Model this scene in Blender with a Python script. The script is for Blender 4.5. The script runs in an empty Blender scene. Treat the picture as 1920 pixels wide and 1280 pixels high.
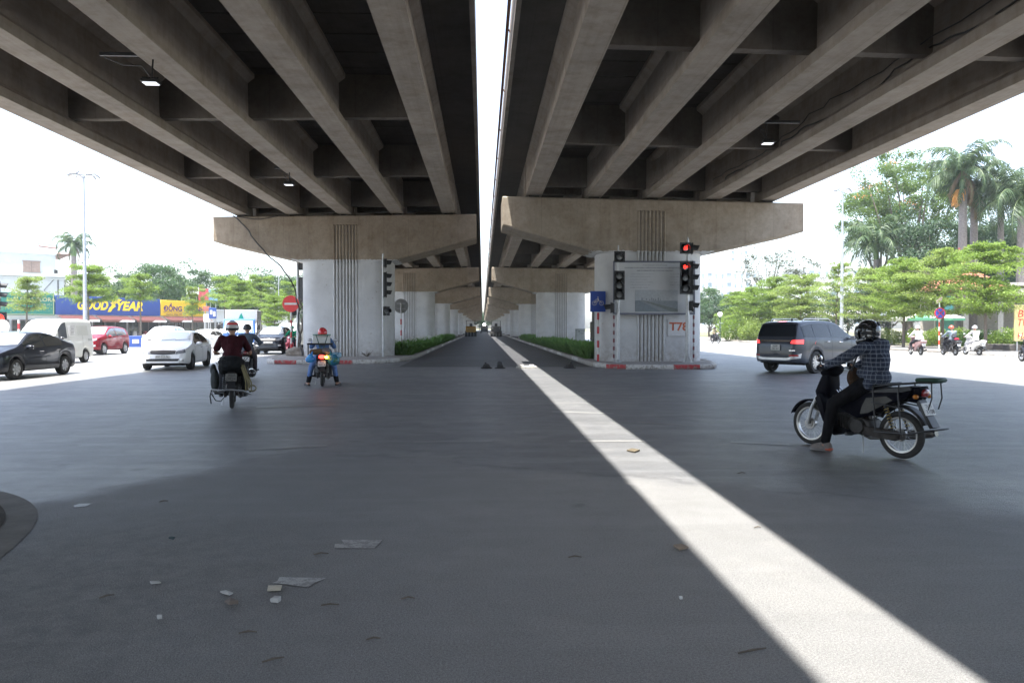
import bpy, bmesh, math, random
from mathutils import Vector as V, Matrix, noise
from mathutils.bvhtree import BVHTree
R = math.radians
PI = math.pi
C = bpy.context.scene.collection
SC = bpy.context.scene

# ------------------------------------------------------------ camera, sky, sun, exposure
FPX, CAMH = 1400.0, 1.55
YAW, PITCH = math.atan(55 / FPX), math.atan(25 / FPX)
cd = bpy.data.cameras.new('camera')
cam = bpy.data.objects.new('camera', cd)
C.objects.link(cam)
cd.sensor_width = 36
cd.lens = FPX / 1920 * 36
cd.clip_start = .05
cd.clip_end = 3000
cam.location = (0, 0, CAMH)
cam.rotation_euler = (R(90) - PITCH, 0, -YAW)
SC.camera = cam

SUNV = V((-.167, -.20, 1)).normalized()          # towards the sun
w = bpy.data.worlds.new('World')
SC.world = w
w.use_nodes = True
nt = w.node_tree
sky = nt.nodes.new('ShaderNodeTexSky')
sky.sky_type = 'NISHITA'
sky.sun_disc = False
sky.sun_elevation = math.asin(SUNV.z)
sky.sun_rotation = math.atan2(SUNV.x, SUNV.y)
sky.air_density = 1.0
sky.dust_density = 2.6
sky.ozone_density = 1.0
bg = nt.nodes['Background']
bg.inputs[1].default_value = .15
hsv = nt.nodes.new('ShaderNodeHueSaturation')      # a whitish, hazy noon sky
hsv.inputs['Saturation'].default_value = .8
nt.links.new(sky.outputs[0], hsv.inputs['Color'])
nt.links.new(hsv.outputs[0], bg.inputs[0])
ld = bpy.data.lights.new('sun', 'SUN')
ld.energy = 4.3
ld.angle = R(.55)
ld.color = (1, .965, .9)
sun = bpy.data.objects.new('sun', ld)
C.objects.link(sun)
sun.rotation_euler = SUNV.to_track_quat('Z', 'Y').to_euler()
sun.location = (0, 0, 60)
SC.view_settings.view_transform = 'Standard'
SC.view_settings.look = 'None'
SC.view_settings.gamma = 1
SC.view_settings.exposure = 2.08

def at(px, Y):
    """world X of the thing that stands Y metres up the road in this photo column"""
    u = (px - 960) / FPX
    return Y * (u * math.cos(YAW) + math.sin(YAW)) / (math.cos(YAW) - u * math.sin(YAW))

# ------------------------------------------------------------ materials
class NT:
    def __init__(s, name):
        s.m = bpy.data.materials.new(name)
        s.m.use_nodes = True
        s.t = s.m.node_tree
        s.b = s.t.nodes['Principled BSDF']
        s.out = s.t.nodes['Material Output']
    def n(s, typ, **kw):
        x = s.t.nodes.new('ShaderNode' + typ)
        for k, v in kw.items():
            if k.startswith('i_'):
                k = k[2:]
                k = int(k) if k.isdigit() else k.replace('_', ' ')
                s.inp(x, k, v)
            else:
                setattr(x, k, v)
        return x
    def inp(s, x, k, v):
        if isinstance(v, bpy.types.NodeSocket):
            s.t.links.new(v, x.inputs[k])
        elif isinstance(v, bpy.types.Node):
            s.t.links.new(v.outputs[0], x.inputs[k])
        else:
            x.inputs[k].default_value = v
    def math(s, op, a, b=0.0, c=0.0, clamp=False):
        x = s.n('Math', operation=op, use_clamp=clamp)
        s.inp(x, 0, a); s.inp(x, 1, b); s.inp(x, 2, c)
        return x.outputs[0]
    def mix(s, f, a, b):
        x = s.n('MixRGB')
        s.inp(x, 0, f); s.inp(x, 1, c4(a)); s.inp(x, 2, c4(b))
        return x.outputs[0]
    def mul(s, f, a, b):
        x = s.n('MixRGB', blend_type='MULTIPLY')
        s.inp(x, 0, f); s.inp(x, 1, c4(a)); s.inp(x, 2, c4(b))
        return x.outputs[0]
    def noise(s, vec, scale, detail=3, rough=.5):
        x = s.n('TexNoise')
        s.inp(x, 'Vector', vec); x.inputs['Scale'].default_value = scale
        x.inputs['Detail'].default_value = detail; x.inputs['Roughness'].default_value = rough
        return x.outputs[0]
    def ramp(s, f, lo, hi):
        x = s.n('MapRange'); x.clamp = True
        s.inp(x, 0, f); x.inputs[1].default_value = lo; x.inputs[2].default_value = hi
        return x.outputs[0]
    def pos(s):
        return s.n('NewGeometry').outputs['Position']
    def mapv(s, vec, sc=(1, 1, 1), rot=(0, 0, 0)):
        x = s.n('Mapping'); s.inp(x, 0, vec)
        x.inputs['Scale'].default_value = sc; x.inputs['Rotation'].default_value = rot
        return x.outputs[0]
    def bump(s, h, strength=.3, dist=.01):
        x = s.n('Bump'); s.inp(x, 'Height', h)
        x.inputs['Strength'].default_value = strength; x.inputs['Distance'].default_value = dist
        s.t.links.new(x.outputs[0], s.b.inputs['Normal'])
    def base(s, c):
        s.inp(s.b, 'Base Color', c4(c))
    def set(s, **kw):
        for k, v in kw.items():
            s.inp(s.b, k.replace('_', ' '), v)
def c4(c):
    if isinstance(c, (bpy.types.NodeSocket, bpy.types.Node)): return c
    return (c[0], c[1], c[2], 1) if len(c) == 3 else c

MATS = {}
def mat(name, col, rough=.6, metal=0.0, var=.15, vs=6, bump=0, bs=60, spec=.5, emit=0, coat=0, trans=0):
    if name in MATS: return MATS[name]
    t = NT(name)
    p = t.n('TexCoord').outputs['Object']
    if var:
        nz = t.noise(p, vs, 4, .6)
        a = tuple(min(1, c * (1 - var)) for c in col[:3]); b = tuple(min(1, c * (1 + var)) for c in col[:3])
        t.base(t.mix(t.ramp(nz, .3, .7), a, b))
    else:
        t.base(col)
    t.set(Roughness=rough, Metallic=metal, Specular_IOR_Level=spec)
    if coat:
        t.set(Coat_Weight=coat, Coat_Roughness=.04)
    if trans:
        t.set(Transmission_Weight=trans)
    if emit:
        t.inp(t.b, 'Emission Color', c4(col)); t.b.inputs['Emission Strength'].default_value = emit
    if bump:
        t.bump(t.noise(p, bs, 3), bump, .01)
    MATS[name] = t.m
    return t.m

def concrete(name, c1, c2, paint_z=None, dark=1.0):
    """cast concrete: board marks, run-off streaks, stains; optional whitewash below a ragged line"""
    t = NT(name)
    p = t.pos()
    big = t.noise(p, .55, 5, .6)
    med = t.noise(p, 4, 5, .65)
    streak = t.noise(t.mapv(p, (1.3, 1.3, .16)), 1.3, 6, .72)
    run = t.noise(t.mapv(p, (9, .25, 9)), 1.0, 4, .6)
    c = t.mix(t.ramp(big, .3, .7), c1, c2)
    c = t.mul(t.math('MULTIPLY', t.ramp(streak, .5, .74), .45), c, (.50, .44, .38))
    blot = t.noise(p, 1.7, 6, .7)
    c = t.mul(t.math('MULTIPLY', t.ramp(blot, .48, .66), .42), c, (.62, .54, .45))
    c = t.mix(t.math('MULTIPLY', t.ramp(blot, .42, .3), .25), c, tuple(min(1, 1.35 * k) for k in c1))
    c = t.mul(t.math('MULTIPLY', t.ramp(med, .35, .75), .35), c, (.62, .58, .55))
    c = t.mul(t.math('MULTIPLY', t.ramp(run, .45, .8), .4), c, (.6, .55, .5))
    pits = t.n('TexVoronoi'); t.inp(pits, 'Vector', p); pits.inputs['Scale'].default_value = 9
    c = t.mul(t.math('MULTIPLY', t.math('LESS_THAN', pits.outputs['Distance'], .07), .5), c, (.3, .27, .25))
    sep = t.n('SeparateXYZ', i_0=p)
    # form-panel joints every 2.4 m across
    fr = t.math('ABSOLUTE', t.math('SUBTRACT', t.math('FRACT', t.math('DIVIDE', sep.outputs[0], 1.22)), .5))
    c = t.mul(t.math('MULTIPLY', t.math('GREATER_THAN', fr, .492), .3), c, (.4, .36, .33))
    if paint_z is not None:
        rag = t.noise(t.mapv(p, (2.2, 2.2, .4)), 3.0, 4, .7)
        line = t.math('ADD', paint_z - .09, t.math('MULTIPLY', rag, .22))
        f = t.math('LESS_THAN', sep.outputs[2], line)
        chip = t.noise(p, 7, 6, .72)
        f2 = t.math('MULTIPLY', f, t.math('LESS_THAN', chip, .665))
        wn = t.noise(p, 1.3, 4, .6)
        white = t.mix(t.ramp(wn, .35, .7), (.58, .585, .59), (.49, .495, .505))
        low = t.math('SUBTRACT', 1.0, t.ramp(sep.outputs[2], .1, 1.3))
        dirt = t.math('MULTIPLY', low, t.ramp(t.noise(p, 5, 5, .7), .35, .65))
        white = t.mix(t.math('MULTIPLY', dirt, .75), white, (.26, .22, .18))
        sc = t.noise(t.mapv(p, (1, 1, 2.2)), 6, 6, .75)
        white = t.mix(t.math('MULTIPLY', t.ramp(sc, .62, .7), .5), white, (.33, .32, .31))
        c = t.mix(f2, c, white)
    t.base(c)
    t.set(Roughness=.88, Specular_IOR_Level=.3)
    t.bump(t.math('ADD', med, t.math('MULTIPLY', t.noise(p, 45, 3), .35)), .45, .015)
    return t.m
M_GIRD = concrete('girder concrete', (.40, .352, .30), (.30, .268, .232))
M_DECK = concrete('recess-shaded deck concrete', (.085, .076, .066), (.06, .054, .048))  # darker than the girders: shade of the recesses put into the colour
M_DIA = concrete('recess-shaded diaphragm concrete', (.19, .165, .138), (.13, .115, .097))  # likewise darkened, shade between the girders painted in
M_CAPL = concrete('cap concrete left', (.36, .30, .235), (.265, .222, .175), 4.90)
M_CAPR = concrete('cap concrete right', (.375, .325, .265), (.28, .243, .198), 4.74)

def asphalt(name, c1, c2, old=True, grain=1.0, rough=.62):
    t = NT(name)
    p = t.pos()
    sep = t.n('SeparateXYZ', i_0=p)
    big = t.noise(p, .22, 5, .6)
    c = t.mix(t.ramp(big, .3, .7), c1, c2)
    # tyre-polished bands across and along the junction
    wv = t.noise(t.mapv(p, (.07, .9, 1), (0, 0, R(6))), 1.3, 4, .55)
    c = t.mul(t.math('MULTIPLY', t.ramp(wv, .42, .62), .5), c, (.66, .67, .70))
    wv2 = t.noise(t.mapv(p, (.10, 2.2, 1), (0, 0, R(-9))), 1.1, 5, .6)
    c = t.mix(t.math('MULTIPLY', t.ramp(wv2, .52, .66), .45), c, tuple(1.5 * k for k in c1))
    med = t.noise(p, 2.6, 6, .68)
    c = t.mul(t.math('MULTIPLY', t.ramp(med, .42, .74), .5), c, (.52, .51, .50))
    if old:
        wr = t.noise(p, .75, 6, .7)
        c = t.mix(t.math('MULTIPLY', t.ramp(wr, .53, .60), .38), c, (.29, .285, .272))
        wr2 = t.noise(t.mapv(p, (1, 1.6, 1), (0, 0, R(25))), 1.3, 6, .72)
        c = t.mul(t.math('MULTIPLY', t.ramp(wr2, .54, .64), .5), c, (.58, .575, .57))
        # the old coarse surface near the median nose: paler, dusty, matt, with a tarred seam where the newer coat begins
        wob = t.math('SUBTRACT', t.noise(p, .9, 5, .65), .5)
        xa = t.math('ADD', sep.outputs[0], 2.2)
        yb = t.math('SUBTRACT', 9.6, t.math('ADD', t.math('MULTIPLY', t.math('MAXIMUM', xa, 0.0), .5), t.math('MULTIPLY', t.math('MAXIMUM', t.math('MULTIPLY', xa, -1.0), 0.0), 1.6)))
        edge = t.math('SUBTRACT', t.math('ADD', sep.outputs[1], t.math('MULTIPLY', wob, 1.5)), yb)
        f = t.math('SUBTRACT', 1.0, t.ramp(edge, -.5, .25))
        oldf = f
        c = t.mix(t.math('MULTIPLY', f, .6), c, (.245, .240, .232))
        seam = t.math('MULTIPLY', t.math('SUBTRACT', 1.0, t.ramp(t.math('ABSOLUTE', edge), .01, .09)), t.ramp(t.noise(p, 1.1, 4), .42, .55))
        c = t.mul(t.math('MULTIPLY', seam, .45), c, (.4, .4, .42))
        dx = t.math('ADD', sep.outputs[0], 2.9); dy = t.math('SUBTRACT', sep.outputs[1], 4.2)
        d = t.math('SQRT', t.math('ADD', t.math('MULTIPLY', dx, dx), t.math('MULTIPLY', dy, dy)))
        d = t.math('ADD', d, t.math('MULTIPLY', t.noise(p, 1.7, 5, .7), 1.6))
        g = t.math('SUBTRACT', 1.0, t.ramp(d, 1.6, 3.4))
        mud = t.mix(t.ramp(t.noise(p, 6, 6, .75), .42, .62), (.18, .165, .145), (.07, .063, .057))
        c = t.mix(t.math('MULTIPLY', g, .75), c, mud)
        # oil spots
        sp = t.n('TexVoronoi'); t.inp(sp, 'Vector', p); sp.inputs['Scale'].default_value = .9
        spd = t.math('ADD', sp.outputs['Distance'], t.math('MULTIPLY', t.noise(p, 9, 4), .10))
        c = t.mul(t.math('MULTIPLY', t.math('SUBTRACT', 1.0, t.ramp(spd, .09, .14)), .55), c, (.4, .39, .38))
    g1 = t.noise(p, 190, 3, .7)
    v = t.n('TexVoronoi'); t.inp(v, 'Vector', p); v.inputs['Scale'].default_value = 105
    lite = t.math('MULTIPLY', t.ramp(g1, .52, .66), .8 * grain)
    c = t.mix(lite, c, tuple(min(1, 2.0 * k) for k in c2))
    g3 = t.noise(p, 75, 4, .75)
    c = t.mul(t.math('MULTIPLY', t.ramp(g3, .55, .38), .65 * grain), c, (.45, .45, .45))
    c = t.mul(t.math('MULTIPLY', t.ramp(g1, .5, .36), .8 * grain), c, (.35, .35, .35))
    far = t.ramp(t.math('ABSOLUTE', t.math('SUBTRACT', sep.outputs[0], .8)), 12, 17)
    c = t.mix(t.math('MULTIPLY', far, .7), c, (.27, .27, .262))  # outer roads painted paler, the glare of full sun put into the colour
    chip = t.math('MULTIPLY', t.math('GREATER_THAN', t.n('TexWhiteNoise', i_Vector=v.outputs['Position']).outputs[0], .93), t.math('LESS_THAN', v.outputs['Distance'], .35))
    c = t.mix(t.math('MULTIPLY', chip, .38 * grain), c, (.34, .33, .31))
    t.base(c)
    t.set(Specular_IOR_Level=.65)
    t.inp(t.b, 'Roughness', t.math('ADD', t.math('ADD', rough - .12, t.math('MULTIPLY', oldf, .26)) if old else rough - .12, t.math('ADD', t.math('MULTIPLY', med, .16), t.math('MULTIPLY', big, .12))))
    t.bump(t.math('ADD', t.math('MULTIPLY', v.outputs['Distance'], .7), t.math('ADD', g1, t.math('MULTIPLY', g3, .8))), .75 * grain, .010)
    return t.m
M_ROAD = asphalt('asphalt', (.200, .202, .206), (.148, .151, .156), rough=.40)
M_LANE = asphalt('fresh asphalt', (.070, .071, .076), (.056, .057, .062), False, .8, .5)

def marking(name, col, wear):
    t = NT(name)
    p = t.pos()
    n1 = t.noise(p, 14, 6, .75); n2 = t.noise(p, 120, 3, .7)
    k = t.math('ADD', t.math('MULTIPLY', n1, .7), t.math('MULTIPLY', n2, .3))
    t.base(t.mix(t.math('GREATER_THAN', k, wear), (.185, .185, .184), col))
    t.set(Roughness=.42, Specular_IOR_Level=.65)
    t.bump(n2, .6, .006)
    return t.m
M_MARK = marking('worn road paint', (.36, .36, .355), .50)
M_FAINT = marking('faint road paint', (.215, .215, .213), .50)

def pavers(name, c1, c2, sx=.3):
    t = NT(name)
    p = t.pos()
    b = t.n('TexBrick'); t.inp(b, 'Vector', p)
    b.inputs['Color1'].default_value = c4(c1); b.inputs['Color2'].default_value = c4(c2)
    b.inputs['Mortar'].default_value = (.12, .11, .10, 1)
    b.inputs['Scale'].default_value = 1; b.inputs['Brick Width'].default_value = sx
    b.inputs['Row Height'].default_value = sx; b.inputs['Mortar Size'].default_value = .006
    c = t.mul(t.math('MULTIPLY', t.ramp(t.noise(p, 2, 5, .7), .4, .7), .5), b.outputs[0], (.55, .5, .45))
    t.base(c); t.set(Roughness=.85)
    t.bump(t.noise(p, 30, 4), .3, .01)
    return t.m
M_PAVE = pavers('island paving', (.34, .32, .30), (.28, .265, .25))
M_WALK = pavers('sidewalk paving', (.36, .33, .31), (.31, .28, .26), .4)

def ground_mat(name, c1, c2, sc=1.5, bump=.6):
    t = NT(name); p = t.pos()
    c = t.mix(t.ramp(t.noise(p, sc, 6, .7), .35, .65), c1, c2)
    t.base(c); t.set(Roughness=.95, Specular_IOR_Level=.2)
    t.bump(t.noise(p, 22, 5, .7), bump, .03)
    return t.m
M_SOIL = ground_mat('soil', (.10, .085, .065), (.055, .045, .035), 6)
M_VERGE = ground_mat('verge', (.10, .12, .05), (.16, .14, .10), .4)

def kerb_mat(name, col):
    t = NT(name); p = t.pos()
    sep = t.n('SeparateXYZ', i_0=p)
    k = t.noise(p, 9, 6, .75)
    c = t.mix(t.ramp(k, .50, .60), col, (.27, .25, .22))
    low = t.math('SUBTRACT', 1.0, t.ramp(sep.outputs[2], .0, .09))
    c = t.mix(t.math('MULTIPLY', low, t.ramp(t.noise(p, 4, 5, .7), .35, .6)), c, (.09, .08, .07))
    t.base(c); t.set(Roughness=.8); t.bump(k, .6, .015)
    return t.m
M_KW = kerb_mat('kerb whitewash', (.56, .55, .53))
M_KR = kerb_mat('kerb red', (.42, .045, .05))
M_KG = kerb_mat('kerb bare', (.33, .30, .27))

def leafmat(name, a, b, trans=.45):
    t = NT(name)
    r = t.n('NewGeometry').outputs['Random Per Island']
    c = t.mix(r, a, b)
    t.base(c); t.set(Roughness=.55, Specular_IOR_Level=.35)
    tr = t.n('BsdfTranslucent'); t.inp(tr, 'Color', t.mix(.5, c, tuple(min(1, 1.5 * k) for k in b)))
    mx = t.n('MixShader'); mx.inputs[0].default_value = trans
    t.t.links.new(t.b.outputs[0], mx.inputs[1]); t.t.links.new(tr.outputs[0], mx.inputs[2])
    t.t.links.new(mx.outputs[0], t.out.inputs[0])
    return t.m
L_LIME = leafmat('lime leaves', (.085, .15, .022), (.18, .265, .045), .46)
L_LIME2 = leafmat('pale lime leaves', (.11, .17, .032), (.215, .285, .07), .46)
L_FEATH = leafmat('feathery leaves', (.055, .11, .022), (.11, .17, .04), .5)
L_GREEN = leafmat('green leaves', (.020, .060, .014), (.055, .11, .026), .35)
L_DARK = leafmat('dark leaves', (.018, .048, .020), (.042, .082, .032), .3)
L_GREY = leafmat('greyish leaves', (.06, .075, .05), (.11, .125, .085), .35)
L_PALM = leafmat('palm leaflets', (.022, .052, .022), (.065, .105, .045), .25)
L_LILY = leafmat('strap leaves', (.075, .17, .035), (.15, .27, .065), .4)
L_DRY = leafmat('dry frond', (.15, .10, .065), (.22, .16, .10), .3)
L_FLAME = leafmat('orange blossom', (.45, .13, .04), (.55, .22, .06), .3)
M_BARK = mat('bark', (.13, .11, .09), .9, var=.4, vs=12, bump=.6, bs=30)
M_PBARK = mat('palm bark', (.20, .18, .17), .9, var=.25, vs=9, bump=.4, bs=20)

M_BLACK = mat('black plastic', (.018, .018, .02), .45, var=.2)
M_BLACKG = mat('gloss black', (.012, .012, .014), .16, var=0, coat=.6)
M_RUB = mat('tyre rubber', (.028, .027, .026), .85, var=.3, vs=20, bump=.2)
M_STEEL = mat('galvanised steel', (.42, .43, .44), .45, .7, var=.15)
M_CHROME = mat('chrome', (.7, .7, .72), .12, 1, var=0)
M_ALU = mat('alloy', (.55, .56, .58), .28, .85, var=.08)
M_GLASS = mat('dark glass', (.015, .018, .02), .04, var=0, spec=.8, coat=1)
M_LAMP = mat('lamp glass', (.75, .76, .78), .12, .3, var=.1, coat=.8)
M_WHITE = mat('white paint', (.78, .79, .80), .3, var=.03, coat=.5)
M_RED = mat('sign red', (.62, .03, .03), .4, var=.08)
M_WP = mat('white plastic', (.74, .74, .73), .45, var=.06)
M_RUST = mat('rusty steel', (.16, .075, .045), .8, .3, var=.4, vs=14)
M_DARK = mat('dark interior', (.02, .02, .022), .9, var=0)
M_SKIN = mat('skin', (.36, .20, .135), .55, var=.1)
M_PLATE = mat('number plate', (.62, .62, .60), .5, var=.1)
M_TXT = mat('plate lettering', (.03, .03, .03), .6, var=0)
M_WOOD = mat('brown wood', (.16, .09, .055), .7, var=.3, vs=15)

# ------------------------------------------------------------ mesh building
class MB:
    def __init__(s):
        s.v = []; s.f = []; s.mi = []; s.M = Matrix.Identity(4); s.m = 0
    def add(s, vs, fs, m=None):
        o = len(s.v)
        s.v += [tuple(s.M @ V(p)) for p in vs]
        s.f += [tuple(i + o for i in f) for f in fs]
        s.mi += [s.m if m is None else m] * len(fs)
        return s
    def box(s, c, d, rot=None, m=None, bev=0):
        x, y, z = d[0] / 2, d[1] / 2, d[2] / 2
        if bev:
            b = min(bev, x * .9, y * .9, z * .9)
            pts = []
            for sx in (-1, 1):
                for sy in (-1, 1):
                    for sz in (-1, 1):
                        pts += [(sx * (x - b), sy * (y - b), sz * z), (sx * (x - b), sy * y, sz * (z - b)), (sx * x, sy * (y - b), sz * (z - b))]
            bm = bmesh.new()
            for p in pts: bm.verts.new(p)
            bmesh.ops.convex_hull(bm, input=bm.verts)
            bm.verts.index_update()
            vs = [v.co.copy() for v in bm.verts]; fs = [[v.index for v in f.verts] for f in bm.faces]
            bm.free()
        else:
            vs = [V((sx * x, sy * y, sz * z)) for sx in (-1, 1) for sy in (-1, 1) for sz in (-1, 1)]
            fs = [(0, 1, 3, 2), (4, 6, 7, 5), (0, 4, 5, 1), (2, 3, 7, 6), (0, 2, 6, 4), (1, 5, 7, 3)]
        if rot is not None:
            vs = [rot @ v for v in vs]
        return s.add([v + V(c) for v in vs], fs, m)
    def ring(s, c, ax, r, n, up=None):
        ax = V(ax).normalized()
        u = ax.orthogonal().normalized() if up is None else (V(up) - ax * ax.dot(V(up))).normalized()
        w_ = ax.cross(u)
        return [V(c) + u * (r * math.cos(2 * PI * i / n)) + w_ * (r * math.sin(2 * PI * i / n)) for i in range(n)]
    def tube(s, pts, r, n=8, m=None, cap=True, closed=False):
        pts = [V(p) for p in pts]
        rs = r if isinstance(r, (list, tuple)) else [r] * len(pts)
        vs = []; fs = []
        up = None
        for i, p in enumerate(pts):
            if closed: d = pts[(i + 1) % len(pts)] - pts[i - 1]
            else: d = (pts[min(i + 1, len(pts) - 1)] - pts[max(i - 1, 0)])
            if d.length < 1e-9: d = V((0, 0, 1))
            d.normalize()
            if up is None: up = d.orthogonal().normalized()
            else:
                up = up - d * d.dot(up)
                up = up.normalized() if up.length > 1e-6 else d.orthogonal().normalized()
            vs += s.ring(p, d, rs[i], n, up)
        L = len(pts)
        for i in range(L if closed else L - 1):
            a = i * n; b = ((i + 1) % L) * n
            for k in range(n):
                fs.append((a + k, a + (k + 1) % n, b + (k + 1) % n, b + k))
        if cap and not closed:
            fs.append(tuple(range(n - 1, -1, -1))); fs.append(tuple((L - 1) * n + k for k in range(n)))
        return s.add(vs, fs, m)
    def lathe(s, prof, n=16, o=(0, 0, 0), ax='z', m=None, cap=True):
        vs = []; fs = []
        for r, z in prof:
            for k in range(n):
                a = 2 * PI * k / n
                x, y = r * math.cos(a), r * math.sin(a)
                p = (x, y, z) if ax == 'z' else ((x, z, y) if ax == 'y' else (z, x, y))
                vs.append(V(p) + V(o))
        for i in range(len(prof) - 1):
            for k in range(n):
                q = (i * n + k, i * n + (k + 1) % n, (i + 1) * n + (k + 1) % n, (i + 1) * n + k)
                fs.append(q if ax == 'z' or ax == 'x' else q[::-1])
        if cap:
            if prof[0][0] > 1e-4: fs.append(tuple(range(n)) if ax == 'y' else tuple(range(n - 1, -1, -1)))
            if prof[-1][0] > 1e-4:
                l = tuple((len(prof) - 1) * n + k for k in range(n)); fs.append(l[::-1] if ax == 'y' else l)
        return s.add(vs, fs, m)
    def prism(s, poly, d0, d1, ax='y', inset=0, m=None):
        """poly in the plane across ax, extruded d0..d1; inset rounds the two end edges"""
        cx = sum(p[0] for p in poly) / len(poly); cy = sum(p[1] for p in poly) / len(poly)
        def P(p, d, sh):
            a, b = p
            if sh:
                L = math.hypot(a - cx, b - cy) or 1; k = max(0, L - sh) / L
                a = cx + (a - cx) * k; b = cy + (b - cy) * k
            return {'y': (a, d, b), 'x': (d, a, b), 'z': (a, b, d)}[ax]
        lay = [(d0, 0), (d1, 0)] if not inset else [(d0, inset), (d0 + inset * .35, inset * .3), (d0 + inset, 0), (d1 - inset, 0), (d1 - inset * .35, inset * .3), (d1, inset)]
        n = len(poly); vs = [P(p, d, sh) for d, sh in lay for p in poly]; fs = []
        for i in range(len(lay) - 1):
            for k in range(n):
                fs.append((i * n + k, i * n + (k + 1) % n, (i + 1) * n + (k + 1) % n, (i + 1) * n + k))
        fs.append(tuple(range(n - 1, -1, -1))); fs.append(tuple((len(lay) - 1) * n + k for k in range(n)))
        return s.add(vs, fs, m)
    def ball(s, c, r, n=12, k=8, m=None, rot=None):
        r = (r, r, r) if isinstance(r, (int, float)) else r
        vs = []; fs = []
        for i in range(k + 1):
            t = PI * i / k
            for j in range(n):
                a = 2 * PI * j / n
                p = V((r[0] * math.sin(t) * math.cos(a), r[1] * math.sin(t) * math.sin(a), r[2] * math.cos(t)))
                if rot is not None: p = rot @ p
                vs.append(p + V(c))
        for i in range(k):
            for j in range(n):
                fs.append((i * n + j, (i + 1) * n + j, (i + 1) * n + (j + 1) % n, i * n + (j + 1) % n))
        return s.add(vs, fs, m)
    def build(s, name, mats, parent=None, smooth=38, fix=True):
        me = bpy.data.meshes.new(name)
        me.from_pydata([tuple(p) for p in s.v], [], s.f)
        mats = mats if isinstance(mats, (list, tuple)) else [mats]
        for m_ in mats: me.materials.append(m_)
        if len(mats) > 1:
            me.polygons.foreach_set('material_index', s.mi)
        if fix and len(s.f) < 60000:
            bm = bmesh.new(); bm.from_mesh(me)
            bmesh.ops.remove_doubles(bm, verts=bm.verts, dist=1e-5)
            bmesh.ops.recalc_face_normals(bm, faces=bm.faces)
            bm.to_mesh(me); bm.free()
        if smooth:
            me.polygons.foreach_set('use_smooth', [True] * len(me.polygons))
            me.set_sharp_from_angle(angle=R(smooth))
        o = bpy.data.objects.new(name, me)
        C.objects.link(o)
        if parent is not None: o.parent = parent
        return o

def tag(o, label=None, cat=None, group=None, kind=None):
    if label: o['label'] = label
    if cat: o['category'] = cat
    if group: o['group'] = group
    if kind: o['kind'] = kind
    return o
def thing(name, label, cat, loc=(0, 0, 0), rz=0, group=None):
    o = bpy.data.objects.new(name, None); C.objects.link(o)
    o.empty_display_size = .2
    o.location = loc; o.rotation_euler = (0, 0, rz)
    return tag(o, label, cat, group)
KIDS = {}
def kids(o):
    return [c for c in bpy.data.objects if c.parent == o]
def copy_tree(o, loc=None, rz=None, label=None, sc=None, group=None, parent=None):
    c = o.copy(); C.objects.link(c)
    if parent is not None: c.parent = parent
    if loc is not None: c.location = loc
    if rz is not None: c.rotation_euler = (0, 0, rz)
    if sc is not None: c.scale = sc if isinstance(sc, tuple) else (sc, sc, sc)
    if label: c['label'] = label
    if group: c['group'] = group
    if o not in KIDS: KIDS[o] = kids(o)
    for ch in KIDS[o]: copy_tree(ch, parent=c)
    return c

def text(body, name, mat_, parent, right, up, origin, width=None, height=None, bold=.0, shear=0, align='CENTER', depth=.006, sx=None):
    """lettering as real mesh; origin is the middle (or left) of the line, in the parent's space"""
    cu = bpy.data.curves.new('txt', 'FONT'); cu.body = body; cu.size = 1
    cu.align_x = 'LEFT'; cu.offset = bold; cu.shear = shear; cu.extrude = 0; cu.resolution_u = 3
    ob = bpy.data.objects.new('txt', cu); C.objects.link(ob)
    dg = bpy.context.evaluated_depsgraph_get()
    me = bpy.data.meshes.new_from_object(ob.evaluated_get(dg))
    C.objects.unlink(ob); bpy.data.objects.remove(ob)
    xs = [v.co.x for v in me.vertices]; ys = [v.co.y for v in me.vertices]
    x0, x1, y0, y1 = min(xs), max(xs), min(ys), max(ys)
    kx = ky = 1
    if height: ky = height / (y1 - y0); kx = ky
    if width:
        kx = width / (x1 - x0)
        if not height: ky = kx
    right = V(right).normalized(); up = V(up).normalized(); nrm = right.cross(up)
    ox = (x0 + x1) / 2 if align == 'CENTER' else x0
    oy = (y0 + y1) / 2
    for v in me.vertices:
        a, b = (v.co.x - ox) * kx, (v.co.y - oy) * ky
        v.co = V(origin) + right * a + up * b + nrm * depth
    me.materials.clear(); me.materials.append(mat_)
    o = bpy.data.objects.new(name, me); C.objects.link(o); o.parent = parent
    return o

def blob(name, prims, mat_, parent=None, voxel=.012, smooth=4, n=14):
    """one continuous skin grown round overlapping tapered limbs"""
    mb = MB()
    for p in prims:
        if p[0] == 'c':
            _, a, b, r0, r1 = p
            a, b = V(a), V(b)
            mb.tube([a, b], [r0, r1], n)
            mb.ball(a, r0 * .995, n, 8); mb.ball(b, r1 * .995, n, 8)
        else:
            mb.ball(p[1], p[2], 16, 12, rot=p[3] if len(p) > 3 else None)
    me = bpy.data.meshes.new('tmp'); me.from_pydata([tuple(v) for v in mb.v], [], mb.f)
    o = bpy.data.objects.new('tmp', me); C.objects.link(o)
    md = o.modifiers.new('r', 'REMESH'); md.mode = 'VOXEL'; md.voxel_size = voxel; md.use_smooth_shade = True
    if smooth:
        sm = o.modifiers.new('s', 'SMOOTH'); sm.factor = .5; sm.iterations = smooth
    dg = bpy.context.evaluated_depsgraph_get()
    res = bpy.data.meshes.new_from_object(o.evaluated_get(dg))
    C.objects.unlink(o); bpy.data.objects.remove(o)
    res.name = name
    res.materials.clear(); res.materials.append(mat_)
    res.polygons.foreach_set('use_smooth', [True] * len(res.polygons))
    ob = bpy.data.objects.new(name, res); C.objects.link(ob)
    if parent is not None: ob.parent = parent
    return ob
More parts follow.
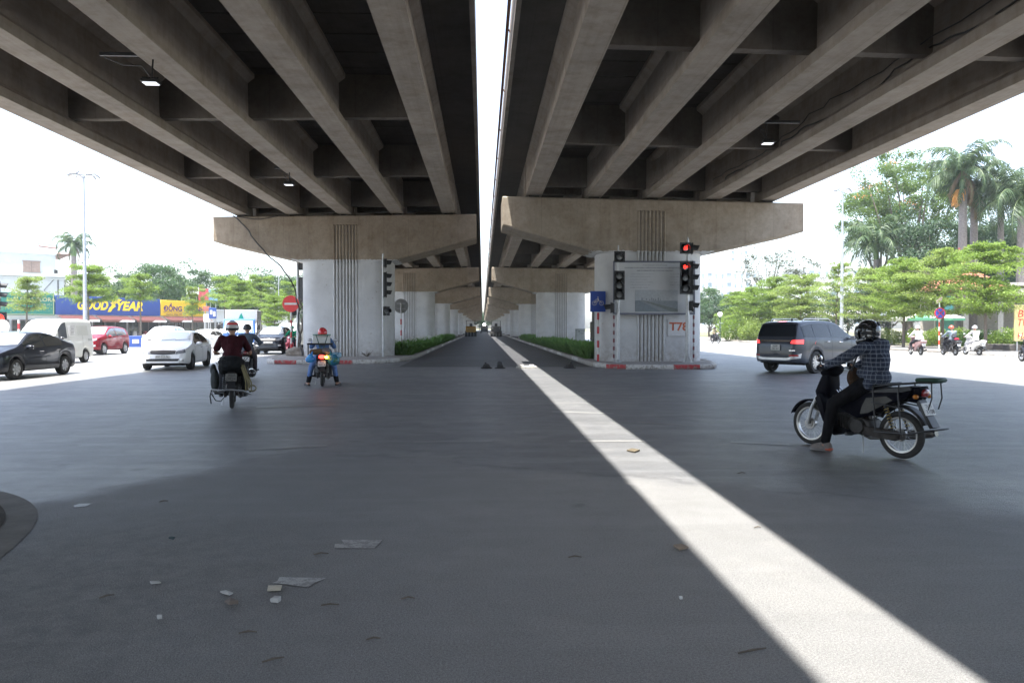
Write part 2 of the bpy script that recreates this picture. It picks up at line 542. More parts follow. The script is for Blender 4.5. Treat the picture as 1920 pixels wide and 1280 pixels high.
def arc(c, r, a0, a1, n, y=0):
    return [(c[0] + r * math.cos(R(a0 + (a1 - a0) * i / n)), y, c[1] + r * math.sin(R(a0 + (a1 - a0) * i / n))) for i in range(n + 1)]
# ------------------------------------------------------------ ground, roads, islands
def sheet(name, poly, z, m, thick=0):
    mb = MB()
    if thick: mb.prism(poly, z - thick, z, 'z')
    else: mb.add([(x, y, z) for x, y in poly], [tuple(range(len(poly)))])
    return tag(mb.build(name, m, smooth=0), kind='structure')
sheet('ground', [(-1500, -300), (1500, -300), (1500, 2200), (-1500, 2200)], -.03, M_VERGE)
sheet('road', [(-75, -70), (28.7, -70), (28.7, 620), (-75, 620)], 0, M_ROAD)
sheet('fresh_lane', [(-3.35, 29.9), (4.35, 29.6), (4.35, 480), (-3.35, 480)], .004, M_LANE)
sheet('sidewalk', [(28.9, -60), (35.5, -60), (35.5, 600), (28.9, 600)], .15, M_WALK, .2)
sheet('verge', [(35.5, -60), (400, -60), (400, 900), (35.5, 900)], .11, M_VERGE, .15)

M_RING = ground_mat('worn concrete edging', (.235, .226, .21), (.175, .168, .157), 3, .3)
M_DSOIL = ground_mat('dark dirt', (.12, .105, .088), (.045, .039, .034), 4)
def offset_poly(poly, d):
    n = len(poly); out = []
    for i in range(n):
        a, b, c = V(poly[i - 1]), V(poly[i]), V(poly[(i + 1) % n])
        e0 = (b - a).normalized(); e1 = (c - b).normalized()
        n0 = V((-e0.y, e0.x)); n1 = V((-e1.y, e1.x))
        nn = (n0 + n1).normalized()
        out.append(tuple(b + nn * (d / max(.4, nn.dot(n0)))))
    return out
def kerb(name, path, h, wd, pick, seg=1.0):
    """kerb stones one by one along path (inside to the left), colour slot picked by position"""
    rnd = random.Random(3)
    mb = MB()
    for i in range(len(path) - 1):
        a, b = V(path[i]), V(path[i + 1])
        L = (b - a).length; k = max(1, round(L / seg)); d = (b - a) / L; nrm = V((-d.y, d.x))
        k = min(k, 160)
        for j in range(k):
            p = a + (b - a) * (j / k); q = a + (b - a) * ((j + 1) / k)
            g = .006; p = p + d * g; q = q - d * g
            m = pick((p.x + q.x) / 2, (p.y + q.y) / 2)
            hh = h + rnd.uniform(-.008, .008); o = nrm * rnd.uniform(-.006, .006)
            p = p + o; q = q + o; bz = .028
            s0 = nrm * bz; s1 = nrm * wd
            pts = [(p, 0), (q, 0), (p, hh - bz), (q, hh - bz), (p + s0, hh), (q + s0, hh), (p + s1, hh), (q + s1, hh), (p + s1, 0), (q + s1, 0)]
            vs = [(v.x, v.y, z) for v, z in pts]
            mb.add(vs, [(0, 1, 3, 2), (2, 3, 5, 4), (4, 5, 7, 6), (6, 7, 9, 8), (0, 2, 4, 6, 8), (1, 9, 7, 5, 3)], m)
    return tag(mb.build(name, [M_KG, M_KW, M_KR], smooth=20), kind='structure')
ISL = [(-10.6, 420), (-10.5, 40), (-9.95, 35), (-9.55, 33.4), (-9.0, 32.6), (-8.0, 32.35), (-5.6, 32.35), (-4.7, 32.6), (-4.0, 33.6), (-3.6, 35.5), (-3.4, 38.5), (-3.4, 420)]
ISR = [(4.4, 420), (4.4, 32), (4.45, 30), (4.75, 28.6), (5.4, 27.95), (6.2, 27.85), (8.2, 27.85), (8.85, 28.2), (9.25, 29.2), (9.6, 31), (10.2, 36), (10.4, 420)]
def pickL(x, y):
    if y > 40: return 1 if int(y * .7) % 4 == 0 else 0
    for a, b in ((520, 541), (612, 660), (737, 765)):
        if at(a, 32.4) < x < at(b, 32.4) and y < 33.7: return 2
    return 1 if y < 35 else 0
def pickR(x, y):
    if y > 34: return 1 if int(y * .7) % 3 == 0 else 0
    for a, b in ((1122, 1172), (1250, 1312)):
        if at(a, 27.9) < x < at(b, 27.9) and y < 28.5: return 2
    return 1 if y < 30 else 0
for poly, pk in ((ISL, pickL), (ISR, pickR)):
    kerb('kerb', poly, .17, .2, pk, .98)
    ins = offset_poly(poly, .2)
    sheet('median_soil', ins, .115, M_SOIL, .1)
    yb = 38.6 if poly is ISL else 33.7
    xs = [p[0] for p in ins]
    nose = [p for p in ins if p[1] < yb]
    nose = [(min(xs), yb)] + nose + [(max(xs), yb)]
    sheet('island_paving', nose, .162, M_PAVE, .1)
kerb('kerb', [(28.7, 300), (28.7, -40)], .16, .2, lambda x, y: 1 if int(y) % 2 else 0)
NEAR = [(-10.8, -45), (-10.8, -45), (-3.15, -45), (-3.15, 4.6), (-3.3, 5.4), (-3.62, 6.25), (-4.1, 6.9), (-4.7, 7.35), (-5.5, 7.65), (-6.5, 7.8), (-9.6, 7.8), (-10.5, 7.2), (-10.8, 6)]
NEAR = NEAR[1:]
for _ in range(2):
    Q_ = []
    for a, b in zip(NEAR, NEAR[1:] + NEAR[:1]):
        if math.dist(a, b) > 6: Q_ += [(a[0] + (b[0] - a[0]) * (1.0 / math.dist(a, b)), a[1] + (b[1] - a[1]) * (1.0 / math.dist(a, b))), (b[0] + (a[0] - b[0]) * (1.0 / math.dist(a, b)), b[1] + (a[1] - b[1]) * (1.0 / math.dist(a, b)))]
        else: Q_ += [(a[0] * .75 + b[0] * .25, a[1] * .75 + b[1] * .25), (a[0] * .25 + b[0] * .75, a[1] * .25 + b[1] * .75)]
    NEAR = Q_
sheet('median_edge', NEAR, .005, M_RING)
sheet('median_soil', offset_poly(NEAR, .22), .010, M_DSOIL)
kerb('kerb', [(4.2, -45), (4.2, -4), (4.6, -2.4), (6, -2), (9, -2), (10.2, -3), (10.4, -5), (10.4, -45)][::1], .17, .2, lambda x, y: 0)
sheet('median_soil', [(4.4, -45), (10.2, -45), (10.2, -5), (9, -2.3), (6, -2.3), (4.4, -4)], .115, M_SOIL, .1)

def mark(poly, z=.004, m=None):
    mb = MB(); mb.add([(x, y, z) for x, y in poly], [tuple(range(len(poly)))])
    return tag(mb.build('road_marking', m or M_MARK, smooth=0), kind='structure')
def gp(px, py):
    d = Matrix.Rotation(-YAW, 3, 'Z') @ V(((px - 960) / FPX, math.cos(PITCH) + math.sin(PITCH) * (-(py - 640) / FPX), -math.sin(PITCH) + math.cos(PITCH) * (-(py - 640) / FPX)))
    k = -CAMH / d.z
    return (d.x * k, d.y * k)
for q in ([(640, 1012), (718, 1012), (702, 1028), (626, 1028), (628, 1020), (645, 1019)],
          [(524, 1082), (612, 1084), (592, 1092), (578, 1101), (556, 1099), (538, 1096), (510, 1093), (520, 1090)],
          [(138, 948), (150, 944), (172, 944), (160, 950), (140, 951)]):
    mark([gp(*p) for p in q][::-1])
for q in ([(458, 841), (612, 834), (616, 837), (462, 845)], [(775, 827), (922, 825), (922, 828), (775, 830)], [(1068, 825), (1218, 825), (1222, 828), (1068, 829)],
          [(1195, 790), (1306, 797), (1306, 799), (1196, 793)], [(1036, 770), (1150, 774), (1150, 776), (1036, 773)], [(480, 762), (640, 757), (640, 759), (482, 765)],
          [(690, 736), (800, 738), (800, 740), (690, 738)], [(1180, 744), (1290, 741), (1290, 743), (1180, 746)], [(1370, 827), (1480, 832), (1480, 835), (1370, 830)]):
    mark([gp(*p) for p in q][::-1], m=M_FAINT)
# lane lines of the side road beyond the shade
for k in range(14):
    y = 12 + k * 7
    mark([(-15.9, y), (-15.75, y), (-15.75, y + 3), (-15.9, y + 3)], m=M_MARK)
    mark([(19.6, y), (19.75, y), (19.75, y + 3), (19.6, y + 3)], m=M_MARK)

# ------------------------------------------------------------ the two viaducts
SLOPE = .016
def girder_mesh(L, wd=.66, h=1.65):
    b = wd / 2
    sec = [(-b, 0), (b, 0), (b, .24), (.13, .42), (.11, 1.35), (.30, 1.5), (.30, h), (-.30, h), (-.30, 1.5), (-.11, 1.35), (-.13, .42), (-b, .24)]
    fat = [(-b, 0), (b, 0), (b, .24), (b - .02, .42), (b - .03, 1.35), (b - .03, 1.5), (b - .03, h), (-b + .03, h), (-b + .03, 1.5), (-b + .03, 1.35), (-b + .02, .42), (-b, .24)]
    ys = [(.25, fat), (1.5, fat), (2.3, sec), (L - 2.3, sec), (L - 1.5, fat), (L - .25, fat)]
    mb = MB(); vs = []; fs = []
    for y, s_ in ys: vs += [(x, y, z) for x, z in s_]
    n = 12
    for i in range(len(ys) - 1):
        for k in range(n):
            fs.append((i * n + k, i * n + (k + 1) % n, (i + 1) * n + (k + 1) % n, (i + 1) * n + k))
    fs.append(tuple(range(n))); fs.append(tuple((len(ys) - 1) * n + k for k in range(n)))
    mb.add(vs, fs)
    return mb
def inst(name, me, loc, parent):
    o = bpy.data.objects.new(name, me); C.objects.link(o); o.location = loc; o.parent = parent
    return o
def viaduct(label, side, inner, outer, gx, joints, hb):
    """side -1 left, +1 right; hb = girder soffit height at the inner edge"""
    root = thing('viaduct', label, 'viaduct')
    zz = lambda x: -SLOPE * abs(x - inner)
    me = {}
    for a, b in zip(joints[:-1], joints[1:]):
        L = round(b - a, 2)
        if L not in me:
            o = girder_mesh(L).build('girder', M_GIRD, smooth=20); me[L] = o.data
            C.objects.unlink(o); bpy.data.objects.remove(o)
        for x in gx:
            inst('girder', me[L], (x, a, hb + zz(x)), root)
        n = 4
        for k in range(n + 1):
            y = a + (b - a) * k / n
            if k == 0: y += .9
            if k == n: y -= .9
            mb = MB()
            for g0, g1 in zip(gx[:-1], gx[1:]):
                x0, x1 = (g0, g1) if g0 < g1 else (g1, g0)
                e = .02 if 0 < k < n else .0
                z0, z1 = hb + zz(x0) + .36, hb + zz(x1) + .36
                vs = []
                for yy in (y - .13, y + .13):
                    vs += [(x0, yy, z0), (x1, yy, z1), (x1, yy, hb + zz(x1) + 1.66), (x0, yy, hb + zz(x0) + 1.66)]
                mb.add(vs, [(0, 1, 2, 3), (7, 6, 5, 4), (0, 4, 5, 1), (1, 5, 6, 2), (2, 6, 7, 3), (3, 7, 4, 0)])
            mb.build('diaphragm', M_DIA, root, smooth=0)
        # deck slab: two thicknesses, drip nib at the edges
        mb = MB()
        xs = sorted((inner, outer)); zi = lambda x: hb + zz(x) + 1.655
        t_ = .24
        sec = [(xs[0], zi(xs[0])), (xs[1], zi(xs[1])), (xs[1], zi(xs[1]) + t_), (xs[0], zi(xs[0]) + t_)]
        vs = [(x, a + .02, z) for x, z in sec] + [(x, b - .02, z) for x, z in sec]
        mb.add(vs, [(0, 1, 2, 3), (7, 6, 5, 4), (0, 4, 5, 1), (1, 5, 6, 2), (2, 6, 7, 3), (3, 7, 4, 0)])
        # permanent form panels between the girders
        for g0, g1 in zip(gx[:-1], gx[1:]):
            y = a + 1.2
            while y < b - 1.2 and b < 110:
                mb.box(((g0 + g1) / 2, y + .6, hb + zz((g0 + g1) / 2) + 1.615), (abs(g1 - g0) - .62, 1.16, .07))
                y += 1.22
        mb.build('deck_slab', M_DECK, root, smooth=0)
        for e, sgn in ((inner, 1 if outer > inner else -1), (outer, -1 if outer > inner else 1)):
            z = zi(e)
            s_ = sgn
            sec = [(e - s_ * .02, z - .10), (e + s_ * .10, z - .10), (e + s_ * .10, z - .003), (e + s_ * .32, z + t_ + .003), (e + s_ * .2, z + .6), (e + s_ * .17, z + 1.02), (e - s_ * .02, z + 1.02)]
            if e == inner and side > 0:
                sec = sec[:-1] + [(e - s_ * .02, z + 1.02)]
            mb = MB(); vs = [(x, a + .03, q) for x, q in sec] + [(x, b - .03, q) for x, q in sec]
            if e == inner and side < 0: sec = [(q, min(zc, z + t_ + .02)) for q, zc in sec]
            n_ = len(sec)
            mb.add(vs, [tuple(range(n_)), tuple(range(2 * n_ - 1, n_ - 1, -1))] + [(i, (i + 1) % n_, n_ + (i + 1) % n_, n_ + i) for i in range(n_)])
            mb.build('parapet', M_GIRD, root, smooth=0)
        if 30 < b < 75 or 30 < a < 75:
            for y in (a + .75, b - .75):
                if not 30 < y < 75: continue
                for x in gx:
                    mb = MB(); mb.box((x, y, hb + zz(x) - .055), (.42, .36, .1)); mb.build('bearing', M_RUB, root, smooth=0)
    return root
GL = [at(p, 37.2) for p in (841, 744.5, 646, 550, 452)]
GR = [at(p, 31) for p in (1002, 1115, 1226, 1337, 1443)]
PL = [-61.8, -28.8, 4.2, 37.2, 69.6] + [102.6 + 33 * k for k in range(11)]       # front faces of the piers
PR = [-68, -35, -2, 31.0, 67.0] + [100 + 33 * k for k in range(11)]
viaL = viaduct('concrete beam viaduct on the left, resting on the cap with the hanging cable', -1, -.20, -13.42, GL, [p + 1.2 for p in PL], 7.30)
viaR = viaduct('concrete beam viaduct on the right, above the pier with the project board', 1, .76, 12.95, GR, [p + 1.2 for p in PR], 7.12)

def rrect(x0, x1, y0, y1, r, n=6):
    out = []
    for cx, cy, a0 in ((x1 - r, y0 + r, -90), (x1 - r, y1 - r, 0), (x0 + r, y1 - r, 90), (x0 + r, y0 + r, 180)):
        for i in range(n + 1):
            a = R(a0 + 90 * i / n); out.append((cx + r * math.cos(a), cy + r * math.sin(a)))
    return out
def pier(label, x0, x1, c0, c1, ztop, zbot, hend, capm, inner, group, sgn):
    """x0..x1 column, c0..c1 cap; local y=0 is the front face"""
    root = thing('bridge_pier', label, 'pier', group=group)
    mb = MB()
    mb.prism(rrect(x0, x1, .0, 2.35, .85), 0, zbot + .12, 'z')
    mb.build('column', capm, root, smooth=30)
    zt = lambda x: ztop - SLOPE * abs(x - inner)
    mb = MB()
    sl = []
    prof = [(c0, zt(c0)), (c0, zt(c0) - hend), (x0 - .1, zbot), (x1 + .1, zbot), (c1, zt(c1) - hend), (c1, zt(c1))]
    # chamfered long edges
    def ring(y, k):
        q = []
        cx = (c0 + c1) / 2; cz = ztop - 1
        for x, z in prof:
            q.append((x - k * (1 if x > cx else -1), y, z - k * (1 if z > cz else -1)))
        return q
    vs = []
    for y, k in ((-.06, .05), (-.01, 0), (2.36, 0), (2.41, .05)): vs += ring(y, k)
    n = 6; fs = [tuple(range(n)), tuple(range(4 * n - 1, 3 * n - 1, -1))]
    for i in range(3):
        fs += [(i * n + k, i * n + (k + 1) % n, (i + 1) * n + (k + 1) % n, (i + 1) * n + k) for k in range(n)]
    mb.add(vs, fs)
    mb.build('pier_cap', capm, root, smooth=0)
    cx = (x0 + x1) / 2 + .12 * sgn
    for k in range(8):
        x = cx - .55 + k * 1.1 / 7
        mb = MB()
        mb.tube([(x, .0, .0), (x, .0, zbot - .05)], .045, 8)
        mb.tube([(x, -.055, zbot - .12), (x, -.055, ztop - .62)], .042, 8)
        mb.ball((x, -.045, ztop - .62), .062, 8, 6)
        mb.build('rib', capm, root)
        if k < 7:
            mb = MB(); xg_ = x + .0786
            mb.box((xg_, -.003, (zbot + .1) / 2), (.026, .012, zbot - .1)); mb.box((xg_, -.064, (zbot + ztop - .6) / 2), (.022, .012, ztop - .6 - zbot + .1))
            mb.build('groove', mat('dark groove strip', (.14, .122, .104), .95, var=.3, vs=5), root, smooth=0)  # thin raised dark strips drawn in place of cut grooves
    return root
pL = pier('whitewashed left pier with tan cap, a no-entry sign standing beside it', at(568, 37.9), at(737, 37.9), at(401, 37.2), at(893, 37.2), 7.20, 4.86, 1.2, M_CAPL, -.33, 'piers of the left viaduct', 0)
pL.location = (0, 37.2, 0)
pR = pier('whitewashed pier with a tan cap and the project board on it, marked T78', at(1120, 31.7), at(1313, 31.7), at(942, 31), at(1505, 31), 7.00, 4.70, 1.2, M_CAPR, .83, 'piers of the right viaduct', -.6)
pR.location = (0, 31.0, 0)
ordn = ['second', 'third', 'fourth', 'fifth', 'sixth', 'seventh', 'eighth', 'ninth', 'tenth', 'eleventh', 'twelfth', 'thirteenth']
for nm, pr, P0, base in (('left', pL, PL, 37.2), ('right', pR, PR, 31.0)):
    far = 0
    for y in P0[:-1]:
        if abs(y - base) < .1: continue
        if y < base:
            if y < -40: continue
            copy_tree(pr, (0, y, 0), label='pier of the %s viaduct behind the photographer, nearest to the camera' % nm if y > -10 else 'pier of the %s viaduct far behind the photographer' % nm)
        else:
            copy_tree(pr, (0, y, 0), label='whitewashed pier, %s in the row on the %s side of the lane' % (ordn[far], nm)); far += 1

# lamps slung under the girders
def floodlight(x, y, z, x0, x1, label):
    t = thing('floodlight', label, 'floodlight', (x, y, z), group='floodlights slung under the girders')
    mb = MB(); mb.box((0, 0, .02), (.34, .26, .07), bev=.015)
    for k in range(5): mb.box((-.13 + k * .065, 0, .07), (.012, .22, .04))
    mb.build('housing', M_BLACK, t)
    mb = MB(); mb.box((0, 0, -.022), (.28, .20, .012)); mb.build('lens', mat('lit lamp', (.9, .93, 1), .3, emit=.35, var=0), t)
    mb = MB(); mb.box(((x0 + x1) / 2 - x, .12, .62), (x1 - x0, .07, .07)); mb.tube([(0, .12, .6), (0, .05, .1)], .018, 6)
    mb.box((0, .0, .1), (.3, .03, .03)); mb.build('bracket', M_BLACK, t)
    mb = MB(); mb.tube([(x0 - x + .1, .1, .55), (x0 - x + .5, .08, .38), (-.2, .05, .36), (0, .03, .1)], .012, 5); mb.build('cable', M_BLACK, t)
    return t
floodlight(at(287, 16), 16, 6.68, at(187, 16), at(302, 16), 'lit floodlight on a bar between the beams, nearest on the left')
floodlight(at(543, 27.4), 27.4, 6.74, at(515, 27.4), at(560, 27.4), 'small floodlight deep between the left beams above the cap')
floodlight(at(1437, 20.6), 20.6, 6.70, at(1400, 20.6), at(1500, 20.6), 'floodlight hanging between the beams on the right')
def cable(name, pts, r, label, m=None, n=6, wob=0):
    P = [V(p) for p in pts]; out = []
    for i in range(len(P) - 1):
        p0 = P[max(i - 1, 0)]; p1 = P[i]; p2 = P[i + 1]; p3 = P[min(i + 2, len(P) - 1)]
        for k in range(8):
            t = k / 8
            q = .5 * ((2 * p1) + (p2 - p0) * t + (2 * p0 - 5 * p1 + 4 * p2 - p3) * t * t + (3 * p1 - p0 - 3 * p2 + p3) * t ** 3)
            out.append(q + V((noise.noise(q * 2) * wob, noise.noise(q * 2.3 + V((9, 0, 0))) * wob, 0)))
    out.append(P[-1])
    mb = MB(); mb.tube(out, r, n)
    return tag(mb.build(name, m or M_BLACK), label, 'cable')
def pz(py, Y): return CAMH + (615 - py) * Y / FPX
cable('cable', [(at(440, 37), 37.0, pz(408, 37)), (at(470, 36.9), 36.9, pz(440, 36.9)), (at(505, 36.9), 36.9, pz(480, 36.9)), (at(535, 37.0), 37.0, pz(510, 37)), (at(552, 37.2), 37.2, pz(540, 37.2)), (at(560, 37.4), 37.4, pz(575, 37.4)), (at(558, 37.6), 37.6, pz(610, 37.4)), (at(563, 37.6), 37.6, pz(640, 37.4)), (at(566, 37.6), 37.6, .17)], .035, 'thick black cable drooping from the end of the left cap down beside the pier', wob=.15)
cable('cable', [(at(445, 37), 37.05, pz(409, 37)), (at(490, 37), 37.0, pz(414, 37)), (at(535, 37), 37.05, pz(403, 37))], .02, 'thin black cable sagging across the top of the left cap')
xg = GR[3] - .20
cable('cable', [(xg, 11.5, 7.42), (xg - .02, 14, 7.30), (xg, 16, 7.5), (xg - .02, 19, 7.22), (xg, 22, 7.45), (xg - .02, 25, 7.25), (xg, 28, 7.4), (xg, 30.6, 7.2)], .022, 'loose black cable draped along a beam of the right viaduct', wob=.2)
cable('cable', [(xg - .14, 10.5, 7.62), (xg - .14, 15, 7.55), (xg - .14, 21, 7.60), (xg - .12, 25, 7.42), (xg - .14, 30, 7.55)], .016, 'second thinner black cable running along the same right beam', wob=.25)
mb = MB(); mb.tube([(.66, -60, 9.55), (.66, 440, 9.55)], .045, 8)
for k in range(100): mb.tube([(.66, -60 + 5 * k, 9.53), (.745, -60 + 5 * k, 9.4)], .02, 5)
tag(mb.build('handrail_pipe', M_RUST), 'rusty red pipe running along the inner edge of the right viaduct', 'pipe')
# ------------------------------------------------------------ vegetation
import numpy as np
def leafmesh(rng, P, size, flat=.6, asp=.45, N=None):
    """P (n,3) leaf centres -> rhombic leaves, flat=1 lies level"""
    n = len(P)
    nr = rng.normal(size=(n, 3)); nr /= np.linalg.norm(nr, axis=1)[:, None]
    nr = nr * (1 - flat) + np.array([0, 0, 1.0]) * flat
    if N is not None: nr = nr * .5 + N * .5
    nr /= np.linalg.norm(nr, axis=1)[:, None] + 1e-9
    d = rng.normal(size=(n, 3)); d -= nr * (d * nr).sum(1)[:, None]; d /= np.linalg.norm(d, axis=1)[:, None]
    s = np.cross(nr, d)
    L = (size * rng.uniform(.6, 1.35, n))[:, None]
    v = np.stack([P - d * L * .5, P + s * L * asp * .5, P + d * L * .5, P - s * L * asp * .5], 1).reshape(-1, 3)
    return v
def leafobj(name, v, m, parent):
    n = len(v) // 4
    me = bpy.data.meshes.new(name)
    me.vertices.add(len(v)); me.vertices.foreach_set('co', v.astype(np.float32).ravel())
    me.loops.add(4 * n); me.loops.foreach_set('vertex_index', np.arange(4 * n, dtype=np.int32))
    me.polygons.add(n); me.polygons.foreach_set('loop_start', np.arange(0, 4 * n, 4, dtype=np.int32))
    try: me.polygons.foreach_set('loop_total', np.full(n, 4, dtype=np.int32))
    except Exception: pass
    me.materials.append(m); me.update(calc_edges=True)
    o = bpy.data.objects.new(name, me); C.objects.link(o)
    if parent is not None: o.parent = parent
    return o
def tiered_tree(seed, h, rad, clear, n=6500, m=None, loc=(0, 0, 0)):
    """umbrella-tiered street tree: whorls of level branches carrying flat sprays of small leaves"""
    rng = np.random.default_rng(seed)
    root = thing('street_tree', None, 'tree', loc)
    t = MB()
    lean = rng.uniform(-.15, .15, 2)
    tp = [V((lean[0] * (z / h) ** 2 * h * .25, lean[1] * (z / h) ** 2 * h * .25, z)) for z in np.linspace(0, h * .96, 9)]
    def T(z):
        k = min(len(tp) - 1.001, z / (h * .96) * 8); i = int(k); return tp[i].lerp(tp[i + 1], k - i)
    t.tube(tp, [.115 - .012 * i for i in range(9)], 8)
    cs = []; per = n
    nt = max(4, int((h - clear) / .6))
    for k in range(nt):
        z = clear + (h - clear) * (k + .3 * rng.random()) / nt
        u = k / (nt - 1)
        R_ = rad * (1.0 - .5 * u ** 2.2) * (.72 + .28 * min(1, (u + .15) * 4)) * rng.uniform(.8, 1.15)
        nb = rng.integers(5, 9); a0 = rng.random() * 6.28
        for j in range(nb):
            a = a0 + 6.28 * j / nb + rng.normal() * .3; Lb = R_ * rng.uniform(.55, 1.2)
            b0 = T(max(.3, z - .1 + rng.normal() * .09))
            rise = rng.uniform(.05, .26)
            tip = b0 + V((math.cos(a) * Lb, math.sin(a) * Lb, rise * Lb + rng.normal() * .1))
            mid = b0.lerp(tip, .5) + V((0, 0, .1 * Lb))
            t.tube([b0, mid, tip], [.035, .022, .008], 5)
            q = int(per / nt / nb * (Lb / R_))
            s = rng.random(q) ** .7
            lat = rng.normal(size=q) * .30 * Lb * (.25 + s) * .75
            ax = np.array([math.cos(a), math.sin(a), 0]); sd = np.array([-math.sin(a), math.cos(a), 0])
            base = np.array(b0); tw = rng.normal() * .18
            z_ = rise * Lb * s + .10 * np.sin(s * 3.1) + rng.normal(size=q) * .09 + tw * lat - .14 * (np.abs(lat) / (.3 * Lb)) ** 2 * .3
            P = base + ax * (s * Lb * 1.04)[:, None] + sd * lat[:, None]; P[:, 2] = base[2] + z_
            clump = np.sin(P[:, 0] * 6 + k * 1.3) * np.sin(P[:, 1] * 6 + j) + .5 * np.sin(P[:, 2] * 9 + j)
            cs.append(P[clump > -.75])
    for j in range(9):                                   # loose puffs that break the storeys
        c_ = np.array([rng.normal() * rad * .4, rng.normal() * rad * .4, clear + (h - clear) * rng.uniform(.15, .95)]); r = rng.uniform(.25, .5)
        d = rng.normal(size=(260, 3)); d /= np.linalg.norm(d, axis=1)[:, None]
        cs.append(c_ + d * (r * rng.random(260) ** .5)[:, None] * np.array([1.4, 1.4, .6]))
    P = np.concatenate(cs)
    t.build('trunk', M_BARK, root)
    leafobj('crown', leafmesh(rng, P, .135, .5, .5), m or L_LIME, root)
    return root
def broad_tree(seed, h, rad, clear, m, n=9000, leaf=.2, clumps=60, flat=.3, bloom=None, open_=0.0, name='broadleaf_tree', cat='tree', limbs=7, tr=.22):
    rng = np.random.default_rng(seed)
    root = thing(name, None, cat)
    t = MB()
    cz = (h + clear) / 2; rz = (h - clear) / 2
    cen = []
    while len(cen) < clumps:
        p = rng.uniform(-1, 1, 3)
        r = np.linalg.norm(p)
        if r > 1 or r < .35: continue
        if p[2] < -.6 and rng.random() < .5: continue
        cen.append(np.array([p[0] * rad, p[1] * rad, cz + p[2] * rz]) * 1.0)
    cen = np.array(cen)
    top = V((rng.normal() * .2, rng.normal() * .2, clear + rz * .5))
    t.tube([(0, 0, 0), (rng.normal() * .1, rng.normal() * .1, clear * .5), tuple(top.lerp(V((0, 0, 0)), .4)), top], [tr, tr * .8, tr * .62, tr * .3], 8)
    for k in range(limbs):
        c_ = V(cen[int(rng.integers(len(cen)))])
        s = V((0, 0, clear * rng.uniform(.5, 1.0)))
        t.tube([s, s.lerp(c_, .45) + V((0, 0, -.05 * h)), s.lerp(c_, .75), c_], [tr * .5, tr * .36, tr * .2, tr * .06], 6)
    t.build('trunk', M_BARK, root)
    q = n // clumps; cs = []; ns = []
    for c_ in cen:
        r = rng.uniform(.55, 1.15) * (rad + rz) * .5 * 1.25 / clumps ** (1 / 3)
        d = rng.normal(size=(q, 3)); d /= np.linalg.norm(d, axis=1)[:, None]
        rr = r * rng.random(q)[:, None] ** .4
        P = c_ + d * rr * np.array([1.15, 1.15, .62]); P[:, 2] -= 0
        keep = np.ones(q, bool)
        if open_: keep = (np.sin(P[:, 0] * 2.3 + P[:, 2] * 1.7) + rng.random(q)) > open_
        cs.append(P[keep]); ns.append(d[keep])
    P = np.concatenate(cs); N_ = np.concatenate(ns)
    leafobj('crown', leafmesh(rng, P, leaf, flat, .5, N_), m, root)
    if bloom is not None:
        up = P[(N_[:, 2] > .3)]
        k = rng.integers(len(up), size=14)
        B = np.concatenate([up[i] + rng.normal(size=(26, 3)) * np.array([.45, .45, .12]) for i in k])
        leafobj('blossom', leafmesh(rng, B, .16, .4, .8), bloom, root)
    return root
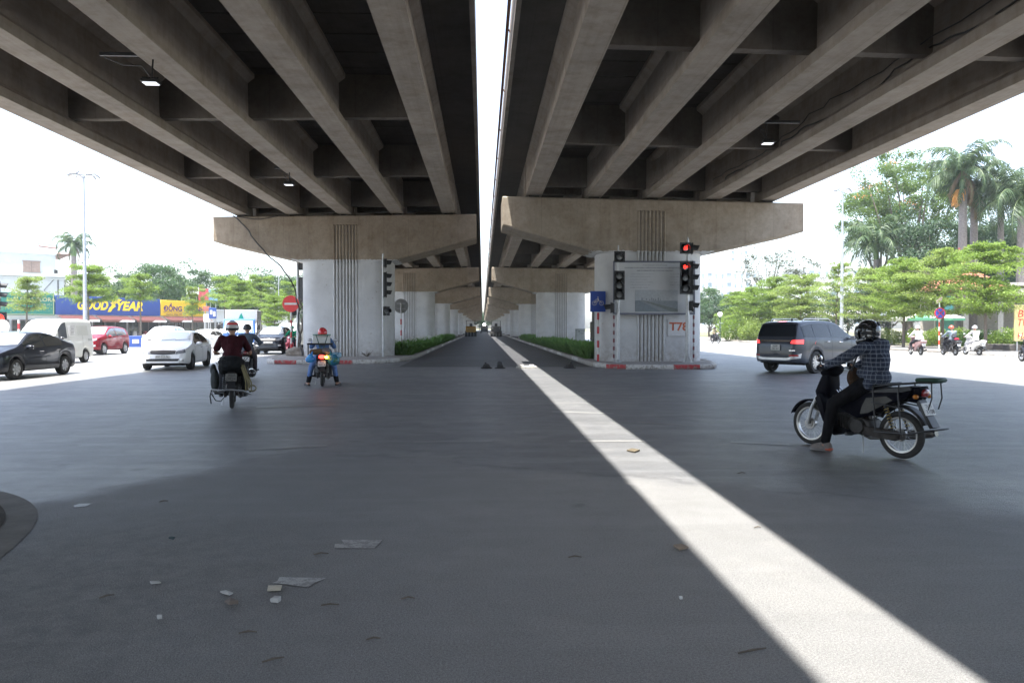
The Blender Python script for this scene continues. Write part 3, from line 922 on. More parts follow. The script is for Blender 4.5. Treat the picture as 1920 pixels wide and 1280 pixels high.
def palm(seed, h, tr, nf=16, fl=3.2, shaft=True, old=0, name='royal_palm', fruit=False):
    rng = np.random.default_rng(seed)
    root = thing(name, None, 'palm tree')
    t = MB()
    n = 14; zs = np.linspace(0, h, n)
    t.tube([(0, 0, z) for z in zs], [tr * (1.15 - .25 * (z / h) + .12 * math.sin(3.1 * z / h)) for z in zs], 10)
    for k in range(int(h / .5)):
        t.lathe([(tr * 1.2 * (1.0 - .2 * k * .5 / h), -.02), (tr * 1.26 * (1.0 - .2 * k * .5 / h), 0), (tr * 1.2 * (1.0 - .2 * k * .5 / h), .02)], 10, (0, 0, .3 + k * .5), cap=False)
    t.build('trunk', M_PBARK, root)
    top = h
    if shaft:
        s = MB(); s.tube([(0, 0, h - .05), (0, 0, h + .5), (0, 0, h + 1.3), (0, 0, h + 1.7)], [tr * .95, tr * 1.05, tr * .6, tr * .25], 10)
        s.build('crownshaft', mat('crownshaft green', (.10, .17, .05), .5), root); top = h + 1.5
    def frond(az, el, L, m, droop=1.0, hang=.75):
        rb = MB(); vs = []
        p = V((0, 0, top)); pts = [p.copy()]; a = el
        k = 15
        for i in range(k):
            p = p + V((math.cos(az) * math.cos(a), math.sin(az) * math.cos(a), math.sin(a))) * (L / k)
            a -= droop * (.035 + .018 * i); pts.append(p.copy())
        rb.tube(pts, [.035 - .0018 * i for i in range(k + 1)], 5, m=1)
        out = []
        for i in range(2, k * 3):
            f = i / (k * 3); j = min(k - 1, int(f * k)); q = pts[j].lerp(pts[j + 1], f * k - j)
            d = (pts[j + 1] - pts[j]).normalized(); sd = d.cross(V((0, 0, 1))); sd = sd.normalized() if sd.length > .01 else V((1, 0, 0))
            ll = L * .24 * math.sin(min(1, f * 1.25 + .12) * PI * .9) + .08
            for sg in (-1, 1):
                dr = (sd * sg * rng.uniform(.7, 1) + d * .55 + V((0, 0, -hang * rng.uniform(.5, 1.3) + .25 * rng.normal()))).normalized()
                m1 = q + dr * ll * .5 + V((0, 0, .04)); e = q + dr * ll + V((0, 0, -.22 * ll))
                wv = d * .035
                rb.add([q - wv, m1 - wv * 1.2, e, m1 + wv * 1.2, q + wv], [(0, 1, 2, 3, 4)], 0)
        rb.build('frond', [m, mat('rachis', (.12, .17, .06), .5)], root, smooth=0, fix=False)
    for k in range(nf):
        u = (k + .5) / nf
        el = R(82 - 100 * u + rng.normal() * 6)
        frond(k * 2.4 + rng.normal() * .2, el, fl * rng.uniform(.85, 1.1), L_PALM, 1.0 + .3 * rng.random())
    for k in range(old):
        frond(k * 1.9 + 1, R(-50), fl * .7, L_DRY, .6, 1.0)
    if fruit:
        f = MB()
        for k in range(70):
            a = rng.normal() * .5 + PI; f.tube([(0, 0, h - .1), (math.cos(a) * .5, math.sin(a) * .5, h - .2), (math.cos(a) * rng.uniform(.5, .95), math.sin(a) * rng.uniform(.4, .9), h - rng.uniform(.7, 1.7))], [.02, .018, .03], 4)
        f.build('flower_stalk', mat('orange stalks', (.62, .30, .07), .7), root)
    return root
def bush(seed, w_, d, h, m, n=1500, leaf=.12, name='shrub', spiky=False):
    rng = np.random.default_rng(seed)
    root = thing(name, None, 'bush')
    c = rng.normal(size=(n, 3)); c /= np.linalg.norm(c, axis=1)[:, None]; r = rng.random(n)[:, None] ** .35
    P = c * r * np.array([w_ / 2, d / 2, h * .55]) + np.array([0, 0, h * .5])
    P[:, 2] += .12 * h * np.sin(P[:, 0] * 3.1 + seed) * np.cos(P[:, 1] * 2.7)
    P = P[P[:, 2] > .02]
    v = leafmesh(rng, P, leaf, .2, .5, None)
    if spiky:
        k = 26
        Q = np.concatenate([np.array([rng.uniform(-w_ * .45, w_ * .45), rng.uniform(-d / 2, d / 2), 0]) + np.linspace(.5 * h, h * rng.uniform(1.05, 1.45), 40)[:, None] * np.array([rng.normal() * .18, rng.normal() * .1, 1]) + rng.normal(size=(40, 3)) * .12 for _ in range(k)])
        v = np.concatenate([v, leafmesh(rng, Q, leaf, .2, .4)])
    leafobj('foliage', v, m, root)
    t = MB()
    for k in range(6): t.tube([(rng.normal() * .1, rng.normal() * .1, -.05), (rng.uniform(-.35, .35) * w_, rng.uniform(-.3, .3) * d, h * .6)], [.02, .008], 5)
    t.build('stem', M_BARK, root)
    return root
def hidep(o):  # move a prototype's own instance to its first use
    return o
class Stock:
    """first call uses the prototype itself, later calls copy it"""
    def __init__(s, protos): s.p = protos; s.used = [False] * len(protos)
    def put(s, i, loc, label, sc=1, rz=0, group=None):
        i %= len(s.p); o = s.p[i]
        if not s.used[i]:
            s.used[i] = True; o.location = loc; o.rotation_euler = (0, 0, rz); o.scale = sc if isinstance(sc, tuple) else (sc, sc, sc)
            o['label'] = label
            if group: o['group'] = group
            return o
        return copy_tree(o, loc, rz, label, sc, group)

# right-hand row of tiered street trees: (px, Y, height scale)
ST = Stock([tiered_tree(11, 6.9, 2.7, 2.3, 24000), tiered_tree(12, 6.9, 2.7, 2.3, 22000), tiered_tree(13, 7.8, 1.9, 2.3, 11000, L_LIME2), tiered_tree(14, 6.0, 1.7, 3.0, 9000, L_LIME2), tiered_tree(15, 7.0, 1.9, 4.3, 9000), tiered_tree(16, 7.1, 2.3, 3.9, 15000), tiered_tree(17, 6.6, 2.9, 2.2, 23000, L_LIME2)])
GS = 'tiered street trees lining the road'
X0 = 30.75
for k, (i, px, Y, s, lb) in enumerate([
    (0, 1848, 44.5, 1.0, 'lime green tiered tree with ringed trunk, beside the yellow beer sign'),
    (6, 1767, 50.5, 1.06, 'tiered street tree just behind the round blue and red no-stopping sign'),
    (0, 1694, 53.5, .98, 'broad lime tree by the white scooter rider, its trunk standing before the parasols'),
    (6, 1640, 60, .98, 'tiered tree beside the grey dark palm trunk, left of the parasols'),
    (2, 1567, 69, 1.0, 'tall pagoda-shaped tree of separate storeys, beside the right floodlight mast'),
    (6, 1500, 78, 1.1, 'tiered tree standing behind the grey car, right of the leaning dark trunk'),
    (0, 1455, 83, 1.08, 'broad tiered tree behind the rear window of the grey car'),
    (1, 1412, 86, .95, 'tiered tree at the right end of the pale green bush'),
    (0, 1382, 92, .9, 'leftmost tiered tree of the right-hand row, above the pale green bush')]):
    ST.put(i, (at(px, Y), Y, .1), lb, s, k * 1.3, GS)
for k, (i, px, Y, s, lb) in enumerate([
    (3, 50, 70, 1.05, 'small round street tree in front of the green flower shop sign'),
    (5, 166, 66, 1.0, 'large tiered street tree behind the tall white lighting mast'),
    (4, 264, 78, 1.02, 'street tree whose slim trunk stands before the blue tyre sign'),
    (3, 361, 72, (.55, .55, .93), 'thin two-tiered tree in front of the yellow shop sign'),
    (5, 422, 100, 1.2, 'leftmost of the cluster of lime trees above the grey box truck'),
    (5, 447, 90, 1.05, 'lime tree rising straight above the tree emblem of the truck'),
    (5, 490, 104, 1.25, 'broad lime tree above the rear corner of the box truck'),
    (1, 515, 86, .8, 'low lime tree left of the red no-entry sign'),
    (5, 548, 110, 1.2, 'lime tree partly hidden behind the no-entry sign')]):
    ST.put(i, (at(px, Y), Y, .05), lb, s, k * 1.7 + .4, 'tiered trees on the left side of the junction')

BT = Stock([broad_tree(21, 10, 4.6, 2.2, L_GREEN, 12000, .30, 70), broad_tree(22, 11, 4.2, 2.5, L_GREEN, 12000, .28, 60), broad_tree(23, 9, 5, 2, L_DARK, 12000, .32, 60)])
adj = ['round dark green', 'dense green', 'broad dark', 'bushy green', 'tall green', 'spreading green', 'thick dark', 'rounded green']
whereL = ['right of the white house', 'behind the mast', 'above the blue tyre sign', 'above the middle of the blue sign', 'above the yellow shop sign', 'right of the yellow shop sign', 'above the cab of the truck', 'above the truck box', 'between truck and no-entry sign', 'behind the no-entry sign', 'beside the left pier', 'far behind the left traffic']
for k, (px, Y, s) in enumerate([(140, 108, .84), (206, 112, .95), (250, 118, .92), (296, 112, 1.08), (345, 120, 1.08), (385, 124, 1.0), (425, 130, 1.05), (466, 134, 1.1), (505, 132, 1.06), (545, 136, 1.05), (585, 140, 1.1), (322, 134, 1.1)]):
    BT.put(k % 3 if k % 4 else 1, (at(px, Y), Y, 0), adj[k % 8] + ' tree of the distant belt, ' + whereL[k], s, k * 2.1, 'belt of trees beyond the shops on the left')
whereR = ['just right of the board pier', 'above the far cyclist', 'behind the globe lamp', 'behind the pale bush', 'above the grey car roof', 'behind the grey car', 'left of the right mast', 'right of the right mast', 'beyond the dark palm', 'behind the parasols', 'behind the string lights', 'beyond the pier at the far left of the park']
for k, (px, Y, s) in enumerate([(1330, 118, .78), (1358, 108, .72), (1395, 112, .7), (1428, 104, .66), (1462, 112, .7), (1500, 100, .62), (1540, 106, .66), (1590, 98, .66), (1625, 94, .7), (1665, 92, .8), (1700, 100, .95), (1300, 128, .8)]):
    BT.put(2 if k % 2 else 0, (at(px, Y), Y, .1), adj[(k + 3) % 8] + ' park tree, ' + whereR[k], s, k * 1.1, 'park trees beyond the road on the right')
for k, (x, y, s) in enumerate([(-7, 452, 1.2), (-2, 458, 1.25), (2.5, 450, 1.15), (7, 456, 1.25), (12, 462, 1.1)]):  # trees added to block the bright opening and close the sky gap
    BT.put(2, (x, y, 0), ['leftmost', 'second', 'third', 'fourth', 'last'][k] + ' of the added trees blocking the bright far end of the lane', s, k * 1.4, 'added trees at the far end of the lane')
# the big trees on the right
o = broad_tree(31, 20.5, 6.4, 9.2, L_FEATH, 46000, .24, 120, .45, L_FLAME, .25, name='flame_tree', limbs=14, tr=.34)
o.location = (at(1706, 78), 78, .1); tag(o, 'big feathery flame tree with orange blossom, towering over the street trees', 'tree')
o = broad_tree(33, 18.5, 4.6, 8.8, L_FEATH, 26000, .24, 80, .45, L_FLAME, .25, name='flame_tree', limbs=10, tr=.3)
o.location = (at(1648, 84), 84, .1); tag(o, 'left half of the flame canopy, leaning out over the dark palm', 'tree')
o = broad_tree(32, 13.5, 3.6, 4.0, L_DARK, 14000, .24, 50, .3, limbs=9, tr=.3)
o.location = (at(1745, 70), 70, .1); tag(o, 'dark leafy tree filling the gap left of the double palm trunk', 'tree')
o = broad_tree(38, 12.0, 4.0, 3.0, L_DARK, 14000, .24, 50, .3, limbs=9, tr=.3)
o.location = (at(1868, 68), 68, .1); tag(o, 'dark leafy tree between the double palm and the right edge palm', 'tree')
o = broad_tree(34, 15.5, 5.4, 7.5, L_GREY, 8000, .3, 60, .3, None, .75, limbs=12, tr=.26)
o.location = (at(1440, 122), 122, .1); tag(o, 'thin grey-green tree with sparse crown behind the tiered row', 'tree')
o = broad_tree(35, 12.5, 2.4, 7.0, L_GREY, 3000, .28, 30, .3, None, .6, limbs=6, tr=.2)
o.location = (at(1512, 112), 112, .1); tag(o, 'small grey treetop peeping over the tiered row beside the mast', 'tree')
o = palm(41, 13.0, .30, 20, 4.7, fruit=True, old=5); o.location = (at(1803, 60), 60, .1); tag(o, 'tallest royal palm with orange flower stalks hanging under its crown', 'palm tree')
o = palm(42, 11.6, .28, 16, 4.2, old=6); o.location = (at(1824, 61), 61, .1); tag(o, 'second trunk of the double palm, right of the orange flower stalks', 'palm tree')
o = palm(43, 8.4, .24, 24, 5.4, name='date_palm', old=0); o.location = (at(1641, 74), 74, .1); tag(o, 'dark palm with drooping fronds, right of the right-hand mast', 'palm tree')
o = palm(44, 10.4, .27, 22, 5.2); o.location = (at(1912, 58), 58, .1); tag(o, 'royal palm cut by the right edge of the photo', 'palm tree')
o = palm(45, 11.2, .26, 24, 5.4); o.location = (at(1874, 64), 64, .1); tag(o, 'leafy palm between the double palm and the right edge', 'palm tree')
for k, (px, Y, hh, rr, mm, lb) in enumerate([(1780, 88, 13.5, 5.0, L_DARK, 'dark tall tree filling in behind the double palm'), (1850, 92, 15.0, 5.5, L_GREEN, 'tall green tree high behind the leafy palm'), (1915, 84, 14.5, 5.5, L_GREEN, 'green tree mass at the right edge behind the cut palm'), (1800, 74, 9.0, 4.2, L_GREEN, 'mid-height green tree between street trees and double palm'), (1895, 70, 10.0, 4.4, L_DARK, 'dark tree low behind the beer sign')]):
    o = broad_tree(61 + k, hh, rr, 2.5, mm, 15000, .26, 70, .3, limbs=8, tr=.28); o.location = (at(px, Y), Y, .1); tag(o, lb, 'tree')
o = palm(46, 11.0, .35, 15, 3.4, old=2, name='coconut_palm'); o.location = (at(140, 100), 100, 0); tag(o, 'lone palm beside the white house on the left', 'palm tree')
# bushes and hedges
o = bush(51, 6.0, 3, 2.5, L_LIME, 5200, .2, spiky=True); o.location = (at(1382, 86), 86, .1); tag(o, 'large pale yellow-green bush with upright shoots, beside the globe lamp', 'bush')
o = bush(52, 3.5, 2.5, 1.9, L_LIME2, 3000, .2, spiky=True); o.location = (at(1412, 82), 82, .1); tag(o, 'lower right end of the pale bush, nearer the grey car', 'bush')
HB = Stock([bush(53, 3.4, 1.2, 1.25, L_LIME, 2600, .12), bush(54, 2.6, 1.2, 1.15, L_GREEN, 2200, .12)])
for k, (px, Y, i, lb) in enumerate([(1668, 60, 0, 'lime hedge under the leftmost parasol'), (1715, 58, 0, 'lime hedge behind the first scooter rider'), (1750, 56, 0, 'bright hedge left of the no-stopping sign'), (1812, 54, 1, 'hedge between the second and third scooter riders'),
                             (1838, 52, 1, 'dark shrub right of the third scooter rider'), (1868, 50, 1, 'dark shrub against the restaurant wall'), (1898, 48, 0, 'lime shrub under the yellow beer sign'), (1925, 46, 1, 'shrub at the right edge below the sign'), (1630, 64, 0, 'hedge seen just left of the helmet of the plaid rider'), (1790, 55, 0, 'low hedge behind the rider with the orange helmet')]):
    HB.put(i, (at(px, Y), Y, .15), lb, 1.05, k, 'clipped hedge in front of the restaurant')
for k, (px, Y) in enumerate([(1838, 49), (1868, 48), (1899, 46.5)]):
    mb = MB(); mb.box((0, 0, .18), (2.2, .7, .36), bev=.03); o = mb.build('planter', mat('dark planter', (.10, .09, .085), .8))
    o.location = (at(px, Y), Y - .9, .15); tag(o, 'long low planter box, %s along the restaurant front' % ['leftmost', 'middle', 'rightmost'][k], 'planter', 'planter boxes by the restaurant')
# strap-leaved plants in the medians
def lilies(seed, x0, x1, y0, y1, n, label):
    rng = random.Random(seed); mb = MB()
    for k in range(n):
        cy = y0 + (y1 - y0) * rng.random() ** 1.5; cx = rng.uniform(x0, x1)
        hh = rng.uniform(.42, .8)
        for j in range(11):
            a = rng.uniform(0, 6.28); r = rng.uniform(.08, .42); h2 = hh * rng.uniform(.65, 1.1); w_ = rng.uniform(.018, .034)
            dx, dy = math.cos(a), math.sin(a); sx, sy = -dy * w_, dx * w_
            p0 = (cx, cy, .1); m1 = (cx + dx * r * .4, cy + dy * r * .4, .1 + h2 * .75); e = (cx + dx * r, cy + dy * r, .1 + h2 * rng.uniform(.6, 1.05))
            mb.add([(p0[0] - sx, p0[1] - sy, p0[2]), (p0[0] + sx, p0[1] + sy, p0[2]), (m1[0] + sx, m1[1] + sy, m1[2]), e, (m1[0] - sx, m1[1] - sy, m1[2])], [(0, 1, 2, 3, 4)])
    return tag(mb.build('median_plants', L_LILY, smooth=0, fix=False), label, 'plants', kind='stuff')
lilies(1, -5.2, -3.75, 38.7, 100, 1500, 'green strap-leaved plants filling the left median beside the lane')
lilies(2, 4.75, 6.4, 33.9, 95, 1900, 'dark green strap-leaved plants filling the right median beside the lane')
rng_ = random.Random(8); mb = MB()
for k in range(150):
    x, y = rng_.uniform(-4.9, -3.9), 39.5 + 30 * rng_.random() ** 1.3; h_ = rng_.uniform(.75, .98)
    mb.tube([(x, y, .1), (x, y, h_)], .006, 4)
    for j in range(6):
        a = j * 1.05; mb.add([(x, y, h_), (x + .02 * math.cos(a) - .01, y, h_ + .02), (x + .085 * math.cos(a), y + .085 * math.sin(a), h_ + .03), (x + .02, y + .02 * math.sin(a), h_ - .01)], [(0, 1, 2, 3)])
tag(mb.build('white_flowers', mat('white petals', (.6, .58, .55), .6, var=.05), smooth=0, fix=False), 'small white flowers standing among the left median plants', 'flowers', kind='stuff')

# ------------------------------------------------------------ left shops and house
def frame(px0, Y0, px1, Y1):
    A = V((at(px0, Y0), Y0, 0)); B = V((at(px1, Y1), Y1, 0)); d = (B - A).normalized()
    return A, (B - A).length, d, math.atan2(d.y, d.x)
M_SBLUE = mat('sign blue', (.022, .062, .25), .5, var=.05)
M_SYEL = mat('sign yellow', (.78, .50, .025), .5, var=.05)
M_SGREEN = mat('sign green', (.008, .16, .12), .5, var=.05)
M_LYEL = mat('yellow lettering', (.85, .62, .03), .5, var=0)
M_GOLD = mat('gold lettering', (.45, .42, .25), .5, var=0)
M_PURP = mat('purple lettering', (.09, .015, .16), .5, var=0)
M_REDA = mat('awning red', (.07, .014, .013), .7, var=.15)
M_REDB = mat('awning brick', (.15, .06, .045), .7, var=.15)
M_HOUSE = mat('white house wall', (.47, .51, .51), .8, var=.06, vs=1)
def shop(name, label, px0, Y0, px1, Y1, ztop, zbot, signm, awn=True):
    A, L, d, rz = frame(px0, Y0, px1, Y1)
    t = thing(name, label, 'shop', A, rz)
    mb = MB(); mb.box((L / 2, 4, ztop / 2 - .15), (L - .02, 7.9, ztop - .3)); mb.build('wall', M_HOUSE, t, smooth=0)
    mb = MB(); mb.box((L / 2, -.18, (ztop + zbot) / 2), (L - .04, .3, ztop - zbot), bev=.02); s = mb.build('sign_board', signm, t)
    n = max(1, round(L / 4.2))
    for k in range(n):
        x0 = L * k / n + .15; x1 = L * (k + 1) / n - .15
        mb = MB(); mb.box(((x0 + x1) / 2, -.02, 1.25), (x1 - x0, .12, 2.3)); f = mb.build('shop_front', M_GLASS, t, smooth=0)
        mb = MB()
        for q in (0, .33, .66, 1): mb.box((x0 + (x1 - x0) * q, -.1, 1.25), (.07, .06, 2.3))
        mb.box(((x0 + x1) / 2, -.1, .2), (x1 - x0, .05, .35)); mb.box(((x0 + x1) / 2, -.1, 2.42), (x1 - x0, .05, .12))
        mb.build('frame', mat('shop frame', (.10, .09, .09), .5), f)
        # goods behind the glass front
        rn = random.Random(k + int(px0))
        gm = [mat('goods dark', (.08, .08, .09), .6), mat('goods red', (.16, .03, .025), .6), mat('goods pale', (.3, .3, .29), .6)]
        for q in range(5):
            mb = MB(); x = x0 + .5 + (x1 - x0 - 1) * q / 4 + rn.uniform(-.15, .15)
            mb.box((x, -.35, .5), (.5, .3, 1.0), bev=.03); mb.box((x, -.35, 1.1), (.4, .25, .16)); mb.build('display_rack', gm[(q + k) % 3], t, smooth=0)
        if awn:
            mb = MB(); z0 = zbot - .06
            mb.add([(x0, -.35, z0), (x1, -.35, z0), (x1, -1.7, z0 - .5), (x0, -1.7, z0 - .5), (x1, -1.7, z0 - .72), (x0, -1.7, z0 - .72)], [(0, 1, 2, 3)], 0)
            mb.add([(x0, -1.7, z0 - .5), (x1, -1.7, z0 - .5), (x1, -1.7, z0 - .74), (x0, -1.7, z0 - .74)], [(0, 1, 2, 3)], 1)
            mb.add([(x0 + (x1 - x0) * .6, -1.71, z0 - .5), (x1, -1.71, z0 - .5), (x1, -1.71, z0 - .74), (x0 + (x1 - x0) * .5, -1.71, z0 - .74)], [(0, 1, 2, 3)], 2)
            mb.build('awning', [M_REDA, M_REDB, M_WP], t, smooth=0, fix=False)
    return t, s, L
XR, ZU = (1, 0, 0), (0, 0, 1)
g, s, L = shop('flower_shop', 'shop with dark green sign, half hidden by a small street tree', -70, 78.5, 101, 85, 5.35, 2.95, M_SGREEN, False)
k0 = L / (101 + 70)
text('ALOHA FLORA', 'lettering', M_GOLD, s, XR, ZU, ((60 + 70) * k0, -.35, 4.68), width=(95 - 15) * k0 * 1.06, height=.42, bold=.01)
text('SHOP CUNG CẤP HOA TƯƠI SỐ 1', 'lettering', M_GOLD, s, XR, ZU, ((52 + 70) * k0, -.35, 4.18), width=86 * k0, height=.26)
text('HOA TƯƠI CAO CẤP', 'lettering', M_GOLD, s, XR, ZU, ((46 + 70) * k0, -.35, 3.68), width=56 * k0, height=.26)
mb = MB(); mb.box((L - .14, -.35, 4.15), (.05, .02, 2.2)); mb.box((L / 2, -.35, 3.05), (L - .2, .02, .05)); mb.build('sign_border', M_GOLD, s, smooth=0)
g2, s, L = shop('tyre_shop', 'long shop under the blue GOODYEAR sign with brick red awnings', 101, 85, 298, 96.5, 5.2, 3.07, M_SBLUE)
def fx(px): # position along the facade seen in photo column px
    A, L_, d, rz = frame(101, 85, 298, 96.5)
    u = (px - 960) / FPX; r = V((math.cos(YAW), -math.sin(YAW))); f_ = V((math.sin(YAW), math.cos(YAW)))
    n2 = r - f_ * u; a2 = V((A.x, A.y)); d2 = V((d.x, d.y))
    return -n2.dot(a2) / n2.dot(d2)
def word(body, m, s_, p0, p1, z, h, **kw):
    a, b = fx(p0), fx(p1); return text(body, 'lettering', m, s_, XR, ZU, ((a + b) / 2, -.35, z), width=b - a, height=h, **kw)
word('GOOD', M_LYEL, s, 142, 200, 4.22, 1.15, bold=.045, shear=.25)
word('YEAR', M_LYEL, s, 215, 265, 4.22, 1.15, bold=.045, shear=.25)
# winged foot
a0, b0 = fx(198), fx(226); w0 = b0 - a0
mb = MB(); P = [(.02, 0), (.22, .02), (.34, .25), (.55, .42), (.50, .55), (.62, .68), (.80, .78), (1.0, .95), (.75, .98), (.45, .96), (.28, .86), (.34, .74), (.2, .66), (.32, .58), (.24, .42), (.12, .28)]
mb.prism([(a0 + x * w0, 3.45 + z * 1.6) for x, z in P], -.40, -.36, 'y'); mb.build('winged_foot_emblem', M_LYEL, s, smooth=0)
mb = MB()
for x, z, dx in ((.30, .68, .3), (.34, .58, .26), (.42, .80, .34)): mb.prism([(a0 + x * w0, 3.45 + z * 1.6), (a0 + (x + dx) * w0, 3.45 + (z + .05) * 1.6), (a0 + (x + dx) * w0, 3.45 + (z + .065) * 1.6), (a0 + x * w0, 3.45 + (z + .02) * 1.6)], -.43, -.41, 'y')
mb.build('emblem_line', M_SBLUE, s, smooth=0)
Asv = fx
g3, s, L = shop('yellow_shop', 'shop under the yellow sign with purple lettering', 298, 96.55, 383, 104, 5.12, 3.12, M_SYEL)
A3, L3, d3, rz3 = frame(298, 96.55, 383, 104)
def fx(px):
    u = (px - 960) / FPX; r = V((math.cos(YAW), -math.sin(YAW))); f_ = V((math.sin(YAW), math.cos(YAW)))
    n2 = r - f_ * u; return -n2.dot(V((A3.x, A3.y))) / n2.dot(V((d3.x, d3.y)))
word('ĐỒNG KHÁNH', M_PURP, s, 303, 379, 4.25, 1.05, bold=.03)
word('ĐỊA CHỈ: SỐ 1 NGUYỄN HỮU THỌ, Q. HOÀNG MAI, HÀ NỘI', M_PURP, s, 303, 379, 3.62, .22, bold=.01)
word('Hotline: 0966 597 978', M_PURP, s, 308, 345, 3.33, .2, bold=.01)
# white house behind
A, L, d, rz = frame(-80, 96, 121, 103)
t = thing('white_house', 'large white house with tiled hip roof and brown shuttered window', 'house', A, rz)
mb = MB(); mb.box((L / 2, 6, 4.2), (L, 12, 8.4)); mb.box((L / 2 - .3, 6, 9.9), (L - 1.2, 11.4, 3.0)); mb.build('wall', M_HOUSE, t, smooth=0)
mb = MB(); mb.box((L / 2, 6, 8.5), (L + .7, 12.7, .35), bev=.05); mb.box((L / 2, 6, 8.15), (L + .3, 12.3, .2)); mb.box((L / 2 - .3, 6, 11.45), (L - 1.0, 11.6, .25)); mb.build('cornice', M_HOUSE, t, smooth=0)
hx = L * .70
mb = MB(); v_ = [(hx - 6.2, .8, 11.6), (hx + 4.6, .8, 11.6), (hx + 4.6, 11, 11.6), (hx - 6.2, 11, 11.6), (hx - .4, 4.5, 12.6), (hx - .4, 7.5, 12.6)]
mb.add(v_, [(0, 1, 4), (1, 2, 5, 4), (2, 3, 5), (3, 0, 4, 5)]); rf = mb.build('roof', mat('faded tile', (.42, .27, .24), .8, var=.25, vs=4), t, smooth=0)
mb = MB(); mb.tube([(hx + .8, 3, 13.0), (hx + 3.2, 3, 12.8)], .45, 12)
for q in (.9, 3.0): mb.box((hx + q, 3, 12.4), (.12, .9, 1.0))
mb.build('water_tank', M_ALU, rf)
for (wx, wz) in ((58, 9.65),):
    cxw = L * (wx + 80) / 201 * 1.0
    mb = MB(); mb.box((cxw, .27, wz), (1.9, .1, 1.35)); wd = mb.build('window', mat('shutter brown', (.36, .27, .22), .7), t, smooth=0)
    mb = MB(); mb.box((cxw, .2, wz + .72), (2.1, .16, .1)); mb.box((cxw, .2, wz - .72), (2.1, .2, .1)); mb.box((cxw, .2, wz), (.07, .06, 1.35))
    for q in range(7): mb.box((cxw, .21, wz - .55 + q * .18), (1.8, .03, .03))
    mb.build('frame', mat('shutter dark', (.22, .17, .15), .7), wd, smooth=0)
mb = MB(); mb.tube([(L - .7, -.06, 5.3), (L - .7, -.06, 8.0)], .06, 6); mb.tube([(L - 1.6, -.06, 5.4), (L - 2.3, -.06, 6.6), (L - 1.2, -.06, 8.0)], .03, 5); mb.box((L - .9, .1, 9.1), (.4, .3, .5)); mb.build('drainpipe', M_BLACK, t)
# low white shop and small banners right of the yellow sign
A, L, d, rz = frame(384, 112, 470, 120)
t = thing('low_shop', 'low white shop building behind the box truck', 'shop', A, rz)
mb = MB(); mb.box((L / 2, 3, 2.1), (L, 6, 4.2)); mb.box((L / 2, 3, 4.25), (L + .6, 6.6, .2)); mb.build('wall', M_HOUSE, t, smooth=0)
for q in (.15, .42, .7):
    mb = MB(); mb.box((L * q, -.03, 1.3), (2.2, .1, 2.3)); mb.build('door', M_GLASS, t, smooth=0)
for px, Y, z, w_, h_, m_, body, lb in ((382, 108, 6.25, 1.35, 1.75, mat('banner red', (.40, .06, .07), .5), '', 'faded red advertising board above the yellow shop'), (400, 109, 6.2, 1.2, 1.8, mat('banner cyan', (.14, .30, .48), .5), '', 'pale blue advertising board beside the red one'),
                                     (362, 107, 6.8, 1.6, 1.0, M_WP, '', 'small pale board standing on the roof behind the yellow sign'),
                                     (387, 92, 3.9, .75, .6, mat('banner brick', (.35, .12, .08), .5), '', 'small brick red sign at the end of the shops'), (399, 91, 3.35, .85, 1.3, M_SBLUE, '', 'blue square sign left of the box truck'), (388, 91, 2.75, .75, .9, M_WP, '', 'small white banner below the brick red sign')):
    t = thing('sign_board', lb, 'sign', (at(px, Y), Y, 0), R(20))
    mb = MB(); mb.box((0, 0, z), (w_, .15, h_), bev=.02); b = mb.build('board', m_, t)
    if body: text(body, 'lettering', M_WP, b, XR, ZU, (0, -.08, z), width=w_ * .7, height=h_ * .45, bold=.02)
    if m_ is M_SBLUE:
        mb = MB(); mb.box((-w_ * .2, -.085, z + .1), (w_ * .3, .02, .5)); mb.box((w_ * .2, -.085, z - .1), (w_ * .3, .02, .6)); mb.build('white_mark', M_WP, b, smooth=0)
    mb = MB(); mb.tube([(-w_ * .3, .1, 0), (-w_ * .3, .1, z)], .05, 6); mb.tube([(w_ * .3, .1, 0), (w_ * .3, .1, z)], .05, 6); mb.build('post', M_STEEL, t)
# low banner strip behind the red car
mb = MB(); mb.box((0, 0, .5), (3.2, .1, .9), bev=.02); b = mb.build('barrier_banner', M_SBLUE); b.location = (at(238, 60), 60, 0); tag(b, 'low blue barrier banner right of the red car', 'banner')
mb = MB(); mb.box((-.4, -.07, .35), (1.2, .02, .25)); mb.box((.7, -.07, .5), (.5, .02, .3)); mb.build('stripe', M_WHITE, b, smooth=0)
sheet('sidewalk', [(at(-120, 66), 66), (at(460, 96), 96), (at(520, 150), 150), (-140, 150), (-140, 60)], .14, M_WALK, .2)

# ------------------------------------------------------------ right side buildings
def block(name, label, px0, px1, Y, z, dep, floors, cols, m, wm):
    x0, x1 = at(px0, Y), at(px1, Y); W = x1 - x0
    t = thing(name, label, 'building', (x0, Y, 0), 0)
    mb = MB(); mb.box((W / 2, dep / 2, z / 2), (W, dep, z)); mb.box((W / 2, dep / 2, z + .3), (W + 1, dep + 1, .6)); mb.box((W * .62, dep / 2, z + 2.4), (W * .14, dep * .5, 4)); mb.build('wall', m, t, smooth=0)
    fh = z / (floors + .6)
    for f in range(floors):
        for c_ in range(cols):
            cx = W * (c_ + .5) / cols; cz = fh * (f + 1.0)
            big = c_ % 3 == 1
            mb = MB(); mb.box((cx, -.02, cz), (W / cols * (.62 if big else .34), .3, fh * (.62 if big else .42))); o_ = mb.build('window', wm, t, smooth=0)
            if big:
                mb = MB(); mb.box((cx, -.5, cz - fh * .26), (W / cols * .7, .8, fh * .14)); mb.build('balcony', m, o_, smooth=0)
    return t
M_APT = mat('apartment wall', (.72, .73, .74), .8, var=.05, vs=.3)
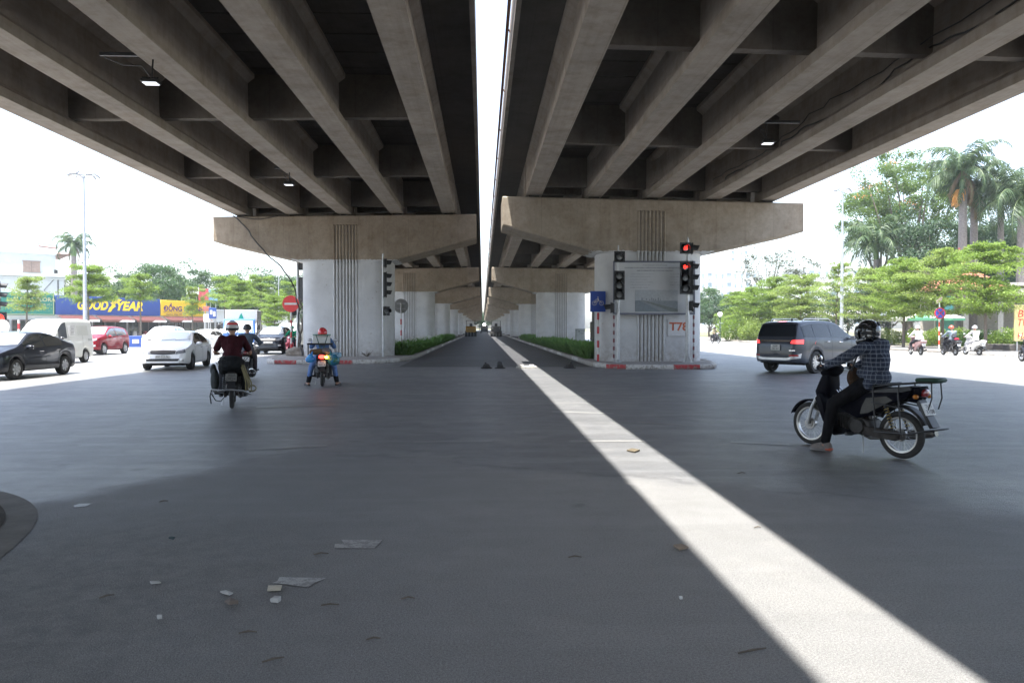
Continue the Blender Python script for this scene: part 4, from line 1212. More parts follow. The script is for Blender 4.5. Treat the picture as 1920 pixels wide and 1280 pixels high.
M_APW = mat('apartment window', (.22, .28, .33), .3, var=.2, vs=.4)
block('apartment_block', 'pale apartment block with rows of windows, right of the board pier', 1312, 1420, 290, 24, 18, 6, 9, M_APT, M_APW)
block('apartment_block', 'long white apartment building glimpsed behind the right-hand mast', 1500, 1612, 300, 26, 18, 6, 8, M_APT, M_APW)
block('apartment_tower', 'faint tall tower rising behind the apartment block', 1360, 1402, 460, 55, 20, 12, 5, M_APT, M_APW)
# restaurant
x0 = at(1772, 60); t = thing('restaurant', 'open-fronted restaurant with tiled pavilion roof behind the scooters', 'restaurant', (x0, 58, .1), R(-8))
mb = MB(); mb.box((6.5, 6, 3.0), (14, .3, 3.6)); mb.box((13.4, 3, 2.0), (.3, 6, 4)); mb.box((6.5, 3, 4.9), (14.6, 7, .25)); mb.box((6.5, -.3, 4.3), (14.6, .25, .5)); mb.build('wall', mat('cream wall', (.45, .42, .38), .8), t, smooth=0)
for k in range(6):
    mb = MB(); mb.box((.3 + k * 2.6, 0, 2.2), (.4, .4, 4.4)); mb.build('column', mat('restaurant column', (.34, .32, .30), .8), t, smooth=0)
mb = MB(); mb.box((6.5, 1.5, 1.0), (13, .1, .08)); mb.box((6.5, 1.5, .5), (13, .06, .06))
for k in range(26): mb.tube([(k * .5 + .2, 1.5, 0), (k * .5 + .2, 1.5, 1.0)], .02, 4)
mb.build('railing', M_WP, t)
mb = MB(); mb.add([(-2.2, -1.5, 4.4), (3.2, -1.5, 4.4), (3.2, 4, 4.4), (-2.2, 4, 4.4), (-.2, 1, 6.3), (1.2, 1, 6.3)], [(0, 1, 5, 4), (1, 2, 5), (2, 3, 4, 5), (3, 0, 4)])
for q in range(9):
    z = 4.45 + q * .2; f = (z - 4.4) / 1.9
    mb.tube([(-2.2 + 2 * f, -1.52 + 2.5 * f, z + .02), (3.2 - 2 * f, -1.52 + 2.5 * f, z + .02)], .045, 5)
mb.build('roof', mat('terracotta tile', (.33, .13, .08), .8, var=.35, vs=9), t, smooth=0)
mb = MB(); mb.box((.4, .8, 6.5), (.4, .4, .6)); mb.box((.2, .8, 7.2), (.12, .12, 1.4)); mb.box((.6, .8, 7.2), (.12, .12, 1.4)); mb.build('roof_post', mat('post brick red', (.30, .09, .07), .7), t, smooth=0)
mb = MB(); mb.box((-1.1, .2, 2.2), (1.3, .12, 3.6)); mb.build('door', mat('teal panel', (.10, .36, .36), .5), t, smooth=0)
for k in range(4):
    mb = MB(); mb.box((0, 0, .74), (1.2, .7, .05)); tb = thing('dining_table', ['leftmost dining table inside the open restaurant front', 'second dining table in the restaurant front', 'third dining table in the restaurant front', 'rightmost dining table inside the restaurant front'][k], 'table', (x0 + 2.5 + k * 2.5, 60.5, .1), 0, 'tables inside the restaurant')
    mb.build('tabletop', M_WOOD, tb)
    for a in (-.5, .5):
        for b in (-.28, .28):
            mb = MB(); mb.tube([(a, b, 0), (a, b, .72)], .025, 6); mb.build('leg', M_STEEL, tb)
# parasols
def parasol(px, Y, r, m2, label):
    t = thing('parasol', label, 'parasol', (at(px, Y), Y, .15), px * .1, 'white cafe parasols')
    n = 8; mb = MB(); vs = [(0, 0, 2.95)] + [(r * math.cos(2 * PI * k / n), r * math.sin(2 * PI * k / n), 2.2) for k in range(n)] + [(r * math.cos(2 * PI * k / n), r * math.sin(2 * PI * k / n), 1.98) for k in range(n)]
    mb.add(vs, [(0, 1 + k, 1 + (k + 1) % n) for k in range(n)], 0)
    mb.mi = [1 if k in (1, 5) and m2 else 0 for k in range(n)]
    mb.add(vs, [(1 + k, 9 + k, 9 + (k + 1) % n, 1 + (k + 1) % n) for k in range(n)], 1 if m2 else 0)
    mb.build('canopy', [mat('parasol white', (.75, .76, .75), .7, var=.04), mat('parasol green', (.09, .27, .17), .7, var=.05)], t, smooth=0, fix=False)
    mb = MB(); mb.tube([(0, 0, 0), (0, 0, 2.95)], .03, 8); mb.lathe([(.3, 0), (.3, .08), (.05, .12)], 12); mb.build('pole', M_WP, t)
parasol(1672, 62, 1.9, False, 'white parasol farthest left, next to the black helmet')
parasol(1712, 60, 2.0, False, 'middle white parasol with a green valance')
parasol(1752, 58, 2.1, True, 'white and green parasol beside the no-stopping sign')
# ------------------------------------------------------------ vehicles
def lerp_tab(tab, x):
    if x <= tab[0][0]: return tab[0][1]
    for (a, va), (b, vb) in zip(tab[:-1], tab[1:]):
        if x <= b:
            f = (x - a) / (b - a) if b > a else 0
            return va + (vb - va) * f
    return tab[-1][1]
def smooth_tab(tab, n=2):
    for _ in range(n):
        out = [tab[0]]
        for (a, va), (b, vb) in zip(tab[:-1], tab[1:]):
            out += [(a * .75 + b * .25, va * .75 + vb * .25), (a * .25 + b * .75, va * .25 + vb * .75)]
        tab = out + [tab[-1]]
    return tab
def chaikin(P, n=2):
    for _ in range(n):
        out = [P[0]]
        for a, b in zip(P[:-1], P[1:]):
            out += [tuple(a[i] * .75 + b[i] * .25 for i in (0, 1)), tuple(a[i] * .25 + b[i] * .75 for i in (0, 1))]
        P = out + [P[-1]]
    return P
SPEC = {
 'sedan': dict(L=4.45, W=1.76, wr=.315, fo=.90, wb=2.62, sill=.23, tum=.42,
    top=[(-.5, .50), (-.497, .80), (-.485, .98), (-.46, 1.04), (-.37, 1.09), (-.21, 1.37), (-.10, 1.455), (.03, 1.455), (.10, 1.38), (.255, 1.02), (.40, .90), (.465, .80), (.492, .62), (.5, .40)],
    belt=[(-.5, .48), (-.49, .82), (-.40, .97), (0, .93), (.24, .89), (.40, .80), (.47, .69), (.5, .38)]),
 'suv': dict(L=4.89, W=1.87, wr=.385, fo=.92, wb=2.85, sill=.36, tum=.30,
    top=[(-.5, .62), (-.497, .95), (-.492, 1.12), (-.475, 1.30), (-.445, 1.72), (-.40, 1.79), (-.2, 1.835), (.02, 1.82), (.09, 1.74), (.225, 1.30), (.40, 1.20), (.47, 1.08), (.492, .85), (.5, .55)],
    belt=[(-.5, .60), (-.495, 1.05), (-.47, 1.20), (-.3, 1.21), (0, 1.17), (.23, 1.13), (.42, 1.06), (.48, .92), (.5, .52)]),
 'cross': dict(L=4.15, W=1.78, wr=.34, fo=.82, wb=2.53, sill=.30, tum=.36,
    top=[(-.5, .6), (-.495, .95), (-.48, 1.12), (-.42, 1.50), (-.38, 1.60), (-.15, 1.68), (.02, 1.66), (.10, 1.56), (.26, 1.17), (.41, 1.06), (.47, .95), (.493, .72), (.5, .45)],
    belt=[(-.5, .58), (-.49, 1.0), (-.40, 1.12), (0, 1.05), (.25, 1.0), (.42, .92), (.48, .8), (.5, .42)]),
 'van': dict(L=3.95, W=1.62, wr=.30, fo=.75, wb=2.25, sill=.25, tum=.12,
    top=[(-.5, .5), (-.5, 1.1), (-.498, 1.6), (-.485, 1.86), (-.44, 1.93), (-.2, 1.97), (.14, 1.96), (.24, 1.88), (.40, 1.24), (.455, 1.10), (.488, .85), (.5, .45)],
    belt=[(-.5, .48), (-.495, 1.1), (-.3, 1.12), (.25, 1.08), (.42, 1.0), (.48, .82), (.5, .42)]),
}
class Car:
    def __init__(s, kind):
        d = dict(SPEC[kind]); s.__dict__.update(d)
        s.top = [(x * s.L, z) for x, z in smooth_tab(s.top, 2)]; s.belt = [(x * s.L, z) for x, z in smooth_tab(s.belt, 2)]
        s.xf = s.L / 2 - s.fo; s.xr = s.xf - s.wb
        s.ar = s.wr + .055
    def hw(s, x):
        u = abs(x) / (s.L / 2)
        k = 1 - .035 * u ** 2 - (.30 * max(0, (u - .80) / .20) ** 2.4)
        return s.W / 2 * k
    def zb(s, x):
        z = s.sill + max(0, (abs(x) - s.L * .40)) * .12
        for xc in (s.xf, s.xr):
            if abs(x - xc) < s.ar: z = max(z, s.wr + math.sqrt(s.ar ** 2 - (x - xc) ** 2))
        return z
    def section(s, x):
        w_ = s.hw(x); zt = lerp_tab(s.top, x); zbl = min(lerp_tab(s.belt, x), zt - .015); zb = min(s.zb(x), zbl - .04)
        hgt = max(0, zt - zbl); wt = w_ * .97 - s.tum * hgt
        zm = zb + (zbl - zb) * .45
        P = [(0, zb), (w_ * .93, zb), (w_ * .985, zb + min(.06, (zbl - zb) * .2)), (w_, zm), (w_ * .985, zb + (zbl - zb) * .82), (w_ * .965, zbl), (wt + .01, zbl + hgt * .80), (wt - .04, zt - min(.035, hgt * .3)), (wt * .70, zt - min(.008, hgt * .1)), (0, zt)]
        return [P[0]] + chaikin(P[1:], 2)
    def body(s, m, parent):
        xs = [-s.L / 2 + s.L * k / 150 for k in range(151)]
        for xc in (s.xf, s.xr):
            for a in range(0, 181, 9): xs.append(xc + s.ar * .9999 * math.cos(R(a)))
        xs += [s.L / 2 - .004, -s.L / 2 + .004, s.L / 2 - .012, -s.L / 2 + .012]
        xs = sorted(set(round(x, 4) for x in xs))
        vs = []; fs = []; n = None
        for x in xs:
            h = s.section(x)
            ring = [(x, y, z) for y, z in h] + [(x, -y, z) for y, z in h[-2:0:-1]]
            n = len(ring); vs += ring
        for i in range(len(xs) - 1):
            for k in range(n):
                fs.append((i * n + k, i * n + (k + 1) % n, (i + 1) * n + (k + 1) % n, (i + 1) * n + k))
        fs.append(tuple(range(n))); fs.append(tuple((len(xs) - 1) * n + k for k in range(n - 1, -1, -1)))
        mb = MB(); mb.add(vs, fs); o = mb.build('body', m, parent, smooth=32)
        s.bvh = BVHTree.FromPolygons([v.co[:] for v in o.data.vertices], [p.vertices[:] for p in o.data.polygons])
        return o
    def patch(s, name, ax, lo, up, m, parent, nu=14, nv=6, off=.006, thick=.012, mb=None):
        """panel that hugs the body between two polylines seen along ax (x+ front, x- rear, y+ left, y- right, z top)"""
        def samp(P, t):
            L = [0]
            for a, b in zip(P[:-1], P[1:]): L.append(L[-1] + math.dist(a, b))
            d = t * L[-1]
            for i in range(len(P) - 1):
                if d <= L[i + 1] + 1e-9:
                    f = (d - L[i]) / max(1e-9, L[i + 1] - L[i]); return tuple(P[i][q] + (P[i + 1][q] - P[i][q]) * f for q in (0, 1))
            return P[-1]
        dr = {'x+': V((-1, 0, 0)), 'x-': V((1, 0, 0)), 'y+': V((0, -1, 0)), 'y-': V((0, 1, 0)), 'z': V((0, 0, -1))}[ax]
        vs = []
        last = None
        for j in range(nv + 1):
            for i in range(nu + 1):
                a = samp(lo, i / nu); b = samp(up, i / nu); f = j / nv
                p, q = a[0] + (b[0] - a[0]) * f, a[1] + (b[1] - a[1]) * f
                o = {'x': V((0, p, q)), 'y': V((p, 0, q)), 'z': V((p, q, 0))}[ax[0]] - dr * 6
                h = s.bvh.ray_cast(o, dr)
                pt = h[0] if h[0] is not None else (last if last is not None else o + dr * 6)
                last = pt
                vs.append(pt - dr * off)
        n = len(vs); W_ = nu + 1
        vs2 = vs + [v + dr * thick for v in vs]
        fs = []
        for j in range(nv):
            for i in range(nu): fs.append((j * W_ + i, j * W_ + i + 1, (j + 1) * W_ + i + 1, (j + 1) * W_ + i))
        rim = [i for i in range(W_)] + [j * W_ + nu for j in range(1, nv + 1)] + [nv * W_ + i for i in range(nu - 1, -1, -1)] + [j * W_ for j in range(nv - 1, 0, -1)]
        for a, b in zip(rim, rim[1:] + rim[:1]): fs.append((a, b, b + n, a + n))
        if mb is not None: mb.add(vs2, fs); return mb
        q = MB(); q.add(vs2, fs); return q.build(name, m, parent, smooth=50)
    def line(s, name, ax, pts, m, parent, r=.004):
        dr = {'x+': V((-1, 0, 0)), 'x-': V((1, 0, 0)), 'y+': V((0, -1, 0)), 'y-': V((0, 1, 0))}[ax]
        out = []
        for (p, q), (p2, q2) in zip(pts[:-1], pts[1:]):
            for k in range(8):
                a, b = p + (p2 - p) * k / 8, q + (q2 - q) * k / 8
                o = (V((0, a, b)) if ax[0] == 'x' else V((a, 0, b))) - dr * 6
                h = s.bvh.ray_cast(o, dr)
                if h[0] is not None: out.append(h[0])
        mb = MB(); mb.tube(out, r, 4); return mb.build(name, m, parent)

_WH = {}
def wheel(parent, x, y, r, wd, side, style, rimm):
    key = (round(r, 3), style, rimm.name, side)
    if key not in _WH:
        h = wd / 2; mb = MB()
        mb.lathe([(r * .62, -h * .8), (r * .70, -h), (r * .93, -h), (r * .99, -h * .7), (r, -h * .3), (r, h * .3), (r * .99, h * .7), (r * .93, h), (r * .70, h), (r * .62, h * .8)], 30, ax='y', cap=False)
        t = mb.build('wheel', M_RUB)
        mb = MB(); f = h * .72 * side
        mb.lathe([(r * .64, -h * .8), (r * .64, h * .8)], 26, ax='y', cap=False, m=0)
        mb.lathe([(r * .66, f), (r * .62, f + .012 * side), (r * .58, f - .02 * side)], 26, ax='y', cap=False, m=0)
        mb.lathe([(.001, f - .06 * side), (r * .6, f - .06 * side)], 22, ax='y', cap=False, m=1)
        n = {'ten': 10, 'seven': 7, 'five': 5, 'steel': 8}[style]
        for k in range(n):
            a = 2 * PI * k / n; ca, sa = math.cos(a), math.sin(a)
            w0, w1 = (.045, .03) if n >= 7 else (.075, .06)
            for sg in ((-1, 1) if style == 'ten' else (0,)):
                a2 = a + sg * .10; c2, s2 = math.cos(a2), math.sin(a2)
                q = w0 * .42 if sg else w0
                P0 = V((ca * r * .12, f, sa * r * .12)); P1 = V((c2 * r * .60, f, s2 * r * .60)); tn = V((-sa, 0, ca)) * q
                vs = [P0 - tn, P0 + tn, P1 + tn * .7, P1 - tn * .7]
                mb.add(vs + [v - V((0, .035 * side, 0)) for v in vs], [(0, 1, 2, 3), (0, 1, 5, 4), (1, 2, 6, 5), (3, 0, 4, 7)], 0)
        mb.lathe([(.001, f + .01 * side), (r * .13, f + .008 * side), (r * .17, f - .02 * side)], 14, ax='y', cap=False, m=0)
        rm = mb.build('rim', [rimm, M_DARK], t, smooth=30, fix=False)
        _WH[key] = (t, rm)
        t.parent = parent; t.location = (x, y, r); return t
    t0, r0 = _WH[key]
    t = t0.copy(); C.objects.link(t); t.parent = parent; t.location = (x, y, r)
    q = r0.copy(); C.objects.link(q); q.parent = t
    return t

def make_car(kind, name, label, cat, loc, rz, paint, rim='ten', rimm=None, plate='30E-522.76', roofrack=False, group=None, glassm=None):
    c = Car(kind); t = thing(name, label, cat, loc, rz, group)
    gm = glassm or M_GLASS
    c.body(paint, t)
    L, W = c.L, c.W
    bl = lambda x: lerp_tab(c.belt, x); tp = lambda x: lerp_tab(c.top, x)
    mb = MB(); mb.box((0, 0, c.sill + .10), (L * .9, W * .74, .2)); mb.box((c.xf, 0, c.wr + .1), (.75, W * .72, .5)); mb.box((c.xr, 0, c.wr + .1), (.75, W * .72, .4)); mb.build('underbody', M_DARK, t)
    for x in (c.xf, c.xr):
        for sd in (1, -1): wheel(t, x, sd * (W / 2 - .125), c.wr, .21, sd, rim, rimm or M_ALU)
    if kind == 'suv': rng = [(-.425, -.295), (-.285, -.07), (-.055, .19)]; ws = (.245, .05); rw = (-.478, -.44)
    elif kind == 'sedan': rng = [(-.265, -.045), (-.032, .205)]; ws = (.265, .055); rw = (-.36, -.17)
    elif kind == 'cross': rng = [(-.36, -.275), (-.265, -.06), (-.045, .215)]; ws = (.27, .06); rw = (-.465, -.40)
    else: rng = [(.15, .32)]; ws = (.42, .20); rw = (-.5, -.49)
    for sd, ax in ((1, 'y+'), (-1, 'y-')):
        for a, b in rng:
            a *= L; b *= L
            xs = [a + (b - a) * k / 10 for k in range(11)]
            lo, up = [], []
            for x in xs:
                z0 = bl(x) + .035; z1 = bl(x) + (tp(x) - bl(x)) * .86 - .02
                if (a < -.2 * L and kind != 'van'): z1 -= .05 * max(0, (-.2 * L - x) / (.2 * L))
                if z1 < z0 + .03: z1 = z0 + .03
                lo.append((x, z0)); up.append((x, z1))
            c.patch('window', ax, lo, up, gm, t, 12, 6, .004)
        # handles, seams, mirror
        hs = {'suv': (-.12, .06), 'sedan': (-.19, .02), 'cross': (-.15, .04), 'van': (.12,)}[kind]
        for q in hs:
            x = q * L; z = bl(x) - .10
            mb = MB(); y = sd * (c.hw(x) * .985)
            mb.tube([(x - .09, y, z), (x - .07, y + sd * .03, z), (x + .07, y + sd * .03, z), (x + .09, y, z)], .013, 6); mb.build('door_handle', M_CHROME, t)
        if kind != 'van':
            dl = {'suv': (-.285, -.062, .225), 'sedan': (-.25, -.038, .235), 'cross': (-.27, -.052, .24)}[kind]
            for q in dl:
                x = q * L; top_ = bl(x) + (max(0, tp(x) - bl(x)) * .9 if q != dl[2] else .0)
                c.line('door_seam', ax, [(x + .02, c.sill + .08 if q != dl[0] else c.wr + c.ar * .9), (x, bl(x)), (x - .03, top_)], M_DARK, t)
            c.line('door_seam', ax, [(dl[0] * L + .1, c.sill + .07), (dl[2] * L, c.sill + .07)], M_DARK, t)
        else:
            for x in (.36 * L, .12 * L, -.18 * L): c.line('door_seam', ax, [(x, .35), (x, 1.75 if x < .3 * L else 1.2)], M_DARK, t)
        mx = {'suv': .205, 'sedan': .20, 'cross': .21, 'van': .335}[kind] * L; mz = bl(mx) + .07
        mb = MB(); y = sd * (c.hw(mx) + .10); mb.ball((mx, y, mz), (.075, .12, .075), 12, 8); mb.tube([(mx, sd * (c.hw(mx) * .9), mz - .05), (mx, y, mz - .03)], .022, 6)
        o = mb.build('mirror', M_BLACKG if kind in ('suv', 'van') else paint, t)
        mb = MB(); mb.box((mx - .07, y, mz), (.012, .17, .10), bev=.005); mb.build('mirror_glass', M_LAMP, o)
    # windscreen and rear window
    def cross_panel(ax, xa, xb, nm):
        za = tp(xa * L) + .03; zb = tp(xb * L) - .02
        hwa = c.hw(xa * L) * .90 - .10; hwb = c.hw(xb * L) * .97 - c.tum * (tp(xb * L) - bl(xb * L)) - .10
        n = 10
        lo = [(-hwa + 2 * hwa * k / n, za - .02 * math.sin(PI * k / n)) for k in range(n + 1)]; up = [(-hwb + 2 * hwb * k / n, zb + .015 * math.sin(PI * k / n)) for k in range(n + 1)]
        return c.patch(nm, ax, lo, up, M_WIND if nm == 'windscreen' else gm, t, 12, 8, .006)
    cross_panel('x+', ws[0], ws[1], 'windscreen')
    if kind == 'van':
        c.patch('rear_window', 'x-', [(-.55, 1.2), (.55, 1.2)], [(-.52, 1.7), (.52, 1.7)], gm, t)
    elif kind == 'suv':
        c.patch('rear_window', 'x-', [(-.72, 1.27), (.72, 1.27)], [(-.60, 1.74), (.60, 1.74)], gm, t, off=.008)
    elif kind == 'cross':
        c.patch('rear_window', 'x-', [(-.62, 1.16), (.62, 1.16)], [(-.52, 1.5), (.52, 1.5)], gm, t)
    else: cross_panel('x-', rw[0], rw[1], 'rear_window')
    # front face
    zb_ = {'sedan': .60, 'suv': .86, 'cross': .80, 'van': .72}[kind]
    for sd in (1, -1):
        w0 = W / 2
        q = [(sd * (w0 * .50), zb_), (sd * (w0 * .86), zb_ + .05)]; q2 = [(sd * (w0 * .52), zb_ + .11), (sd * (w0 * .83), zb_ + .19)]
        c.patch('headlight', 'x+', q, q2, M_HL, t, 8, 4, .012)
        fz = {'sedan': .33, 'suv': .52, 'cross': .5, 'van': .42}[kind]
        c.patch('fog_lamp', 'x+', [(sd * w0 * .62, fz), (sd * w0 * .80, fz)], [(sd * w0 * .62, fz + .08), (sd * w0 * .80, fz + .10)], M_LAMP, t, 4, 3, .012)
    gmz = zb_ + .01
    gr = c.patch('grille', 'x+', [(-W * .24, gmz), (0, gmz - .03), (W * .24, gmz)], [(-W * .25, gmz + .12), (0, gmz + .14), (W * .25, gmz + .12)], M_BLACK, t, 10, 3, .014)
    c.line('grille_trim', 'x+', [(-W * .26, gmz + .13), (0, gmz + .15), (W * .26, gmz + .13)], M_CHROME, gr, .012)
    c.patch('air_intake', 'x+', [(-W * .30, gmz - .26), (W * .30, gmz - .26)], [(-W * .33, gmz - .17), (W * .33, gmz - .17)], M_BLACK, t, 10, 3, .012)
    xp = L / 2 + .012
    mb = MB(); mb.box((xp, 0, gmz - .10), (.02, .50, .11), bev=.004); pf = mb.build('number_plate', M_PLATE, t)
    text(plate, 'lettering', M_TXT, pf, (0, 1, 0), ZU, (xp + .008, 0, gmz - .10), width=.42, height=.07)
    # rear
    if kind == 'suv':
        for sd in (1, -1):
            c.patch('tail_light', 'x-', [(sd * .58, 1.04), (sd * .92, 1.02)], [(sd * .60, 1.14), (sd * .91, 1.17)], mat('tail lamp lit', (.75, .03, .03), .2, emit=.9, coat=.6, var=0), t, 8, 4, .016)
            c.patch('tail_light', 'y+' if sd > 0 else 'y-', [(-L * .488, 1.03), (-L * .45, 1.06)], [(-L * .485, 1.16), (-L * .452, 1.14)], mat('tail lamp lit', (.75, .03, .03)), t, 5, 4, .008)
            c.patch('reflector', 'x-', [(sd * .55, .60), (sd * .80, .60)], [(sd * .55, .66), (sd * .80, .66)], mat('reflector red', (.3, .02, .02), .25, var=0), t, 5, 2, .03)
        c.patch('trim_bar', 'x-', [(-.60, 1.09), (.60, 1.09)], [(-.60, 1.15), (.60, 1.15)], M_CHROME, t, 10, 2, .02)
        c.patch('skid_plate', 'x-', [(-.84, .54), (-.45, .47), (.45, .47), (.84, .54)], [(-.86, .70), (-.5, .55), (.5, .55), (.86, .70)], M_ALU, t, 16, 3, .022)
        c.patch('brake_light', 'x-', [(-.13, 1.765), (.13, 1.765)], [(-.13, 1.79), (.13, 1.79)], mat('tail lamp lit', (.75, .03, .03)), t, 4, 2, .02)
        mb = MB(); mb.box((-L / 2 - .035, -.05, .90), (.02, .33, .20), bev=.004); pr_ = mb.build('number_plate', M_PLATE, t)
        text('30F', 'lettering', M_TXT, pr_, (0, -1, 0), ZU, (-L / 2 - .045, -.05, .945), width=.2, height=.07)
        text('282.62', 'lettering', M_TXT, pr_, (0, -1, 0), ZU, (-L / 2 - .045, -.05, .86), width=.26, height=.07)
        mb = MB(); mb.box((-L / 2 - .03, -.66, .80), (.012, .22, .035)); mb.build('badge', M_CHROME, t)
        mb = MB(); mb.box((-1.35, 0, 1.845), (.10, .05, .06), bev=.01); mb.build('roof_antenna', M_BLACK, t)
        for sd in (1, -1):
            mb = MB(); mb.tube([(-1.7, sd * .60, 1.80), (-1.6, sd * .60, 1.87), (0, sd * .60, 1.88), (.15, sd * .60, 1.82)], .017, 6); mb.build('roof_rail', M_ALU, t)
            for xc in (c.xf, c.xr):
                mb = MB()
                aa = arc((xc, c.wr), c.ar + .02, -8, 188, 22)
                out = []
                for x_, _, z_ in aa:
                    h = c.bvh.ray_cast(V((x_, sd * 6, z_ + .01)), V((0, -sd, 0))); 
                    out.append(h[0] if h[0] is not None and abs(h[0].y) > .6 else V((x_, sd * c.hw(x_) * .97, z_)))
                mb.tube(out, .028, 6); mb.build('arch_trim', M_BLACK, t)
            mb = MB(); mb.box((0, sd * (W / 2 - .06), c.sill - .02), (c.wb - .85, .16, .05), bev=.015); mb.build('running_board', M_BLACK, t)
    else:
        for sd in (1, -1):
            c.patch('tail_light', 'x-', [(sd * W * .30, zb_ + .16), (sd * W * .44, zb_ + .16)], [(sd * W * .31, zb_ + .27), (sd * W * .44, zb_ + .29)], M_RED, t, 5, 4, .012)
        mb = MB(); mb.box((-L / 2 - .012, 0, zb_ + .05), (.02, .33, .16), bev=.004); mb.build('number_plate', M_PLATE, t)
    # wipers
    for y in (-.35, .15):
        x = ws[0] * L - .02; mb = MB()
        P = []
        for k in range(6):
            h = c.bvh.ray_cast(V((6, y + .5 * k / 5, tp(x) + .05 + .03 * k / 5)), V((-1, 0, 0)))
            if h[0] is not None: P.append(h[0] + V((.02, 0, .01)))
        if len(P) > 2: mb.tube(P, .009, 4); mb.build('wiper', M_BLACK, t)
    return t, c
def paint(name, col, metal=.3):
    return mat(name, col, .5, metal, var=.02, coat=.65, spec=.1)
P_BLACK = paint('car paint black', (.010, .012, .018), .1); P_WHITE = mat('car paint white', (.84, .85, .86), .35, var=.02, coat=.8)
P_RED = paint('car paint red', (.20, .005, .016)); P_GREY = paint('car paint grey', (.050, .058, .075), .3); P_WHITE2 = mat('van paint white', (.62, .63, .60), .4, var=.03, coat=.4)
M_HL = mat('headlight glass', (.20, .21, .23), .1, var=.2, vs=20, coat=.8)
M_WIND = mat('sky-glare windscreen', (.60, .64, .65), .06, var=0, spec=.9, coat=1)  # whitened base colour stands in for bright sky mirrored in the glass
M_GTINT = mat('tinted glass', (.10, .115, .13), .06, var=0, spec=.8, coat=1)
make_car('sedan', 'parked_car', 'dark sedan at the left edge, facing the camera, its nose cut off by the frame', 'car', (-14.86, 24.35, 0), -PI / 2, P_BLACK, 'seven', plate='30A-914.27')
make_car('sedan', 'parked_car', 'white sedan in the middle left, closest to the maroon rider, front turned to the camera', 'car', (-11.92, 29.75, 0), math.atan2(-1, .14), P_WHITE, 'ten', mat('dark alloy', (.12, .12, .13), .35, .6), plate='30E-522.76')
tv, cv = make_car('van', 'delivery_van', 'boxy white cargo van behind the dark sedan, driver window open', 'van', (-18.75, 33.6, 0), -PI / 2 + .03, P_WHITE2, 'steel', plate='29D-105.33', glassm=M_GTINT)
make_car('cross', 'parked_car', 'red compact crossover behind the white van', 'car', (-22.65, 45.2, 0), -PI / 2, P_RED, 'five', plate='30G-118.05', glassm=M_GTINT)
make_car('cross', 'parked_car', 'white crossover behind the near white sedan, partly hidden by it', 'car', (at(290, 47), 48.5, 0), -PI / 2 + .1, P_WHITE, 'five', plate='30K-663.18')
make_car('sedan', 'parked_car', 'farthest white sedan, seen over the roof of the near white sedan', 'car', (at(368, 58), 60, 0), -PI / 2 - .1, P_WHITE, 'five', plate='29A-448.51')
make_car('cross', 'parked_car', 'black crossover facing the camera between truck and no-entry sign', 'car', (at(497, 44.2), 46.2, 0), -PI / 2 + .09, P_BLACK, 'ten', plate='30H-275.90')
make_car('van', 'delivery_van', 'white van half hidden behind the black crossover', 'van', (at(533, 57), 59, 0), -PI / 2, P_WHITE2, 'steel', plate='29D-532.20')
make_car('sedan', 'parked_car', 'white sedan beyond the black crossover, under the far lime trees', 'car', (at(400, 84), 86, 0), -PI / 2, P_WHITE, 'five', plate='30F-117.64')
make_car('van', 'delivery_van', 'pale van between no-entry sign and left pier', 'van', (at(556, 72), 73, 0), -PI / 2 + .1, P_WHITE2, 'steel', plate='29C-711.08')
ts, cs = make_car('suv', 'parked_car', 'grey sport utility car with glowing red tail lights, right of the board pier', 'car', (11.90, 26.55, 0), math.atan2(.60, .80), P_GREY, 'ten', glassm=mat('tinted car glass', (.012, .015, .02), .12, var=0, spec=.25, coat=.25))
# van side: posters and lettering on its left flank
for lo, up, m_ in (([(-.32 * 3.95, 1.22), (-.08 * 3.95, 1.22)], [(-.32 * 3.95, 1.66), (-.08 * 3.95, 1.66)], mat('van panel pale', (.50, .51, .47), .4, var=.02)), ([(-.02 * 3.95, 1.2), (.11 * 3.95, 1.2)], [(-.02 * 3.95, 1.68), (.11 * 3.95, 1.68)], M_WP)):
    cv.patch('side_panel', 'y+', lo, up, m_, tv, 6, 4, .008)
yv = 1.62 / 2 * .97
mb = MB()
for k in range(7): mb.box((.19 + .02 * (k % 2), yv + .005, 1.63 - k * .06), (.34 - .05 * (k % 3), .012, .022))
mb.build('poster_lines', mat('poster grey', (.22, .22, .22), .6), tv, smooth=0)
text('29D-105.33', 'lettering', M_TXT, tv, (-1, 0, 0), ZU, (-1.35, yv + .01, 1.02), width=.42, height=.10, depth=.02)

